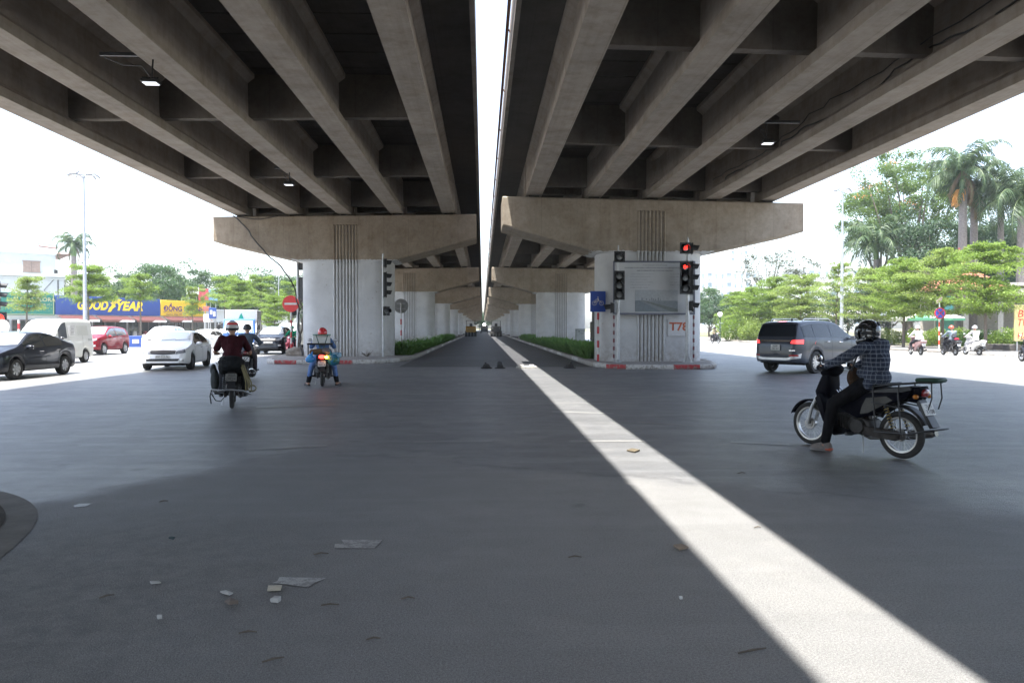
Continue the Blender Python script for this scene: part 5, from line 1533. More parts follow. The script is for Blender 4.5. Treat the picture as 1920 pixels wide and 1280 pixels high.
# box truck
t = thing('box_truck', 'small blue cab truck with white and grey cargo box bearing a green tree', 'truck', (at(448, 47), 47.5, 0), math.atan2(-.98, .20))
P_TB = mat('truck blue', (.055, .13, .36), .35, var=.03, coat=.6)
mb = MB(); mb.prism([(1.55, .45), (1.55, 1.25), (1.42, 1.35), (1.18, 2.05), (1.05, 2.12), (.15, 2.12), (.12, .45)], -.92, .92, 'y', .06); cab = mb.build('cab', P_TB, t)
mb = MB(); mb.prism([(1.50, 1.30), (1.515, 1.32), (1.27, 2.0), (1.235, 1.99)], -.78, .78, 'y'); mb.build('windscreen', M_WIND, t, smooth=0)
for sd in (1, -1):
    mb = MB(); mb.prism([(.35, 1.3), (1.2, 1.3), (1.02, 1.95), (.35, 1.95)], sd * .915, sd * .935, 'y'); mb.build('window', M_GLASS, t, smooth=0)
    mb = MB(); mb.ball((1.56, sd * .66, .80), (.04, .16, .11), 10, 8); mb.build('headlight', M_LAMP, t)
    mb = MB(); mb.tube([(1.3, sd * .9, 1.9), (1.45, sd * 1.15, 1.75)], .015, 5); mb.box((1.45, sd * 1.15, 1.62), (.05, .17, .32), bev=.02); mb.build('mirror', M_BLACK, t)
    for x in (.9, -1.75): wheel(t, x, sd * .78, .34, .22, sd, 'steel', M_STEEL)
mb = MB(); mb.box((1.57, 0, .52), (.10, 1.84, .22), bev=.03); mb.build('bumper', M_WP, t)
mb = MB(); mb.ball((1.58, 0, 1.02), (.02, .13, .10), 10, 6); mb.build('badge', M_WP, t)
mb = MB(); mb.box((1.63, 0, .5), (.02, .48, .11)); b = mb.build('number_plate', M_PLATE, t); text('29H-118.06', 'lettering', M_TXT, b, (0, 1, 0), ZU, (1.645, 0, .5), width=.4, height=.07)
mb = MB(); mb.box((-1.2, 0, .62), (2.7, .8, .16)); mb.build('chassis', M_BLACK, t)
mb = MB(); mb.box((-1.35, 0, 1.74), (2.9, 1.88, 1.90), bev=.02); bx_ = mb.build('cargo_box', mat('cargo box white', (.44, .45, .47), .5, var=.03), t)
mb = MB()
for sd in (1, -1):
    for k in range(24): mb.box((-1.35, sd * .945, .86 + k * .076), (2.84, .03, .038))
mb.build('corrugation', mat('cargo box grey', (.20, .20, .21), .55, .2, var=.1), bx_, smooth=0)
mb = MB(); xx = .112
for k, (w_, z0, z1) in enumerate([(.05, 2.42, 2.35), (.13, 2.38, 2.24), (.20, 2.28, 2.10), (.27, 2.16, 1.96)]): mb.prism([(-w_, z1), (w_, z1), (.02, z0 + .06), (-.02, z0 + .06)], xx, xx + .01 + .002 * k, 'x')
mb.prism([(-.025, 1.86), (.025, 1.86), (.025, 1.97), (-.025, 1.97)], xx, xx + .012, 'x'); mb.build('tree_emblem', mat('emblem green', (.0, .22, .15), .5, var=0), bx_, smooth=0)

# ------------------------------------------------------------ motorcycles (local x forward, rear axle at x=0)
def spokes(mb, c, r, n=28, m=0):
    for k in range(n):
        a = 2 * PI * k / n; s_ = .028 if k % 2 else -.028; off = .5 if (k // 2) % 2 else -.5
        mb.tube([(c[0] + .03 * math.cos(a + off), s_, c[1] + .03 * math.sin(a + off)), (c[0] + r * math.cos(a), 0, c[1] + r * math.sin(a))], .0022, 4, m=m)
def moto_wheel(parent, c, r, wd, spoked, rimm):
    mb = MB()
    mb.lathe([((r - wd) + wd / 2 * (1 - math.cos(2 * PI * k / 12)) * .98, wd / 2 * math.sin(2 * PI * k / 12)) for k in range(13)], 36, (c[0], 0, c[1]), 'y', cap=False)
    # tread blocks
    w_ = mb.build('wheel', M_RUB, parent)
    rr = r - wd
    mb = MB(); mb.lathe([(rr + .012, -wd * .36), (rr - .008, -wd * .33), (rr - .014, 0), (rr - .008, wd * .33), (rr + .012, wd * .36)], 36, (c[0], 0, c[1]), 'y', cap=False)
    if spoked: spokes(mb, c, rr)
    else:
        for k in range(5):
            a = 2 * PI * k / 5
            for q in (-.16, .16): mb.tube([(c[0] + .03 * math.cos(a), 0, c[1] + .03 * math.sin(a)), (c[0] + rr * math.cos(a + q), 0, c[1] + rr * math.sin(a + q))], [.016, .010], 5)
    mb.lathe([(.001, -.06), (.045, -.055), (.05, -.02), (.05, .02), (.045, .055), (.001, .06)], 16, (c[0], 0, c[1]), 'y')
    if spoked: mb.lathe([(.075, .02), (.08, .03), (.075, .04)], 18, (c[0], 0, c[1]), 'y')
    mb.build('rim', rimm, w_)
    return w_
def band(mb, c, r, a0, a1, w0, w1, th, n=16, m=None):
    """curved mudguard"""
    for i in range(n):
        A, B = R(a0 + (a1 - a0) * i / n), R(a0 + (a1 - a0) * (i + 1) / n)
        wa, wb_ = w0 + (w1 - w0) * i / n, w0 + (w1 - w0) * (i + 1) / n
        prof = lambda a, w_, rr: [(c[0] + (rr - .025) * math.cos(a), -w_, c[1] + (rr - .025) * math.sin(a)), (c[0] + rr * math.cos(a), -w_ * .7, c[1] + rr * math.sin(a)), (c[0] + rr * math.cos(a), w_ * .7, c[1] + rr * math.sin(a)), (c[0] + (rr - .025) * math.cos(a), w_, c[1] + (rr - .025) * math.sin(a))]
        vs = prof(A, wa, r) + prof(B, wb_, r)
        mb.add(vs, [(0, 1, 5, 4), (1, 2, 6, 5), (2, 3, 7, 6)], m)
def motorcycle(name, label, loc, rz, cowl, scooter=False, rimm=None, lit=False, signal=False, plate='29-H5 4527', hero=False, dirty=False, mirrors=True, seatm=None, group=None, wb=1.22):
    t = thing(name, label, 'scooter' if scooter else 'motorcycle', loc, rz, group)
    wr = .235 if scooter else .285; wd = .10 if scooter else .075
    rm = rimm or M_ALU
    moto_wheel(t, (0, wr), wr, wd * 1.1, not scooter, rm); moto_wheel(t, (wb, wr), wr, wd, not scooter, rm)
    # forks and front guard
    hx, hz = wb - .27, .92
    for sd in (1, -1):
        mb = MB(); mb.tube([(wb, sd * .075, wr), (wb - .06, sd * .075, wr + .22), (wb - .13, sd * .06, .66)], [.024, .024, .018], 8); mb.build('fork', M_STEEL if hero else M_BLACK, t)
    mb = MB(); band(mb, (wb, wr), wr + .04, 20, 150, .05, .062, .01); mb.build('front_mudguard', cowl, t, fix=False)
    # leg shield, head cowl
    mb = MB()
    mb.prism([(wb - .17, .60), (wb - .13, .72), (wb - .22, .92), (wb - .27, .99), (wb - .34, .97), (wb - .36, .80), (wb - .32, .62)], -.13, .13, 'y', .05)
    mb.prism([(wb - .22, .66), (wb - .28, .72), (wb - .345, .60), (wb - .40, .40), (wb - .56, .22), (wb - .50, .20), (wb - .34, .36)], -.235, .235, 'y', .03)
    mb.build('leg_shield', cowl, t)
    mb = MB(); mb.ball((wb - .31, 0, 1.0), (.13, .17, .085), 16, 10, rot=Matrix.Rotation(R(25), 3, 'Y')); hc = mb.build('handlebar_cowl', cowl, t)
    mb = MB(); mb.ball((wb - .20, 0, .99), (.035, .09, .055), 12, 8); mb.build('headlight', M_LAMP, hc)
    mb = MB(); mb.tube([(wb - .40, -.34, 1.02), (wb - .36, -.22, 1.04), (wb - .33, 0, 1.02), (wb - .36, .22, 1.04), (wb - .40, .34, 1.02)], .012, 8); hb = mb.build('handlebar', M_STEEL, t)
    for sd in (1, -1):
        mb = MB(); mb.tube([(wb - .375, sd * .25, 1.035), (wb - .40, sd * .36, 1.02)], .018, 8); mb.tube([(wb - .33, sd * .22, 1.035), (wb - .31, sd * .34, 1.01)], .007, 5); mb.build('grip', M_BLACK, hb)
        if mirrors:
            mb = MB(); mb.tube([(wb - .36, sd * .23, 1.04), (wb - .35, sd * .27, 1.15), (wb - .37, sd * .31, 1.20)], .007, 6); mb.ball((wb - .37, sd * .34, 1.22), (.022, .065, .042), 12, 8); o = mb.build('mirror', M_BLACK, t)
            mb = MB(); mb.ball((wb - .386, sd * .34, 1.22), (.010, .055, .034), 12, 6); mb.build('mirror_glass', M_LAMP, o)
    # frame spine, engine, side cowls
    if scooter:
        mb = MB(); mb.prism([(wb - .48, .26), (wb - .48, .32), (.52, .33), (.48, .62), (.42, .74), (-.15, .82), (-.36, .86), (-.40, .80), (-.30, .66), (.0, .52), (.22, .36), (.30, .24)], -.17, .17, 'y', .07); mb.build('side_cowl', cowl, t)
        mb = MB(); mb.box((.72, 0, .29), (.5, .36, .06), bev=.02); mb.build('footboard', M_BLACK, t)
    else:
        mb = MB()
        mb.tube([(wb - .32, 0, .66), (.72, 0, .50), (.40, 0, .52), (.15, 0, .66), (-.25, 0, .76)], .035, 8); mb.tube([(.42, 0, .5), (.38, 0, .30)], .03, 8); mb.build('frame', M_BLACK, t)
        for sd in (1, -1):
            mb = MB(); mb.prism([(wb - .42, .60), (.70, .60), (.55, .66), (.40, .76), (-.10, .80), (-.22, .84), (-.16, .74), (.05, .66), (.28, .50), (.50, .44), (.66, .50)], sd * .06, sd * .15, 'y', .03); mb.build('side_cowl', cowl, t)
            mb = MB()
            if hero:
                mb.prism([(.36, .70), (.10, .74), (.02, .70), (.16, .62), (.34, .52), (.44, .50), (.42, .58)], sd * .152, sd * .156, 'y'); mb.build('sticker', mat('silver sticker', (.05, .048, .042), .5, .2, var=.3), t)
    mb = MB()
    mb.prism([(.60, .26), (.66, .34), (.62, .44), (.48, .46), (.34, .42), (.30, .30), (.38, .22)], -.12, .12, 'y', .03)
    mb.tube([(.60, 0, .34), (.82, 0, .40)], [.07, .06], 12)
    for k in range(5): mb.box((.66 + .035 * k, 0, .355 + .009 * k), (.010, .17, .16))
    mb.tube([(.48, .12, .34), (.48, .165, .34)], [.10, .085], 16); mb.tube([(.42, -.12, .33), (.42, -.16, .33)], [.11, .09], 16)
    mb.build('engine', mat('engine metal', (.045, .042, .04), .6, .4, var=.3, vs=20), t)
    mb = MB(); mb.prism([(.46, .36), (.46, .27), (.3, .235), (.0, .22), (-.07, .25), (-.08, .31), (-.02, .34), (.25, .35)], .095, .145, 'y', .018); mb.build('chain_case', mat('dirty metal', (.04, .034, .03), .7, .3, var=.4, vs=18), t)
    mb = MB()
    for sd in (1, -1): mb.tube([(.36, sd * .09, .33), (0, sd * .09, wr)], .018, 8)
    mb.build('swingarm', M_BLACK, t)
    mb = MB(); mb.tube([(.60, -.05, .24), (.50, -.14, .17), (.25, -.16, .20), (.05, -.165, .24)], .018, 8); mb.tube([(.08, -.165, .235), (0, -.17, .26), (-.26, -.17, .315), (-.30, -.17, .325)], [.03, .05, .048, .03], 12)
    mb.build('exhaust', mat('exhaust steel', (.16, .15, .14), .4, .8, var=.3), t)
    mb = MB(); mb.tube([(-.305, -.17, .326), (-.32, -.17, .329)], [.036, .038], 12); mb.build('exhaust_tip', M_BLACKG, t)
    for sd in (1, -1):
        sh = []; 
        for k in range(72):
            a = k * .62; f = k / 71; ax = V((.0, sd * .145, .33)).lerp(V((.12, sd * .145, .64)), .12 + .8 * f)
            sh.append(ax + V((math.cos(a) * .026, math.sin(a) * .026, 0)))
        mb = MB(); mb.tube(sh, .006, 5); s_ = mb.build('shock_spring', mat('spring brass', (.42, .32, .12), .4, .7, var=.1) if hero else M_STEEL, t)
        mb = MB(); mb.tube([(0, sd * .145, .30), (.13, sd * .145, .66)], .012, 6); mb.build('damper', M_BLACK, s_)
        mb = MB(); mb.tube([(.50, sd * .12, .25), (.50, sd * .24, .25)], .014, 6); mb.tube([(.50, sd * .22, .25), (.50, sd * .34, .26)], .02, 8); mb.build('footpeg', M_BLACK, t)
    # seat
    mb = MB(); mb.prism([(.60, .74), (.62, .78), (.50, .79), (.34, .80), (.22, .84), (-.08, .86), (-.17, .88), (-.19, .83), (-.04, .78), (.30, .72), (.50, .70)], -.12, .12, 'y', .035); mb.build('seat', seatm or M_BLACK, t)
    # tail, plate, rear guard
    mb = MB(); mb.prism([(-.06, .70), (-.16, .86), (-.27, .88), (-.30, .80), (-.22, .68)], -.095, .095, 'y', .03)
    mb.build('tail_cowl', cowl, t)
    mb = MB(); mb.ball((-.285, 0, .80), (.03, .085, .05), 12, 8); mb.build('tail_light', mat('tail lamp glow', (.9, .03, .02), .2, emit=3, var=0) if lit else mat('tail lamp dark', (.22, .015, .015), .2, var=0, coat=.6), t)
    if signal:
        mb = MB(); mb.ball((-.30, -.12, .79), (.03, .05, .04), 10, 8); mb.build('turn_signal', mat('signal glow', (1, .45, .04), .2, emit=5, var=0), t)
    else:
        for sd in (1, -1):
            mb = MB(); mb.ball((-.25, sd * .13, .76), (.03, .035, .028), 10, 6); mb.build('turn_signal', mat('signal amber', (.45, .16, .02), .25, var=0), t)
    mb = MB(); band(mb, (0, wr), wr + .07, 30, 155, .07, .075, .01); mb.build('rear_mudguard', M_BLACK, t, fix=False)
    fp = V((-.44, 0, .66)); rot = Matrix.Rotation(R(-24), 3, 'Y')
    mb = MB(); mb.prism([(-.20, .72), (-.25, .72), (-.42, .42), (-.38, .40)], -.07, .07, 'y', .01); mb.build('mud_flap', M_BLACK, t)
    mb = MB(); mb.box((-.325, 0, .62), (.012, .20, .15), rot=Matrix.Rotation(R(24), 3, 'Y'), bev=.004); pl = mb.build('number_plate', mat('dirty plate', (.16, .155, .14), .8, var=.4, vs=30) if dirty else M_PLATE, t)
    nx = V((-math.cos(R(24)), 0, math.sin(R(24)) * 1)); upv = V((math.sin(R(24)), 0, math.cos(R(24))))
    a, b = plate.split(' ')
    text(a, 'lettering', M_TXT, pl, (0, -1, 0), upv, V((-.325, 0, .62)) + upv * .034, width=.12, height=.045, depth=.011)
    text(b, 'lettering', M_TXT, pl, (0, -1, 0), upv, V((-.325, 0, .62)) - upv * .034, width=.16, height=.05, depth=.011)
    if not scooter:
        mb = MB(); mb.tube([(.40, .15, .24), (.36, .20, .03)], .012, 6); mb.build('side_stand', M_STEEL, t)
    return t
def at2(px, Y): return at(px, Y), Y
# the plaid rider's bike
BX, BY = 4.97, 8.66; BRZ = math.atan2(.885, -.465)
M_NAVY = mat('bike cowl navy', (.004, .004, .008), .7, var=.1, coat=.03, spec=.05)
hb = motorcycle('motorcycle', 'dark step-through motorcycle ridden by the plaid rider, spoked wheels and rear rack', (BX, BY, 0), BRZ, M_NAVY, hero=True, rimm=mat('worn chrome rim', (.42, .41, .40), .3, .8, var=.2), plate='29-M1 3108', mirrors=False, wb=1.26)
mb = MB()
for sd in (1, -1):
    mb.tube([(.30, sd * .15, .84), (-.05, sd * .15, .90), (-.30, sd * .13, .925), (-.42, sd * .09, .93)], .011, 6)
    mb.tube([(.26, sd * .16, .86), (.24, sd * .20, .80), (.20, sd * .20, .30)], .009, 6); mb.tube([(-.06, sd * .15, .89), (-.08, sd * .20, .80), (-.12, sd * .20, .30)], .009, 6)
    mb.tube([(.26, sd * .205, .66), (-.14, sd * .205, .62)], .008, 6); mb.tube([(.22, sd * .205, .31), (-.20, sd * .20, .33), (-.46, sd * .16, .40)], .010, 6)
    mb.tube([(-.41, sd * .09, .92), (-.42, sd * .10, .75), (-.38, sd * .10, .62)], .008, 6)
for x in (.1, -.1, -.26, -.40): mb.tube([(x, -.14, .895 if x > -.2 else .925), (x, .14, .895 if x > -.2 else .925)], .008, 6)
mb.tube([(-.46, -.16, .40), (-.50, 0, .41), (-.46, .16, .40)], .010, 6)
mb.build('rear_rack', M_BLACK, hb)
mb = MB(); mb.box((-.35, 0, .955), (.27, .22, .05), rot=Matrix.Rotation(R(2), 3, 'Y'), bev=.02); mb.build('rack_pad', mat('green cushion', (.015, .05, .03), .6), hb)
for sd in (1, -1):
    mb = MB(); mb.tube([(.90, sd * .23, 1.04), (.93, sd * .25, 1.12), (.92, sd * .28, 1.15)], .006, 6); mb.ball((.915, sd * .30, 1.165), (.03, .055, .045), 12, 8); o = mb.build('mirror', M_CHROME, hb)
mb = MB(); mb.tube([(.86, -.02, .80), (.80, -.03, .72), (.74, .03, .66), (.80, .04, .60)], .007, 6); mb.tube([(.84, .06, .76), (.76, .05, .66)], .007, 6); mb.build('front_hook', M_CHROME, hb)
# laden bike of the maroon rider
mz = motorcycle('motorcycle', 'battered motorcycle hung with cables and gear, ridden by the maroon shirt rider', (-4.84, 14.6, 0), math.atan2(.95, -.28), M_BLACK, plate='29-N1 0424', dirty=True, rimm=M_STEEL, mirrors=False)
# second bike ahead
m2 = motorcycle('motorcycle', 'motorcycle of the rider in the blue-grey jacket, mostly behind the laden bike', (at(462, 23.0), 23.0, 0), math.atan2(.97, -.24), M_BLACK, plate='29-K6 8211', rimm=M_STEEL, mirrors=False)
m3 = motorcycle('motorcycle', 'street seller motorcycle with red tail light, loaded with table and plastic bags', (-4.26, 20.0, 0), math.atan2(.98, -.18), M_BLACK, plate='29-X5 4814', rimm=M_STEEL, lit=True, signal=True)
m4 = motorcycle('scooter', 'red scooter facing the camera behind the striped no-entry pole', (-11.25, 45.1, 0), math.atan2(-1, -.05), mat('scooter red', (.42, .03, .06), .3, coat=.6), True, plate='29-E1 6613', mirrors=True)
GSC = 'scooters riding along the far side road'
s1 = motorcycle('scooter', 'pinkish scooter of the rider in the flapping white jacket', (at(1727, 41.8), 41.8, 0), math.atan2(.99, .10), mat('scooter rose', (.28, .17, .17), .35, coat=.5), True, plate='29-D2 1045', group=GSC)
s2 = motorcycle('scooter', 'black scooter of the rider with the orange helmet', (at(1792, 41.0), 41.0, 0), math.atan2(.99, .05), M_BLACKG, True, plate='30-F3 2180', group=GSC)
s3 = motorcycle('scooter', 'white scooter of the rider dressed all in white', (at(1837, 41.2), 41.2, 0), math.atan2(.99, .0), mat('scooter white', (.55, .55, .55), .35, coat=.5), True, plate='29-G7 3396', group=GSC)
s4 = motorcycle('scooter', 'scooter at the right edge of the photo, only its front wheel in view', (at(1952, 32.5), 32.5, 0), math.atan2(.99, .03), M_BLACKG, True, plate='29-B1 7042', group=GSC)
s5 = motorcycle('motorcycle', 'tiny distant motorcycle on the sunlit road below the globe lamp', (at(1336, 76), 76, 0), math.atan2(-.98, .2), M_BLACK, plate='29-Y3 5120')

# paving machines far down the lane
def roller(label, loc, rz, body, canopy, kind):
    t = thing(kind, label, 'paving machine', loc, rz)
    mb = MB(); mb.prism([(-1.6, .7), (-1.6, 1.7), (-.5, 1.9), (1.2, 1.75), (1.6, 1.4), (1.6, .7)], -.95, .95, 'y', .08); mb.build('body', body, t)
    for k in range(4):
        mb = MB(); mb.tube([(-1.2, -.84 + k * .56 - .22, .52), (-1.2, -.84 + k * .56 + .22, .52)], .52, 20); mb.build('tyre', M_RUB, t)
    mb = MB(); mb.tube([(1.2, -.95, .55), (1.2, .95, .55)], .55, 24); mb.build('drum', M_STEEL, t)
    for sx in (-.9, .7):
        for sy in (-.8, .8):
            mb = MB(); mb.tube([(sx, sy, 1.7), (sx, sy, 2.9)], .04, 6); mb.build('canopy_post', M_BLACK, t)
    mb = MB(); mb.box((-.1, 0, 2.95), (2.0, 1.9, .08), bev=.02); mb.build('canopy', canopy, t)
    mb = MB(); mb.box((-.2, 0, 1.95), (.45, .5, .12), bev=.03); mb.box((-.42, 0, 2.2), (.1, .5, .45), bev=.03); mb.build('seat', M_BLACK, t)
    mb = MB(); mb.tube([(.25, -.18, 2.15), (.25, .18, 2.15)], .02, 6); mb.tube([(.3, 0, 1.8), (.25, 0, 2.15)], .02, 6); mb.build('steering_wheel', M_BLACK, t)
    mb = MB(); mb.box((-1.63, 0, 1.25), (.04, 1.3, .45), bev=.01); mb.build('rear_panel', M_BLACK if kind == 'asphalt_paver' else mat('machine dark yellow', (.30, .17, .03), .5), t)
    for sy in (-.6, .6):
        mb = MB(); mb.ball((-1.65, sy, 1.5), .07, 8, 6); mb.build('lamp', M_LAMP, t)
    return t
MY = mat('machine yellow', (.42, .24, .035), .5, var=.25, vs=4)
roller('yellow tyred roller parked on the left of the lane far below the viaduct', (at(883, 140), 140, 0), PI / 2, MY, M_BLACK, 'tyred_roller')
roller('dark paving machine with a yellow panel on the right of the lane', (at(930, 140), 140, 0), PI / 2, M_BLACK, mat('canopy pale green', (.25, .36, .31), .5), 'asphalt_paver')
t = thing('dump_truck', 'dark truck with headlight shining at the far end of the lane', 'truck', (at(908, 230), 230, 0), -PI / 2)
mb = MB(); mb.box((0, 0, 1.6), (4.5, 2.3, 1.6), bev=.1); mb.build('body', M_BLACK, t)
mb = MB(); mb.box((2.6, 0, 1.4), (1.2, 2.2, 1.9), bev=.15); mb.build('cab', M_BLACK, t)
mb = MB(); mb.box((3.22, 0, 1.9), (.04, 1.8, .7), bev=.01); mb.build('windscreen', M_GLASS, t)
mb = MB(); mb.ball((2.6, 0, 2.6), .42, 12, 8); mb.build('work_lamp', mat('work lamp lit', (1, 1, .95), .3, emit=4, var=0), t)
for x in (-1.5, 2.4):
    for sd in (1, -1): wheel(t, x, sd * 1.0, .5, .3, sd, 'steel', M_STEEL)
# ------------------------------------------------------------ people
def plaid():
    t = NT('plaid shirt')
    tc = t.n('TexCoord'); sp = t.n('SeparateXYZ', i_0=tc.outputs['Object']); sn = t.n('SeparateXYZ', i_0=tc.outputs['Normal'])
    def ln(co, s_, off, w_):
        f = t.math('FRACT', t.math('ADD', t.math('DIVIDE', co, s_), off)); return t.math('LESS_THAN', f, w_)
    wob = t.math('MULTIPLY', t.noise(tc.outputs['Object'], 4, 2), .02)
    z = t.math('ADD', sp.outputs[2], wob)
    side = t.math('GREATER_THAN', t.math('ABSOLUTE', sn.outputs[1]), .72)
    hz = t.math('ADD', t.math('MULTIPLY', sp.outputs[0], side), t.math('MULTIPLY', sp.outputs[1], t.math('SUBTRACT', 1.0, side)))
    hz = t.math('ADD', hz, wob)
    l1 = t.math('MAXIMUM', ln(z, .052, 0, .12), t.math('MULTIPLY', ln(hz, .052, .3, .12), .6))
    l2 = t.math('MAXIMUM', ln(z, .058, .45, .30), ln(hz, .058, .75, .30))
    c = t.mix(t.math('MULTIPLY', l2, .5), (.026, .034, .058), (.06, .074, .105))
    c = t.mix(t.math('MULTIPLY', l1, .62), c, (.34, .37, .42))
    t.base(c); t.set(Roughness=.9, Specular_IOR_Level=.15)
    t.bump(t.noise(t.mapv(tc.outputs['Object'], (1, 1, .6)), 12, 3, .55), 1.0, .04)
    return t.m
def cloth(name, col, var=.12):
    if name in MATS: return MATS[name]
    t = NT(name); p = t.n('TexCoord').outputs['Object']
    fold = t.noise(t.mapv(p, (1, 1, .55)), 13, 3, .55)
    t.base(t.mix(t.ramp(fold, .35, .65), tuple(k * (1 - var) for k in col), tuple(min(1, k * (1 + var)) for k in col)))
    t.set(Roughness=.92, Specular_IOR_Level=.15)
    t.bump(t.math('ADD', fold, t.math('MULTIPLY', t.noise(p, 160, 2), .05)), 1.0, .035)
    MATS[name] = t.m
    return t.m
def person(label, loc, rz, pose, shirt, trousers, shoe, helmet, hcol, bare=False, vox=.011, group=None, hero=False, extra=None, skin=None, mask=None, cuffs=None):
    J = dict(hip=(.34, .88), chest=(.36, 1.18), neck=(.38, 1.40), head=(.43, 1.53), shw=.19,
             el=((.60, .30, 1.12), (.60, -.30, 1.12)), ha=((.86, .31, 1.03), (.86, -.31, 1.03)),
             kn=((.80, .20, .66), (.80, -.20, .66)), an=((.62, .22, .28), (.62, -.22, .28)), toe=((.78, .24, .22), (.78, -.24, .22)))
    J.update(pose)
    hip, chest, neck, head = [V((p[0], 0, p[1])) for p in (J['hip'], J['chest'], J['neck'], J['head'])]
    sk = skin or M_SKIN
    B = [('c', hip, chest, .125, .135), ('c', chest, neck - V((0, 0, .07)), .13, .08), ('c', neck - V((0, 0, .05)), head - V((.01, 0, .02)), .055, .055),
         ('e', head + V((0, 0, .015)), (.092, .075, .115)), ('e', head + V((.045, 0, -.055)), (.045, .045, .05)),
         ('c', head + V((.095, 0, .01)), head + V((.112, 0, -.025)), .012, .016), ('c', head + V((.088, -.02, -.058)), head + V((.088, .02, -.058)), .010, .010)]
    for sd in (0, 1):
        s_ = 1 if sd == 0 else -1
        B += [('e', head + V((-.005, s_ * .078, -.005)), (.018, .010, .030))]
        sh = neck + V((-.02, s_ * J['shw'], -.055)); el = V(J['el'][sd]); ha = V(J['ha'][sd]); wr_ = ha + (el - ha).normalized() * .07
        B += [('c', chest + V((0, 0, .08)), sh, .09, .055), ('c', sh, el, .048, .040), ('c', el, wr_, .040, .027), ('c', wr_, ha + V((0, 0, .012)), .027, .030)]
        pc = ha + V((.012, 0, .014))
        for k in range(4):
            y = (k - 1.5) * .021 * s_; L_ = (.9, 1.05, 1.0, .8)[k]; r = .0105 if hero else .0125
            a0 = pc + V((.022, y, .018)); a1 = a0 + V((.028 * L_, 0, -.012)); a2 = a1 + V((.004, 0, -.030 * L_)); a3 = a2 + V((-.022 * L_, 0, -.012))
            B += [('c', pc + V((-.01, y, .008)), a0, r * 1.25, r * 1.1), ('c', a0, a1, r * 1.1, r), ('c', a1, a2, r, r * .95), ('c', a2, a3, r * .95, r * .85)]
        B += [('c', pc + V((-.03, -s_ * .02, 0)), pc + V((-.005, -s_ * .045, -.015)), .015, .013), ('c', pc + V((-.005, -s_ * .045, -.015)), pc + V((.022, -s_ * .042, -.034)), .013, .010)]
        kn, an, to = V(J['kn'][sd]), V(J['an'][sd]), V(J['toe'][sd]); hj = hip + V((.02, s_ * .09, -.02))
        B += [('c', hj, kn, .085, .055), ('c', kn, kn.lerp(an, .35), .055, .053), ('c', kn.lerp(an, .35), an, .053, .034), ('c', an, an - V((.03, 0, .045)), .034, .034), ('c', an - V((0, 0, .04)), to, .036, .028)]
    p = blob('person', B, sk, None, vox, 3)
    p.location = loc; p.rotation_euler = (0, 0, rz); tag(p, label, 'person', group)
    if hero:
        for sd in (0, 1):
            s_ = 1 if sd == 0 else -1; ha = V(J['ha'][sd]); el = V(J['el'][sd]); pc = ha + V((.012, 0, .014)); G = [('c', ha + (el - ha).normalized() * .08, ha, .036, .036), ('e', pc, (.045, .046, .030))]
            for k in range(4):
                y = (k - 1.5) * .022 * s_; L_ = (.9, 1.05, 1.0, .8)[k]; a0 = pc + V((.022, y, .018)); a1 = a0 + V((.030 * L_, 0, -.012)); a2 = a1 + V((.004, 0, -.032 * L_)); a3 = a2 + V((-.022 * L_, 0, -.012))
                G += [('c', a0, a1, .0145, .0135), ('c', a1, a2, .0135, .013), ('c', a2, a3, .013, .012)]
            G += [('c', pc + V((-.005, -s_ * .045, -.015)), pc + V((.022, -s_ * .042, -.034)), .0165, .0145)]
            blob('glove', G, cloth('dark glove', (.02, .022, .028)), p, .006, 1)
    # shirt
    S = [('c', hip + V((0, 0, .0)), chest, .150, .160), ('c', chest, neck - V((.01, 0, .10)), .158, .11), ('e', chest + V((-.01, 0, .02)), (.125, .185, .20)), ('e', hip + V((0, 0, .05)), (.14, .175, .14)), ('c', neck - V((0, 0, .07)), neck - V((0, 0, .03)), .075, .062)]
    for sd in (0, 1):
        s_ = 1 if sd == 0 else -1
        sh = neck + V((-.02, s_ * J['shw'], -.055)); el = V(J['el'][sd]); ha = V(J['ha'][sd]); wr_ = ha + (el - ha).normalized() * .06
        S += [('c', chest + V((-.01, s_ * .05, .10)), sh, .11, .072)]
        if bare:
            S += [('c', sh, sh.lerp(el, .72), .072, .070)]
        else:
            S += [('c', sh, el, .073, .062), ('c', el, wr_, .062, .042), ('e', el, (.066, .062, .062))]
            for q in (.25, .5, .75): S += [('e', el.lerp(wr_, q), (.050, .054 + .006 * q, .050))]
    if extra: S += extra
    so = blob('shirt', S, shirt, p, max(vox, .010), 3)
    T = [('e', hip + V((0, 0, -.03)), (.15, .17, .12))]
    for sd in (0, 1):
        s_ = 1 if sd == 0 else -1
        kn, an = V(J['kn'][sd]), V(J['an'][sd]); hj = hip + V((.02, s_ * .09, -.03))
        T += [('c', hj, kn, .108, .076), ('e', kn, (.078, .074, .078)), ('c', kn, an + V((0, 0, .02)), .074, .058)]
    blob('trousers', T, trousers, p, max(vox, .011), 2)
    if cuffs:
        for sd in (0, 1):
            kn, an = V(J['kn'][sd]), V(J['an'][sd]); q = an.lerp(kn, .32)
            blob('trouser_cuff', [('c', q, an + V((0, 0, .02)), .069, .062)], cuffs, p, .012, 1)
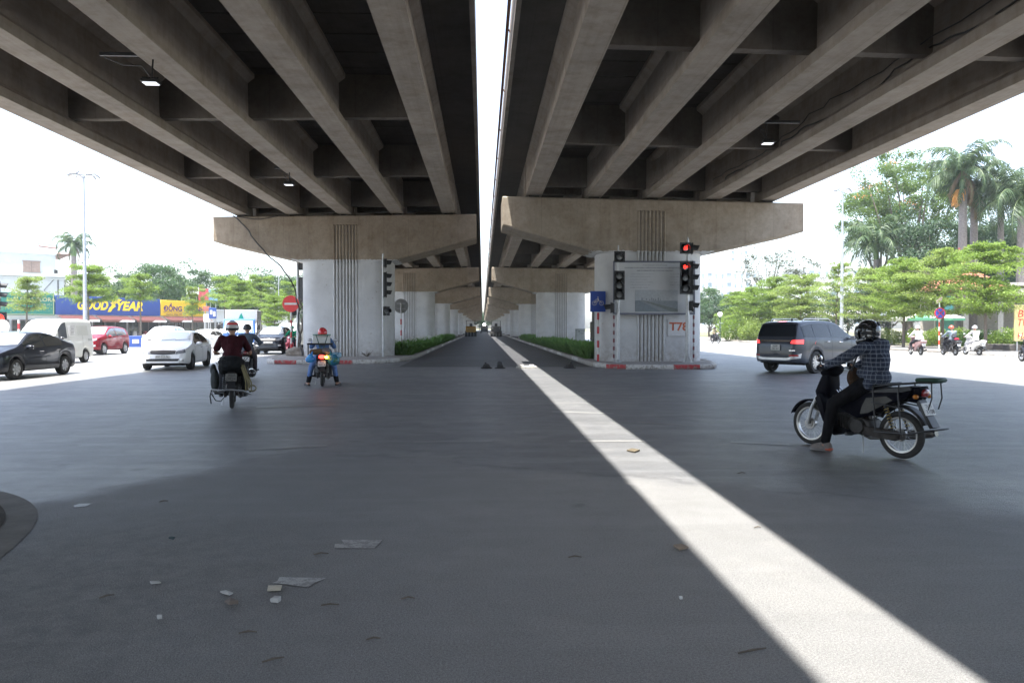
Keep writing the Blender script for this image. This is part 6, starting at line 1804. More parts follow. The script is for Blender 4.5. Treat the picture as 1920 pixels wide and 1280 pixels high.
    for sd in (0, 1):
        an, to = V(J['an'][sd]), V(J['toe'][sd]); d = V((to.x - an.x, to.y - an.y, 0)).normalized(); lo = min(an.z - .075, to.z)
        heel = V((an.x, an.y, to.z)) - d * .04
        if shoe == 'sandal':
            mb = MB(); mb.tube([heel - V((0, 0, .03)), to - V((0, 0, .03)) + d * .02], [.035, .042], 10); o = mb.build('sandal', M_BLACK, p)
            mb = MB(); mb.tube([heel.lerp(to, .7) + V((0, .045, -.01)), heel.lerp(to, .7) + V((0, 0, .035)), heel.lerp(to, .7) + V((0, -.045, -.01))], .012, 6); mb.build('strap', M_BLACK, o)
        else:
            o = blob('shoe', [('c', heel, to, .042, .036), ('c', heel + V((0, 0, .02)), an + V((0, 0, .0)), .045, .045), ('c', heel.lerp(to, .5) + V((0, 0, .02)), to, .045, .036)], shoe, p, .009, 2)
            sn = d.cross(V((0, 0, 1)))
            mb = MB(); z0 = -.040
            poly = []
            for k in range(16):
                a = 2 * PI * k / 16; u = math.cos(a); c_ = heel.lerp(to, .5); hl = (to - heel).length / 2 + .045
                q = c_ + d * (u * hl) + sn * (math.sin(a) * (.042 if u < 0 else .048)); poly.append((q.x, q.y))
            mb.prism(poly, heel.z + z0, heel.z + z0 + .028, 'z', .004); mb.build('sole', mat('grey sole', (.16, .15, .15), .7) if hero else M_BLACK, o)
            if hero:
                q = heel - d * .005; mb = MB(); mb.box((q.x, q.y, heel.z - .012), (.085, .092, .040), rot=Matrix.Rotation(math.atan2(d.y, d.x), 3, 'Z'), bev=.015); mb.build('orange_heel', mat('orange heel', (.42, .09, .05), .6), o)
    # helmet
    if helmet:
        hc = head + V((-.005, 0, .035))
        if helmet == 'full':
            o = blob('helmet', [('e', hc + V((-.005, 0, .0)), (.150, .130, .145)), ('e', hc + V((-.03, 0, -.06)), (.115, .122, .105)), ('c', hc + V((.085, -.05, -.125)), hc + V((.085, .05, -.125)), .045, .045), ('c', hc + V((-.02, .09, -.10)), hc + V((.07, .07, -.12)), .04, .04), ('c', hc + V((-.02, -.09, -.10)), hc + V((.07, -.07, -.12)), .04, .04)], hcol, p, .008, 5)
            mb = MB(); nu, nv = 16, 8; vs = []
            for i in range(nv + 1):
                for j in range(nu + 1):
                    a = R(-75 + 150 * j / nu); e = R(-32 + 62 * i / nv); rr = .162
                    vs.append(hc + V((math.cos(a) * math.cos(e) * rr + .004, math.sin(a) * math.cos(e) * .142, math.sin(e) * .155 - .012)))
            mb.add(vs, [(i * (nu + 1) + j, i * (nu + 1) + j + 1, (i + 1) * (nu + 1) + j + 1, (i + 1) * (nu + 1) + j) for i in range(nv) for j in range(nu)])
            v_ = mb.build('visor', mat('smoked visor', (.06, .07, .07), .08, var=0, coat=1), o)
            for s_ in (1, -1):
                mb = MB(); mb.ball(hc + V((.02, s_ * .132, .02)), (.03, .014, .03), 12, 8); mb.build('visor_pivot', M_BLACKG, o)
            mb = MB(); mb.tube([hc + V((-.135, -.03, .07)), hc + V((-.10, -.03, .12))], [.012, .008], 6); mb.tube([hc + V((-.135, .03, .07)), hc + V((-.10, .03, .12))], [.012, .008], 6); mb.build('vent', M_BLACK, o)
        else:
            mb = MB()
            prof = [(.001, .148)] + [(.128 * math.sin(R(a)), .148 * math.cos(R(a))) for a in range(12, 100, 8)] + [(.120, -.035), (.112, -.03)]
            mb.lathe(prof, 26, tuple(hc), 'z', cap=False, m=0)
            o = mb.build('helmet', hcol, p)
            mb = MB(); band(mb, (hc.x, hc.z + .0), .150, -12, 28, .10, .12, .01, 8); mb.build('visor_peak', hcol, o, fix=False)
            mb = MB()
            for s_ in (1, -1): mb.tube([hc + V((.0, s_ * .115, -.03)), hc + V((.03, s_ * .075, -.13)), hc + V((.05, 0, -.16))], .007, 5)
            mb.build('chin_strap', M_BLACK, o)
            if helmet == 'stripe':
                mb = MB(); mb.lathe([(.1295 * math.sin(R(a)), .1495 * math.cos(R(a))) for a in (48, 54, 60, 66)], 26, tuple(hc), 'z', cap=False); mb.build('stripe', M_RED, o)
                mb = MB(); mb.lathe([(.1225, -.05), (.123, -.03), (.130, -.005)], 26, tuple(hc), 'z', cap=False); mb.build('helmet_rim', M_BLACK, o)
    else:
        blob('hair', [('e', head + V((-.015, 0, .04)), (.095, .085, .10))], M_BLACK, p, .012, 2)
    if mask:
        blob('face_mask', [('e', head + V((.045, 0, -.05)), (.058, .066, .062))], mask, p, .009, 2)
    return p
M_PLAID = plaid()
hero = person('person in a plaid shirt and black helmet astride the nearest motorcycle, one foot down', (BX, BY, 0), BRZ,
    dict(hip=(.36, .90), chest=(.33, 1.17), neck=(.38, 1.375), head=(.45, 1.475), shw=.195,
         el=((.60, .31, 1.16), (.60, -.31, 1.15)), ha=((.855, .30, 1.045), (.855, -.30, 1.045)),
         kn=((.76, .24, .60), (.78, -.22, .60)), an=((.80, .32, .12), (.58, -.27, .32)), toe=((.95, .36, .045), (.74, -.29, .25))),
    M_PLAID, cloth('black trousers', (.008, .008, .010)), cloth('grey trainers', (.20, .18, .17)), 'full', mat('helmet black', (.010, .011, .012), .14, var=0, coat=1), vox=.0075, hero=True,
    mask=cloth('dark mask', (.02, .02, .025)),
    extra=[('e', V((.27, 0, 1.37)), (.075, .13, .055)), ('e', V((.25, 0, 1.32)), (.05, .10, .06)), ('e', V((.31, 0, .95)), (.145, .175, .13)), ('c', V((.35, .12, .87)), V((.35, -.12, .87)), .085, .085), ('e', V((.40, 0, 1.0)), (.17, .17, .10)), ('e', V((.22, .05, 1.12)), (.07, .10, .12))])
o = blob('shoulder_bag', [('e', V((.62, .02, .93)), (.06, .12, .13)), ('e', V((.60, .02, .86)), (.06, .11, .08))], cloth('brown bag', (.055, .032, .02)), None, .012, 3)
o.location = (BX, BY, 0); o.rotation_euler = (0, 0, BRZ); tag(o, 'small brown bag hanging at the chest of the plaid rider', 'bag')
mb = MB(); mb.tube([(.60, .10, 1.02), (.50, .14, 1.2), (.42, .12, 1.33), (.34, 0, 1.36)], .012, 6); mb.build('strap', M_BLACK, o)
person('person in a maroon t-shirt and red-white helmet on the laden motorcycle', tuple(mz.location), mz.rotation_euler.z,
    dict(hip=(.30, .90), chest=(.33, 1.16), neck=(.38, 1.40), head=(.44, 1.52), shw=.19, el=((.50, .325, 1.08), (.50, -.33, 1.06)), ha=((.82, .31, 1.03), (.82, -.31, 1.03))),
    cloth('maroon cotton', (.045, .010, .014)), cloth('dark grey trousers', (.03, .03, .034)), M_BLACK, 'stripe', mat('helmet white', (.55, .54, .52), .3, coat=.6, var=.04), bare=True, vox=.010, extra=[('e', V((.33, 0, 1.22)), (.135, .205, .20)), ('e', V((.31, 0, 1.0)), (.14, .19, .16))])
person('person in a blue-grey jacket and dark helmet riding just ahead of the maroon rider', tuple(m2.location), m2.rotation_euler.z,
    dict(shw=.20, head=(.45, 1.50), neck=(.38, 1.36), el=((.58, .36, 1.10), (.58, -.38, 1.10))), cloth('blue grey jacket', (.095, .12, .155)), cloth('mauve trousers', (.09, .075, .085)), M_BLACK, 'half', mat('helmet dark grey', (.03, .032, .036), .5), vox=.012)
person('person with a red helmet on the seller motorcycle, blue trousers and both feet down', tuple(m3.location), m3.rotation_euler.z,
    dict(hip=(.42, .87), chest=(.44, 1.10), neck=(.48, 1.27), head=(.50, 1.385), kn=((.60, .30, .50), (.60, -.30, .50)), an=((.38, .37, .10), (.38, -.37, .10)), toe=((.54, .45, .055), (.54, -.45, .055)), el=((.64, .30, 1.04), (.64, -.30, 1.04))),
    cloth('denim jacket', (.09, .16, .32)), cloth('light blue trousers', (.13, .22, .46)), 'sandal', 'half', mat('helmet red', (.58, .025, .03), .25, coat=.8, var=.03), vox=.012, cuffs=cloth('black cuffs', (.012, .012, .014)))
person('person in a green shirt on the red scooter behind the striped pole', tuple(m4.location), m4.rotation_euler.z, {}, cloth('green shirt', (.01, .22, .12)), cloth('dark trousers', (.03, .03, .04)), M_BLACK, 'half', mat('helmet green', (.02, .25, .14), .4), vox=.014, mask=cloth('pale mask', (.4, .35, .3)))
person('person in a loose white jacket and dark trousers on the rose scooter', tuple(s1.location), s1.rotation_euler.z, {}, cloth('white jacket', (.52, .52, .53)), cloth('charcoal trousers', (.035, .035, .04)), M_WP, 'half', mat('helmet pale', (.45, .46, .47), .4), vox=.014, group='riders on the far side road',
    extra=[('e', V((.12, 0, 1.0)), (.16, .2, .16)), ('e', V((.05, 0, .92)), (.14, .18, .10))])
person('person in a grey jacket with an orange helmet and backpack on the black scooter', tuple(s2.location), s2.rotation_euler.z, {}, cloth('steel grey jacket', (.16, .20, .24)), cloth('black jeans', (.02, .02, .025)), M_BLACK, 'half', mat('helmet orange', (.62, .10, .06), .35), vox=.014, group='riders on the far side road')
person('person dressed entirely in white on the white scooter, rightmost of three', tuple(s3.location), s3.rotation_euler.z, {}, cloth('white clothes', (.56, .55, .56)), cloth('white trousers', (.52, .51, .53)), M_WP, 'half', mat('helmet white two', (.50, .52, .55), .35), vox=.014, group='riders on the far side road')
person('tiny distant person on a motorcycle below the globe lamp', tuple(s5.location), s5.rotation_euler.z, {}, cloth('khaki shirt', (.20, .18, .12)), cloth('dark trousers', (.03, .03, .04)), M_BLACK, 'half', mat('helmet dark grey', (.03, .032, .036)), vox=.018)
def held(name, prims, m, base, label, cat, vox=.012, sm=3, group=None):
    o = blob(name, prims, m, None, vox, sm); o.location = base.location; o.rotation_euler = base.rotation_euler
    return tag(o, label, cat, group)
def heldm(name, mb, m, base, label, cat, smooth=38):
    o = mb.build(name, m, None, smooth); o.location = base.location; o.rotation_euler = base.rotation_euler
    return tag(o, label, cat)
held('backpack', [('e', V((.16, 0, 1.12)), (.09, .14, .17)), ('e', V((.13, 0, 1.05)), (.08, .13, .1))], cloth('backpack charcoal', (.05, .055, .065)), s2, 'dark backpack on the back of the rider with the orange helmet', 'bag', .014)
held('cushion_bag', [('e', V((-.10, 0, .93)), (.12, .13, .06))], cloth('crimson bag', (.42, .02, .05)), s2, 'crimson bag on the tail of the black scooter', 'bag', .014)
# goods on the seller's motorcycle
mb = MB(); mb.box((.10, .02, 1.235), (.34, .46, .20), bev=.02); mb.box((.10, .02, 1.345), (.36, .48, .025), bev=.008); heldm('foam_box', mb, M_WP, m3, 'white foam box on the black tray behind the red helmet', 'box')
t = thing('folding_stool', 'green folding stool strapped upside down over the white foam box', 'stool', tuple(m3.location), m3.rotation_euler.z)
mb = MB(); mb.box((-.10, 0, 1.375), (.22, .46, .02), bev=.006); mb.build('seat', mat('stool green', (.02, .22, .15), .5), t)
for s_ in (1, -1):
    mb = MB(); mb.tube([(-.13, s_ * .15, 1.37), (-.15, s_ * .03, .98)], .012, 6); mb.build('leg', mat('stool leg', (.03, .09, .08), .5), t)
mb = MB(); mb.box((.05, .05, 1.13), (.42, .66, .045), bev=.01); tb = heldm('tray_table', mb, M_BLACK, m3, 'black tray table laid across the back of the seller motorcycle', 'table')
for x in (-.12, .22):
    mb = MB(); mb.tube([(x, .36, 1.12), (x, .36, .82)], .010, 6); mb.build('leg', M_BLACK, tb)
held('blanket_roll', [('c', V((-.12, .05, .93)), V((-.10, .26, .92)), .085, .07), ('e', V((-.05, .15, .92)), (.12, .16, .08))], cloth('brown blanket', (.14, .085, .045)), m3, 'brown blanket roll under the tray on the left', 'blanket')
held('sack', [('e', V((-.08, -.10, .95)), (.14, .15, .085)), ('e', V((-.15, -.16, .92)), (.09, .10, .06))], cloth('mauve sack', (.17, .14, .14)), m3, 'greyish mauve sack under the tray on the right', 'sack')
def bagmat(name, a, b, rough=.25):
    t = NT(name); p = t.n('TexCoord').outputs['Object']
    t.base(t.mix(t.ramp(t.noise(p, 9, 3), .42, .58), a, b)); t.set(Roughness=rough, Coat_Weight=.5)
    t.bump(t.noise(p, 26, 5, .8), 1.0, .03)
    return t.m
held('plastic_bag', [('e', V((-.22, .30, .73)), (.10, .13, .09)), ('e', V((-.22, .29, .80)), (.07, .08, .07)), ('c', V((-.22, .27, .85)), V((-.20, .24, .93)), .03, .02)], bagmat('blue plastic', (.01, .20, .60), (.05, .38, .78)), m3, 'bright blue plastic bag hanging on the left of the seller motorcycle', 'plastic bag')
held('plastic_bag', [('e', V((-.22, -.30, .70)), (.13, .17, .14)), ('e', V((-.22, -.26, .82)), (.08, .11, .08)), ('c', V((-.22, -.24, .88)), V((-.20, -.20, .96)), .03, .02)], bagmat('green blue plastic', (.02, .16, .06), (.02, .17, .30)), m3, 'large green and blue plastic bag hanging on the right of the seller motorcycle', 'plastic bag')
held('plastic_bag', [('e', V((-.20, -.36, .88)), (.09, .15, .04)), ('e', V((-.22, -.44, .82)), (.06, .07, .06))], bagmat('pale blue plastic', (.12, .28, .42), (.25, .42, .55)), m3, 'pale blue plastic bag lying over the green one', 'plastic bag')
# gear on the maroon rider's motorcycle
held('tarpaulin_bundle', [('e', V((-.20, 0, .90)), (.16, .24, .13)), ('e', V((-.16, .12, .80)), (.13, .12, .14)), ('e', V((-.16, -.12, .80)), (.13, .12, .14)), ('e', V((-.28, 0, .84)), (.12, .20, .11))], cloth('black tarpaulin', (.014, .015, .016)), mz, 'black tarpaulin bundle tied on the tail behind the maroon rider', 'bundle')
held('sack', [('e', V((-.05, .30, .55)), (.16, .08, .24)), ('e', V((.0, .33, .75)), (.10, .06, .12))], cloth('grey sack', (.05, .055, .055)), mz, 'grey sack hanging down the left side of the laden motorcycle', 'sack')
held('sack', [('e', V((-.05, -.24, .52)), (.16, .08, .20))], cloth('black tarpaulin', (.014, .015, .016)), mz, 'black sack hanging down the right side of the laden motorcycle', 'sack')
held('air_filter_can', [('c', V((-.10, -.36, .70)), V((-.30, -.37, .69)), .075, .072)], M_BLACKG, mz, 'round dark canister with bright rim on the right of the laden motorcycle', 'canister')
mb = MB(); mb.tube([(-.31, -.37 + .076 * math.cos(2 * PI * k / 20), .69 + .076 * math.sin(2 * PI * k / 20)) for k in range(20)], .008, 6, closed=True); heldm('ring', mb, M_STEEL, mz, 'bright metal ring around the mouth of the dark canister', 'ring')
mb = MB()
for k, (a, b, c_) in enumerate([(-.17, -.30, .38), (-.19, -.33, .40), (-.22, -.36, .36), (-.16, -.26, .35)]): mb.tube([(-.30, a, .86), (-.33, a - .06, .70), (-.34, b, .52), (-.30, b, c_)], .012, 6)
heldm('rope_bundle', mb, cloth('beige rope', (.24, .21, .12)), mz, 'beige ropes running down the right side of the laden motorcycle', 'rope')
mb = MB()
for q in range(3): mb.tube([(-.30 - .012 * q, -.37 + .075 * math.cos(2 * PI * k / 18), .40 + .055 * math.sin(2 * PI * k / 18) + .006 * q) for k in range(18)], .009, 6, closed=True)
heldm('rope_coil', mb, cloth('beige rope', (.24, .21, .12)), mz, 'small coil of beige rope at the lower right of the laden motorcycle', 'rope')
mb = MB(); mb.tube([(-.36, .36, .40), (-.44, .20, .39), (-.47, 0, .40), (-.44, -.22, .37), (-.36, -.36, .30)], .016, 8); mb.tube([(-.36, .36, .40), (-.2, .28, .34), (0, .12, .3)], .012, 6); mb.tube([(-.36, -.36, .30), (-.2, -.28, .3), (0, -.12, .3)], .012, 6)
o = mb.build('guard_bar', M_STEEL, mz)
mb = MB(); mb.tube([(-.38, .34, .40), (-.39, .37, .28), (-.38, .35, .14)], .012, 5); mb.tube([(-.38, .35, .33), (-.40, .27, .20), (-.38, .18, .18), (-.36, .12, .26)], .010, 5); mb.tube([(-.37, .36, .38), (-.40, .33, .36), (-.41, .30, .25)], .005, 4)
heldm('strap', mb, M_BLACK, mz, 'black straps dangling from the rear guard bar of the laden motorcycle', 'strap')
mb = MB()
for k in range(26):
    r_ = random.Random(k); x, y, z = r_.uniform(-.35, .15), r_.uniform(-.26, .26), r_.uniform(.86, 1.0)
    mb.tube([(-.1, 0, .88), (x, y, z - .04), (x - .02, y + r_.uniform(-.08, .08), z + .03), (x + r_.uniform(-.06, .06), y + r_.uniform(-.1, .1), z - .02)], .006, 4)
o_ = heldm('cable_tangle', mb, M_BLACK, mz, 'tangle of black cables lying on top of the tarpaulin bundle', 'cable')

# ------------------------------------------------------------ street furniture
def stripes(mb, x, y, r, z0, z1, step, first=0):
    z = z0; k = first
    while z < z1 - 1e-6:
        zz_ = min(z1, z + step); mb.tube([(x, y, z), (x, y, zz_)], r, 10, m=k % 2); z = zz_; k += 1
M_PW = mat('post white', (.55, .54, .52), .5, var=.08); M_PR = mat('post red', (.45, .03, .035), .5, var=.1)
def disc(mb, c, r, y0, y1, n=36, m=None):
    mb.lathe([(.001, y0), (r, y0), (r, y1), (.001, y1)], n, (c[0], 0, c[1]), 'y', m=m, cap=False)
# no entry
x, y = at(546, 38.3), 38.3
t = thing('no_entry_sign', 'red round no-entry sign on a red and white striped pole, left of the pier', 'sign', (x, y, .16))
mb = MB(); stripes(mb, 0, 0, .045, 0, 2.1, .3); mb.tube([(0, 0, 2.1), (0, 0, 2.75)], .04, 8, m=0); mb.build('post', [M_PW, M_PR], t)
mb = MB(); disc(mb, (0, 2.62), .42, -.075, -.055); mb.build('sign_plate', M_RED, t)
mb = MB(); mb.box((0, -.082, 2.62), (.62, .008, .105)); mb.build('white_bar', M_PW, t, smooth=0)
# back of round sign
x, y = at(752, 44.5), 44.5
t = thing('round_sign', 'grey back of a round sign on a striped pole in the left median', 'sign', (x, y, .11))
mb = MB(); stripes(mb, 0, 0, .045, 0, 2.0, .33); mb.tube([(0, 0, 2.0), (0, 0, 2.9)], .035, 8, m=0); mb.build('post', [M_PW, M_PR], t)
mb = MB(); disc(mb, (0, 2.75), .43, .05, .065); mb.build('sign_plate', mat('bare sign back', (.26, .26, .255), .6, .3), t)
mb = MB(); mb.box((0, .045, 2.9), (.5, .012, .04)); mb.box((0, .045, 2.6), (.5, .012, .04)); mb.build('bracket', M_STEEL, t)
# motorcycle lane sign
x, y = at(1120.5, 31.1), 31.1
t = thing('motorcycle_sign', 'blue rectangular motorcycle sign on a striped pole at the board pier', 'sign', (x, y, .16))
mb = MB(); stripes(mb, .02, 0, .05, 0, 2.05, .29, 1); mb.tube([(.02, 0, 2.0), (.02, 0, 2.9)], .035, 8, m=0); mb.build('post', [M_PW, M_PR], t)
mb = MB(); mb.box((0, -.06, 2.50), (.65, .015, .86), bev=.004); pl = mb.build('sign_plate', mat('traffic blue', (.008, .055, .33), .45, var=.03), t)
mb = MB(); yy = -.074
for cx in (-.15, .15): mb.tube([(cx + .085 * math.cos(2 * PI * k / 20), yy, 2.43 + .085 * math.sin(2 * PI * k / 20)) for k in range(20)], .011, 4, closed=True); mb.tube([(cx, yy, 2.43), (cx + .01, yy, 2.44)], .03, 8)
mb.tube([(-.15, yy, 2.43), (-.05, yy, 2.53), (.08, yy, 2.53), (.15, yy, 2.43)], .012, 4); mb.tube([(-.15, yy, 2.43), (-.11, yy, 2.57), (-.06, yy, 2.58)], .010, 4); mb.tube([(.02, yy, 2.54), (.0, yy, 2.64)], .024, 5); mb.tube([(.0, yy, 2.63), (-.08, yy, 2.57)], .010, 4); mb.tube([(.02, yy, 2.54), (-.03, yy, 2.46)], .014, 4); mb.ball((.0, yy, 2.68), (.022, .008, .022), 8, 6)
mb.build('motorcycle_symbol', M_PW, pl)
# traffic lights
M_SIG = mat('signal housing', (.022, .023, .024), .5, var=.2); M_LENS = mat('unlit lens', (.26, .27, .27), .18, var=.15, vs=9, coat=.7)
M_LRED = mat('red signal lit', (1, .016, .010), .3, emit=2.2, var=0)
def head_(parent, o, n, rz, lit=None, glyph=None, small=False, pitch=.40):
    """signal head whose lenses face local -y turned by rz"""
    e = bpy.data.objects.new('signal_head', None)
    w_ = .40 if not small else .34
    mb = MB(); H_ = n * pitch
    mb.box((0, .06, 0), (w_ * .86, .14, H_ - .02), bev=.03)
    mb.box((0, .0, 0), (w_ + .04, .02, H_ + .04), bev=.005)
    M_ = Matrix.Translation(V(o)) @ Matrix.Rotation(rz, 4, 'Z')
    mb2 = MB(); mb2.M = M_; mb2.add(mb.v, mb.f); hd = mb2.build('signal_head', M_SIG, parent)
    for k in range(n):
        z = (n - 1) * pitch / 2 - k * pitch; r = .125
        q = MB(); q.M = M_; q.lathe([(.001, -.045), (r * .5, -.038), (r * .85, -.025), (r, -.012)], 20, (0, 0, z), 'y', cap=False)
        on = lit is not None and k == lit and glyph is None
        q.build('lens', M_LRED if on else M_LENS, hd)
        q = MB(); q.M = M_; nn = 18; vs = []
        for i in range(nn + 1):
            a = R(-20 + 220 * i / nn); L_ = .30 - .10 * abs(i / nn - .5) * 2
            for rr in (r + .012, r + .02):
                vs += [(rr * math.cos(a), -.012, z + rr * math.sin(a)), (rr * math.cos(a), -.012 - L_, z + rr * math.sin(a) - .02)]
        fs = []
        for i in range(nn):
            a = i * 4; b = a + 4
            fs += [(a, b, b + 1, a + 1), (a + 2, a + 3, b + 3, b + 2), (a + 1, b + 1, b + 3, a + 3)]
        q.add(vs, fs); q.build('visor', M_SIG, hd)
        if lit == k and glyph:
            q = MB(); q.M = M_; yv_ = -.05
            if glyph == 'arrow':
                q.tube([(.085, yv_, z), (-.05, yv_, z)], .018, 6); q.tube([(-.02, yv_, z + .065), (-.085, yv_, z), (-.02, yv_, z - .065)], .018, 6)
            else:
                q.tube([(-.04, yv_, z - .07), (-.04, yv_, z + .04), (.04, yv_, z + .04), (.05, yv_, z - .02)], .018, 6); q.tube([(.05, yv_, z + .09), (.05, yv_, z - .06)], .014, 6)
            q.build('lit_symbol', M_LRED, hd)
    bpy.data.objects.remove(e)
    return hd
def brk(t, a, b):
    mb = MB(); mb.tube([a, b], .02, 6); mb.build('bracket', M_STEEL, t)
GT = 'traffic lights at the junction'
Y_ = 30.2
t = thing('traffic_light', 'grey pole with unlit signals at the left end of the project board', 'traffic light', (at(1159, Y_), Y_, .16), 0, GT)
mb = MB(); mb.tube([(0, 0, 0), (0, 0, 3.2)], .065, 12); mb.tube([(0, 0, 3.2), (.0, 0, 4.75)], .03, 10); mb.lathe([(.14, 0), (.14, .04), (.08, .10), (.07, .4)], 12); mb.build('pole', M_STEEL, t)
head_(t, (.03, -.12, 4.28), 1, 0); head_(t, (.02, -.12, 3.12), 3, 0, pitch=.38); brk(t, (0, 0, 3.95), (.05, -.08, 4.0)); brk(t, (0, 0, 2.7), (.03, -.08, 2.6))
head_(t, (-.30, 0, 2.22), 1, -PI / 2 - .1, small=True); brk(t, (0, 0, 2.42), (-.24, 0, 2.42)); brk(t, (0, 0, 1.95), (-.24, 0, 1.95))
Y_ = 29.9
t = thing('traffic_light', 'traffic light pole with the red arrow glowing, right end of the board', 'traffic light', (at(1289, Y_), Y_, .16), 0, GT)
mb = MB(); mb.tube([(0, 0, 0), (0, 0, 3.3), (0, 0, 4.95)], [.085, .075, .05], 12); mb.lathe([(.22, 0), (.22, .03), (.10, .05), (.10, .3)], 14); mb.lathe([(.03, 4.95), (.035, 5.0), (.001, 5.08)], 10); mb.build('pole', M_STEEL, t)
for a in range(4):
    mb = MB(); an_ = PI / 4 + a * PI / 2; mb.prism([(.08, .03), (.20, .03), (.08, .38)], -.008, .008, 'y'); mb2 = MB(); mb2.M = Matrix.Rotation(an_, 4, 'Z'); mb2.add(mb.v, mb.f); mb2.build('gusset', M_STEEL, t, smooth=0)
head_(t, (-.14, -.14, 4.60), 1, 0, 0, 'turn', pitch=.42); head_(t, (-.14, -.14, 3.42), 3, 0, 0, 'arrow', pitch=.43)
brk(t, (0, 0, 4.35), (-.12, -.08, 4.35)); brk(t, (0, 0, 4.10), (-.12, -.08, 4.08)); brk(t, (0, 0, 2.74), (-.12, -.08, 2.76))
head_(t, (.18, 0, 4.60), 1, PI / 2 - .15, pitch=.42); head_(t, (.18, 0, 3.42), 3, PI / 2 - .15, pitch=.43); head_(t, (.20, 0, 2.28), 1, PI / 2 - .2, small=True)
brk(t, (0, 0, 4.1), (.22, .0, 4.1)); brk(t, (0, 0, 2.75), (.22, 0, 2.75)); brk(t, (0, 0, 2.5), (.24, 0, 2.5)); brk(t, (0, 0, 2.02), (.24, 0, 2.02))
Y_ = 36.6
t = thing('traffic_light', 'slim pole against the left pier with black signals turned right', 'traffic light', (at(718.5, Y_), Y_, .16), 0, GT)
mb = MB(); mb.tube([(0, 0, 0), (0, 0, 5.0)], .05, 12); mb.build('pole', M_STEEL, t)
head_(t, (.14, 0, 4.55), 1, PI / 2 + .3); head_(t, (.14, 0, 3.50), 3, PI / 2 + .3, pitch=.40); head_(t, (.16, 0, 2.22), 1, .7, small=True)
for z in (4.3, 4.05, 2.9, 2.45, 2.05): brk(t, (0, 0, z), (.18, 0, z))
Y_ = 40.5
t = thing('traffic_light', 'traffic light pole half hidden behind the left side of the left pier', 'traffic light', (at(559, Y_), Y_, .16), 0, GT)
mb = MB(); mb.tube([(0, 0, 0), (0, 0, 5.2)], [.10, .07], 12); mb.build('pole', M_STEEL, t)
head_(t, (.26, .05, 4.75), 1, PI - .3, pitch=.42); head_(t, (.26, .05, 3.45), 3, PI - .3, pitch=.44); head_(t, (-.22, 0, 2.3), 1, PI + .4, small=True)
for z in (4.5, 4.2, 2.8, 2.4): brk(t, (0, 0, z), (.26 if z > 2.5 else -.2, 0, z))
Y_ = 33
t = thing('traffic_light', 'traffic light cut by the left edge, one small red lamp lit', 'traffic light', (at(-8, Y_), Y_, .0), 0, GT)
mb = MB(); mb.tube([(0, 0, 0), (0, 0, 3.6)], .08, 12); mb.build('pole', M_STEEL, t)
head_(t, (.20, 0, 2.95), 3, PI / 2 + .5, pitch=.40); head_(t, (.26, 0, 2.02), 1, .3, 0, small=True); brk(t, (0, 0, 2.4), (.2, 0, 2.4)); brk(t, (0, 0, 2.02), (.2, 0, 2.02))
mb = MB(); mb.tube([(0, 0, 0), (0, 0, 1.5)], .05, 8); mb.tube([(.0, -.01, 1.60), (.0, .01, 1.60)], .30, 24); o = mb.build('round_mirror', M_PW); o.location = (at(4, 31), 31, 0); tag(o, 'pale round sign low at the left edge', 'sign')
mb = MB(); stripes(mb, 0, 0, .06, 0, 2.0, .3); o = mb.build('striped_post', [M_PW, M_PR]); o.location = (at(35.5, 42), 42, 0); tag(o, 'red and white striped post above the dark sedan roof', 'post')
# project board
x0, x1, Y_ = at(1152, 30.55), at(1300, 30.55), 30.55; W_ = x1 - x0; z0, z1 = pz(588, Y_), pz(490, Y_); Hh = z1 - z0
t = thing('project_board', 'large pale project board with printed bridge picture, fixed to the right pier', 'notice board', ((x0 + x1) / 2, Y_, 0))
mb = MB(); mb.box((0, .02, (z0 + z1) / 2), (W_, .03, Hh)); bd = mb.build('panel', mat('board pale', (.46, .47, .475), .5, var=.06, vs=1.5), t, smooth=0)
mb = MB()
for z in (z0, z1): mb.box((0, .0, z), (W_ + .12, .08, .07), bev=.01)
for x in (-W_ / 2 - .03, W_ / 2 + .03): mb.box((x, .003, (z0 + z1) / 2), (.06, .08, Hh + .06), bev=.01)
mb.build('frame', mat('frame slate', (.12, .13, .17), .5), t)
for s_ in (-1, 1):
    mb = MB(); stripes(mb, s_ * (W_ / 2 + .02), .02, .04, .16, z0 - .03, .16); mb.build('support', [mat('faded white', (.42, .40, .40), .7), mat('faded maroon', (.16, .045, .05), .7)], t)
MT = mat('board print', (.14, .145, .16), .6, var=0)
cx = .03
for body, zz_, w_, h_, x_ in (('ỦY BAN NHÂN DÂN THÀNH PHỐ HÀ NỘI', .935, 1.0, .055, cx), ('DỰ ÁN ĐẦU TƯ XÂY DỰNG TUYẾN ĐƯỜNG VÀNH ĐAI 3 ĐI THẤP QUA HỒ LINH ĐÀM', .885, 2.5, .075, cx), ('NAM VÀ NHÁNH KẾT NỐI VỚI ĐƯỜNG VÀNH ĐAI 3', .835, 1.5, .07, cx)):
    text(body, 'lettering', MT, bd, XR, ZU, (x_, .0, z0 + Hh * zz_), width=w_, height=h_, depth=.004, bold=.03)
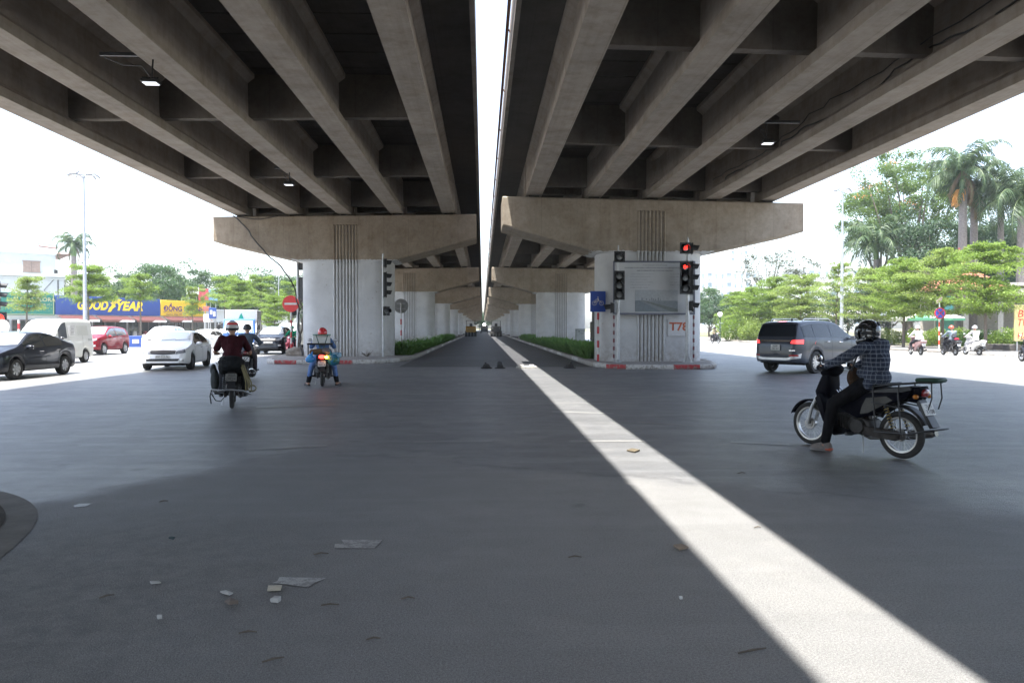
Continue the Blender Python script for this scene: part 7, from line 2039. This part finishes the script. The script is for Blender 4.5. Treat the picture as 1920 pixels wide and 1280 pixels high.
for k, (l, r_) in enumerate((('CHỦ ĐẦU TƯ: SỞ GIAO THÔNG VẬN TẢI', 'TƯ VẤN THIẾT KẾ'), ('ĐẠI DIỆN: BAN QUẢN LÝ DỰ ÁN HÀ NỘI', 'TƯ VẤN GIÁM SÁT'), ('NHÀ THẦU: LIÊN DANH CÔNG TY XÂY DỰNG CẦU', ''), ('TỔNG MỨC ĐẦU TƯ: 341 TỶ ĐỒNG', 'GÓI THẦU SỐ 1'), ('THỜI GIAN THỰC HIỆN: 2017 - 2020', 'ĐIỆN THOẠI'), ('KHỞI CÔNG: 2018', ''))):
    zz_ = z0 + Hh * (.765 - k * .052)
    text(l, 'lettering', MT, bd, XR, ZU, (-W_ * .30, 0, zz_), width=.95 - .12 * (k % 3), height=.04, align='LEFT', depth=.004)
    if r_: text(r_, 'lettering', MT, bd, XR, ZU, (W_ * .20, 0, zz_), width=.5, height=.04, align='LEFT', depth=.004)
px0, px1, pz0, pz1 = -W_ * .24, W_ * .30, z0 + Hh * .04, z0 + Hh * .46
pw, ph = px1 - px0, pz1 - pz0
def pic(poly, col, y_, nm): 
    mb = MB(); mb.prism([(px0 + a * pw, pz0 + b * ph) for a, b in poly], y_ - .003, y_, 'y'); return mb.build(nm, mat('print ' + nm, col, .6, var=.1, vs=8), bd, smooth=0)
pic([(0, 0), (1, 0), (1, 1), (0, 1)], (.36, .38, .40), -.002, 'sky')
pic([(0, 0), (1, 0), (1, .50), (0, .52)], (.17, .20, .22), -.007, 'water')
pic([(.10, .52), (.62, 0), (.86, 0), (.16, .52)], (.22, .24, .25), -.012, 'road')
pic([(.14, .53), (.86, .0), (1, 0), (1, .12), (.18, .53)], (.16, .18, .17), -.012, 'bank')
for k in range(7): pic([(.16 + k * .012, .53), (1, .14 + k * .055), (1, .152 + k * .055), (.16 + k * .012, .535)], (.36, .38, .39), -.017, 'line')
for k, (a, h_) in enumerate(((.15, .12), (.25, .09), (.33, .05), (.38, .12), (.42, .08), (.47, .06), (.53, .13), (.58, .05))): pic([(a, .52), (a + .022, .52), (a + .022, .52 + h_), (a, .52 + h_)], (.18, .20, .22), -.010, 'tower')
# pier number
xa, xb, Y_ = at(1252, 31), at(1292, 31), 30.985
mb = MB(); mb.box(((xa + xb) / 2, 30.965, (pz(598, 31) + pz(630, 31)) / 2), (xb - xa, .012, .70)); o = mb.build('painted_panel', mat('fresh white paint', (.60, .60, .61), .8, var=.06, vs=7), smooth=0); tag(o, 'white painted rectangle with T78 in orange on the right pier', 'pier number')
text('T78', 'lettering', mat('orange paint', (.52, .13, .06), .8, var=.35, vs=30), o, XR, ZU, ((xa + xb) / 2, 30.958, pz(612, 31)), width=.80, height=.36, bold=.03, depth=.004)
# utility cabinet in the right median
x0, x1, Y_ = at(1080, 58), at(1097, 58), 58
t = thing('utility_cabinet', 'grey utility cabinet standing among plants in the right median', 'cabinet', ((x0 + x1) / 2, Y_, .1))
mb = MB(); mb.box((0, .25, .68), (x1 - x0, .5, 1.36), bev=.02); mb.box((0, .22, 1.38), (x1 - x0 + .06, .58, .04)); mb.build('housing', mat('cabinet grey', (.30, .32, .31), .5), t)
mb = MB(); mb.box((0, -.012, .68), (x1 - x0 - .08, .02, 1.24)); dr_ = mb.build('door', mat('cabinet door', (.33, .35, .34), .5), t, smooth=0)
mb = MB(); mb.box((-.12, -.03, 1.2), (.12, .015, .06)); mb.build('badge', M_BLACK, dr_); text('TC-09R', 'lettering', M_TXT, dr_, XR, ZU, (.05, -.03, 1.02), width=.3, height=.06)
mb = MB(); mb.box((0, 0, 1.3), (.35, .3, 1.0), bev=.03); mb.tube([(0, .1, 0), (0, .1, 2.6)], .08, 8); o = mb.build('meter_box', mat('meter dark', (.10, .095, .08), .7)); o.location = (at(1113, 40), 40, .1); tag(o, 'dark meter box on a post behind the striped blue-sign pole', 'meter box')
# rubber kerb blocks lying across the lane mouth
def block_base(px, label, kind):
    Y_ = 28.75; t = None
    mb = MB()
    if kind == 'dome':
        mb.box((0, 0, .02), (.42, .34, .04), bev=.012); mb.prism([(-.16, .04), (.16, .04), (.10, .15), (.05, .18), (-.05, .18), (-.10, .15)], -.12, .12, 'y', .03); mb.tube([(-.03, 0, .16), (-.03, 0, .23)], .03, 8); m_ = M_RUB
    elif kind == 'fin':
        mb.box((0, 0, .02), (.40, .36, .04), bev=.012); mb.prism([(-.13, .04), (.14, .04), (.12, .12), (.06, .26), (-.05, .28), (-.12, .24)], -.07, .07, 'y', .03); m_ = M_BLACK
    elif kind == 'bar':
        mb.box((0, 0, .05), (.78, .28, .07), bev=.02); mb.box((-.18, 0, .11), (.14, .18, .06), bev=.02); mb.box((.2, 0, .11), (.18, .18, .05), bev=.02); mb.box((0, 0, .012), (.80, .3, .024)); m_ = mat('pale concrete block', (.42, .40, .37), .9, var=.3, vs=14, bump=.6)
    else:
        mb.box((0, 0, .02), (.40, .34, .04), bev=.012); mb.prism([(-.14, .04), (.16, .04), (.12, .13), (.03, .17), (-.08, .16), (-.13, .1)], -.12, .12, 'y', .03); mb.tube([(.05, 0, .15), (.06, .02, .24)], .035, 8); m_ = M_RUB
    o = mb.build('rubber_block', m_); o.location = (at(px, Y_), Y_, .003); o.rotation_euler = (0, 0, R({'dome': 4, 'fin': -8, 'bar': 2, 'stub': 10}[kind]))
    tag(o, label, 'block', 'blocks lying across the lane mouth')
block_base(912, 'leftmost low domed black rubber base on the asphalt', 'dome')
block_base(938, 'upright black fin-shaped base next to the domed one', 'fin')
block_base(987, 'pale concrete bar lying in the strip of sunlight', 'bar')
block_base(1068, 'dusty black stub base by the right kerb, alone', 'stub')
# rubble by the left pier
for k, (px, Y_, s_) in enumerate([(556, 38.0, .5), (560, 38.5, .42), (565, 37.9, .34)]):
    bm = bmesh.new(); bmesh.ops.create_icosphere(bm, subdivisions=3, radius=s_)
    for v in bm.verts:
        v.co *= 1 + .35 * noise.noise(v.co * 3 + V((k * 5, 0, 0))); v.co.z *= .7
    me = bpy.data.meshes.new('rock'); bm.to_mesh(me); bm.free(); me.materials.append(mat('rubble', (.22, .19, .16), .95, var=.3, vs=6, bump=.8, bs=12))
    o = bpy.data.objects.new('rock', me); C.objects.link(o); o.location = (at(px, Y_), Y_, .25); tag(o, ['big grey-brown rubble lump at the foot of the no-entry pole', 'middle rubble lump leaning on the left pier', 'smallest rubble lump against the left pier'][k], 'rubble')
cable('vine', [(at(566, 38.4), 38.4, .1), (at(563, 38.4), 38.4, 1.2), (at(567, 38.3), 38.3, 2.0), (at(564, 38.2), 38.2, 3.0)], .06, 'brown woody stem climbing behind the no-entry sign', M_BARK, wob=.3)
mb = MB()
for k in range(40):
    r_ = random.Random(k + 90); a = r_.uniform(0, 6.28); L_ = r_.uniform(.1, .35)
    mb.tube([(0, 0, 0), (math.cos(a) * L_, -.1, L_ * r_.uniform(.3, 1.2))], .008, 4)
o = mb.build('dry_twigs', M_BARK); o.location = (at(688, 36.6), 36.6, .16); tag(o, 'dry twigs heaped at the foot of the left pier', 'twigs')
# masts
def mast(px, Y_, h, label, n):
    t = thing('light_mast', label, 'light mast', (at(px, Y_), Y_, 0), 0, 'tall floodlight masts')
    mb = MB(); mb.tube([(0, 0, 0), (0, 0, h * .6), (0, 0, h)], [.17, .11, .06], 14); mb.lathe([(.3, 0), (.3, .06), (.19, .1)], 14); mb.build('pole', mat('mast grey', (.34, .37, .41), .5, .3), t)
    for k in range(n):
        a = 2 * PI * k / n + .3; c_, s_ = math.cos(a), math.sin(a); r = .75 if n > 3 else .5
        mb = MB(); mb.tube([(0, 0, h - .3), (c_ * r, s_ * r, h - .1)], .03, 6); rot = Matrix.Rotation(a, 3, 'Z') @ Matrix.Rotation(R(38), 3, 'Y')
        mb.box((c_ * (r + .15), s_ * (r + .15), h - .05), (.50, .48, .12), rot=rot, bev=.03); l_ = mb.build('lamp_head', mat('lamp head grey', (.22, .23, .25), .5, .4), t)
        mb = MB(); mb.box(V((c_ * (r + .15), s_ * (r + .15), h - .05)) - (rot @ V((0, 0, .065))), (.42, .4, .015), rot=rot); mb.build('lens', M_LAMP, l_)
    return t
mast(160, 60, 13.6, 'tall white mast with a ring of floodlights on the left', 6)
mast(1578, 64, 13.6, 'tall mast with twin floodlights behind the grey car', 2)
mb = MB(); mb.tube([(0, 0, 0), (0, 0, 9.5)], [.07, .05], 8); o = mb.build('lamp_pole', M_STEEL); o.location = (at(523, 95), 95, 0); tag(o, 'thin distant pole left of the no-entry sign', 'pole')
# globe lamp
t = thing('globe_lamp', 'white globe lamp on a dark post beside the pale bush', 'street lamp', (at(1350, 84), 84, .1))
mb = MB(); mb.tube([(0, 0, 0), (0, 0, 2.75)], .06, 8); mb.lathe([(.12, 0), (.12, .3), (.06, .4)], 10); mb.build('post', mat('lamp post green', (.02, .05, .04), .5), t)
mb = MB(); mb.ball((0, 0, 3.0), .29, 18, 12); mb.build('globe', M_WP, t)
# no stopping sign
t = thing('no_stopping_sign', 'round blue sign with red cross and rim on a striped pole', 'sign', (at(1761, 48.3), 48.3, .15))
mb = MB(); stripes(mb, 0, 0, .05, 0, 2.0, .3); mb.tube([(0, 0, 2.0), (0, 0, 3.2)], .04, 8, m=0); mb.build('post', [M_PW, mat('post orange red', (.55, .08, .04), .5)], t)
mb = MB(); disc(mb, (0, 2.38), .37, -.07, -.05); pl = mb.build('sign_plate', mat('sign rim red', (.55, .03, .05), .5), t)
mb = MB(); disc(mb, (0, 2.38), .30, -.082, -.072); mb.build('blue_field', mat('sign field blue', (.03, .09, .5), .5), pl)
mb = MB()
for s_ in (1, -1): mb.box((0, -.092, 2.38), (.56, .012, .055), rot=Matrix.Rotation(s_ * PI / 4, 3, 'Y'))
mb.build('red_cross', mat('sign rim red', (.55, .03, .05)), pl, smooth=0)
mb = MB(); mb.prism([(-.22, 3.0), (.22, 3.3), (.1, 3.5), (-.25, 3.2)], -.06, -.04, 'y'); mb.build('torn_notice', mat('notice pale', (.5, .38, .34), .7), t, smooth=0)
# beer sign
Y_ = 43.5; xa, xb = at(1901, Y_), at(1974, Y_)
t = thing('beer_sign', 'tall yellow sign with red hand-painted capitals at the right edge', 'sign', ((xa + xb) / 2, Y_, 0)); W_ = xb - xa
mb = MB(); mb.box((0, 0, (pz(570, Y_) + pz(640, Y_)) / 2), (W_, .08, pz(570, Y_) - pz(640, Y_)), bev=.01); pl = mb.build('board', mat('sign pale yellow', (.50, .43, .20), .6, var=.05), t)
for x_ in (-W_ * .4, W_ * .4):
    mb = MB(); mb.tube([(x_, .06, 0), (x_, .06, 3.0)], .04, 8); mb.build('post', M_STEEL, t)
MRT = mat('red lettering', (.50, .03, .02), .6, var=0)
for body, py, w_ in (('BIA', 587, .95), ('THU', 604, 1.05), ('HẰNG', 626, 1.35)): text(body, 'lettering', MRT, pl, XR, ZU, (-W_ / 2 + .20, -.045, pz(py, Y_)), width=w_, height=.42 if body != 'HẰNG' else .62, align='LEFT', shear=.15, bold=.0, depth=.004)
# string lights of the garden cafe
ML = mat('bulb white', (.6, .6, .58), .3, var=0)
for k in range(7):
    Y0_ = 96 - k * 4.5; a = V((at(1450 + k * 18, Y0_), Y0_, 3.5)); b = V((at(1655 + k * 6, 76), 78 - k, 3.7))
    t = thing('string_light', ['nearest', 'second', 'third', 'fourth', 'fifth', 'sixth', 'farthest'][6 - k] + ' string of bulbs sagging over the garden beyond the grey car', 'string lights', (0, 0, 0), 0, 'strings of bulbs over the garden')
    P = [a.lerp(b, i / 40) + V((0, 0, -.7 * math.sin(PI * ((i * 3 / 40) % 1)))) for i in range(41)]
    mb = MB(); mb.tube(P, .012, 4); mb.build('wire', M_BLACK, t)
    mb = MB()
    for p in P: mb.ball(p - V((0, 0, .1)), .06, 6, 4)
    o = mb.build('bulbs', ML, t, fix=False); o['kind'] = 'stuff'
for k, px in enumerate((1418, 1534, 1633, 1500)):
    Y_ = (92, 84, 72, 98)[k]; mb = MB(); mb.tube([(0, 0, 0), (0, 0, 3.9)], .05, 8); mb.lathe([(.1, 0), (.1, .05), (.05, .1)], 8); o = mb.build('garden_pole', M_PW); o.location = (at(px, Y_), Y_, .1)
    tag(o, ['slim white pole holding the bulb strings at their left end', 'slim white pole of the bulb strings, above the grey car roof', 'slim white pole of the bulb strings near the black helmet', 'thin white pole farthest back under the bulb strings'][k], 'pole', 'white poles of the garden')
t = thing('round_sign', 'pale round disc sign above the rear of the grey car', 'sign', (at(1457, 80), 80, .1)); mb = MB(); mb.tube([(0, -.02, 2.15), (0, .02, 2.15)], .42, 20); mb.build('disc', M_PW, t); mb = MB(); mb.tube([(0, .05, 0), (0, .05, 2.1)], .05, 8); mb.build('post', M_STEEL, t)
# litter
rg = random.Random(4)
def litter(name, pts, m, label, cat, z=.008, th=.004, crum=0):
    w_ = [gp(*p) for p in pts]; cx = sum(p[0] for p in w_) / len(w_); cy = sum(p[1] for p in w_) / len(w_)
    mb = MB(); n = len(w_); vs = [(0, 0, th + crum)] + [(p[0] - cx, p[1] - cy, th + (crum * rg.random())) for p in w_] + [(p[0] - cx, p[1] - cy, 0) for p in w_]
    mb.add(vs, [(0, 1 + k, 1 + (k + 1) % n) for k in range(n)] + [(1 + k, 1 + n + k, 1 + n + (k + 1) % n, 1 + (k + 1) % n) for k in range(n)])
    o = mb.build(name, m, smooth=0); o.location = (cx, cy, z); tag(o, label, cat); return o
MP = mat('paper cream', (.50, .46, .37), .8); MPW = mat('paper pale', (.42, .42, .41), .8)
litter('paper_scrap', [(503, 1101), (529, 1100), (526, 1109), (501, 1110)], MP, 'cream square of card beside the ragged paint patch', 'litter', crum=.01)
litter('paper_scrap', [(506, 1127), (514, 1125), (527, 1128), (521, 1132), (508, 1131)], MPW, 'crumpled pale paper just below the cream card', 'litter', crum=.025)
litter('paper_scrap', [(413, 1112), (424, 1111), (437, 1115), (430, 1118), (418, 1115)], MPW, 'torn pale strip left of the cream card', 'litter', crum=.012)
litter('paper_scrap', [(421, 1131), (432, 1129), (447, 1134), (430, 1136)], mat('card brown', (.17, .14, .12), .8), 'brown scrap under the torn pale strip', 'litter', crum=.02)
litter('paper_scrap', [(281, 1094), (298, 1092), (302, 1095), (284, 1097)], MPW, 'thin pale sliver in the dirty left foreground', 'litter', crum=.008)
litter('paper_scrap', [(294, 1160), (303, 1159), (304, 1162), (296, 1163)], MPW, 'small whitish pebble-like scrap at lower left', 'litter', crum=.015)
litter('plastic_scrap', [(316, 1011), (321, 1009), (328, 1010), (325, 1013)], mat('teal scrap', (.05, .08, .085), .7), 'tiny dark teal scrap on the left of the road', 'litter', crum=.01)
litter('paper_scrap', [(1273, 1122), (1279, 1121), (1280, 1125), (1275, 1126)], M_WP, 'tiny white scrap left of the sunlit strip', 'litter', crum=.01)
litter('leaf', [(1175, 846), (1185, 842), (1200, 846), (1190, 849)], mat('dry leaf', (.10, .08, .05), .9), 'dark dry leaf in the strip of sunlight', 'leaf', crum=.015)
litter('leaf', [(1263, 1026), (1278, 1024), (1291, 1029), (1275, 1034)], mat('tan leaf', (.24, .19, .14), .9), 'tan leaf on the left edge of the sunlit strip', 'leaf', crum=.012)
for px, py, L_, a, lb in [(602, 1040, .10, .2, 'thin twig just left of the pale square paint patch'), (465, 1188, .09, .1, 'twig well below the torn pale paper strip'), (512, 1239, .10, .5, 'twig at the bottom edge under the cream card'), (619, 1136, .10, 0, 'twig right of the crumpled paper'),
        (765, 1124, .08, .1, 'short twig midway between paper scraps and sunlit strip'), (307, 941, .07, .5, 'twig right of the small pale mark by the median nose'), (1410, 1222, .16, .3, 'longest twig, lying near the bottom of the sunlit strip'), (1078, 1046, .09, 0, 'twig left of the tan leaf'),
        (1420, 990, .06, .2, 'small twig right of the sunlit strip'), (1390, 888, .10, .3, 'curled twig between the sunlit strip and the nearest motorcycle'), (700, 1200, .07, .2, 'lone twig at the lower middle of the road'), (200, 1120, .08, .7, 'dark twig in the dusty patch at far left')]:
    x, y = gp(px, py); mb = MB(); c_, s_ = math.cos(a) * L_ / 2, math.sin(a) * L_ / 2
    mb.tube([(-c_, -s_, .004), (0, rg.uniform(-.01, .01), .012), (c_, s_, .005)], [.004, .006, .003], 6); o = mb.build('twig', M_BARK); o.location = (x, y, .004)
    tag(o, lb, 'twig', 'small dark twigs on the asphalt')
# ------------------------------------------------------------ air
mb = MB(); mb.box((20, 190, 18), (330, 560, 46)); hz = mb.build('haze', [], smooth=0)
m = bpy.data.materials.new('haze'); m.use_nodes = True; q = m.node_tree; q.nodes.clear()
vo = q.nodes.new('ShaderNodeVolumePrincipled'); vo.inputs['Density'].default_value = .0005; vo.inputs['Color'].default_value = (.86, .93, 1, 1); vo.inputs['Anisotropy'].default_value = .2
ou = q.nodes.new('ShaderNodeOutputMaterial'); q.links.new(vo.outputs[0], ou.inputs['Volume'])
hz.data.materials.append(m); tag(hz, kind='stuff', label='pale thin haze filling the air over the junction')
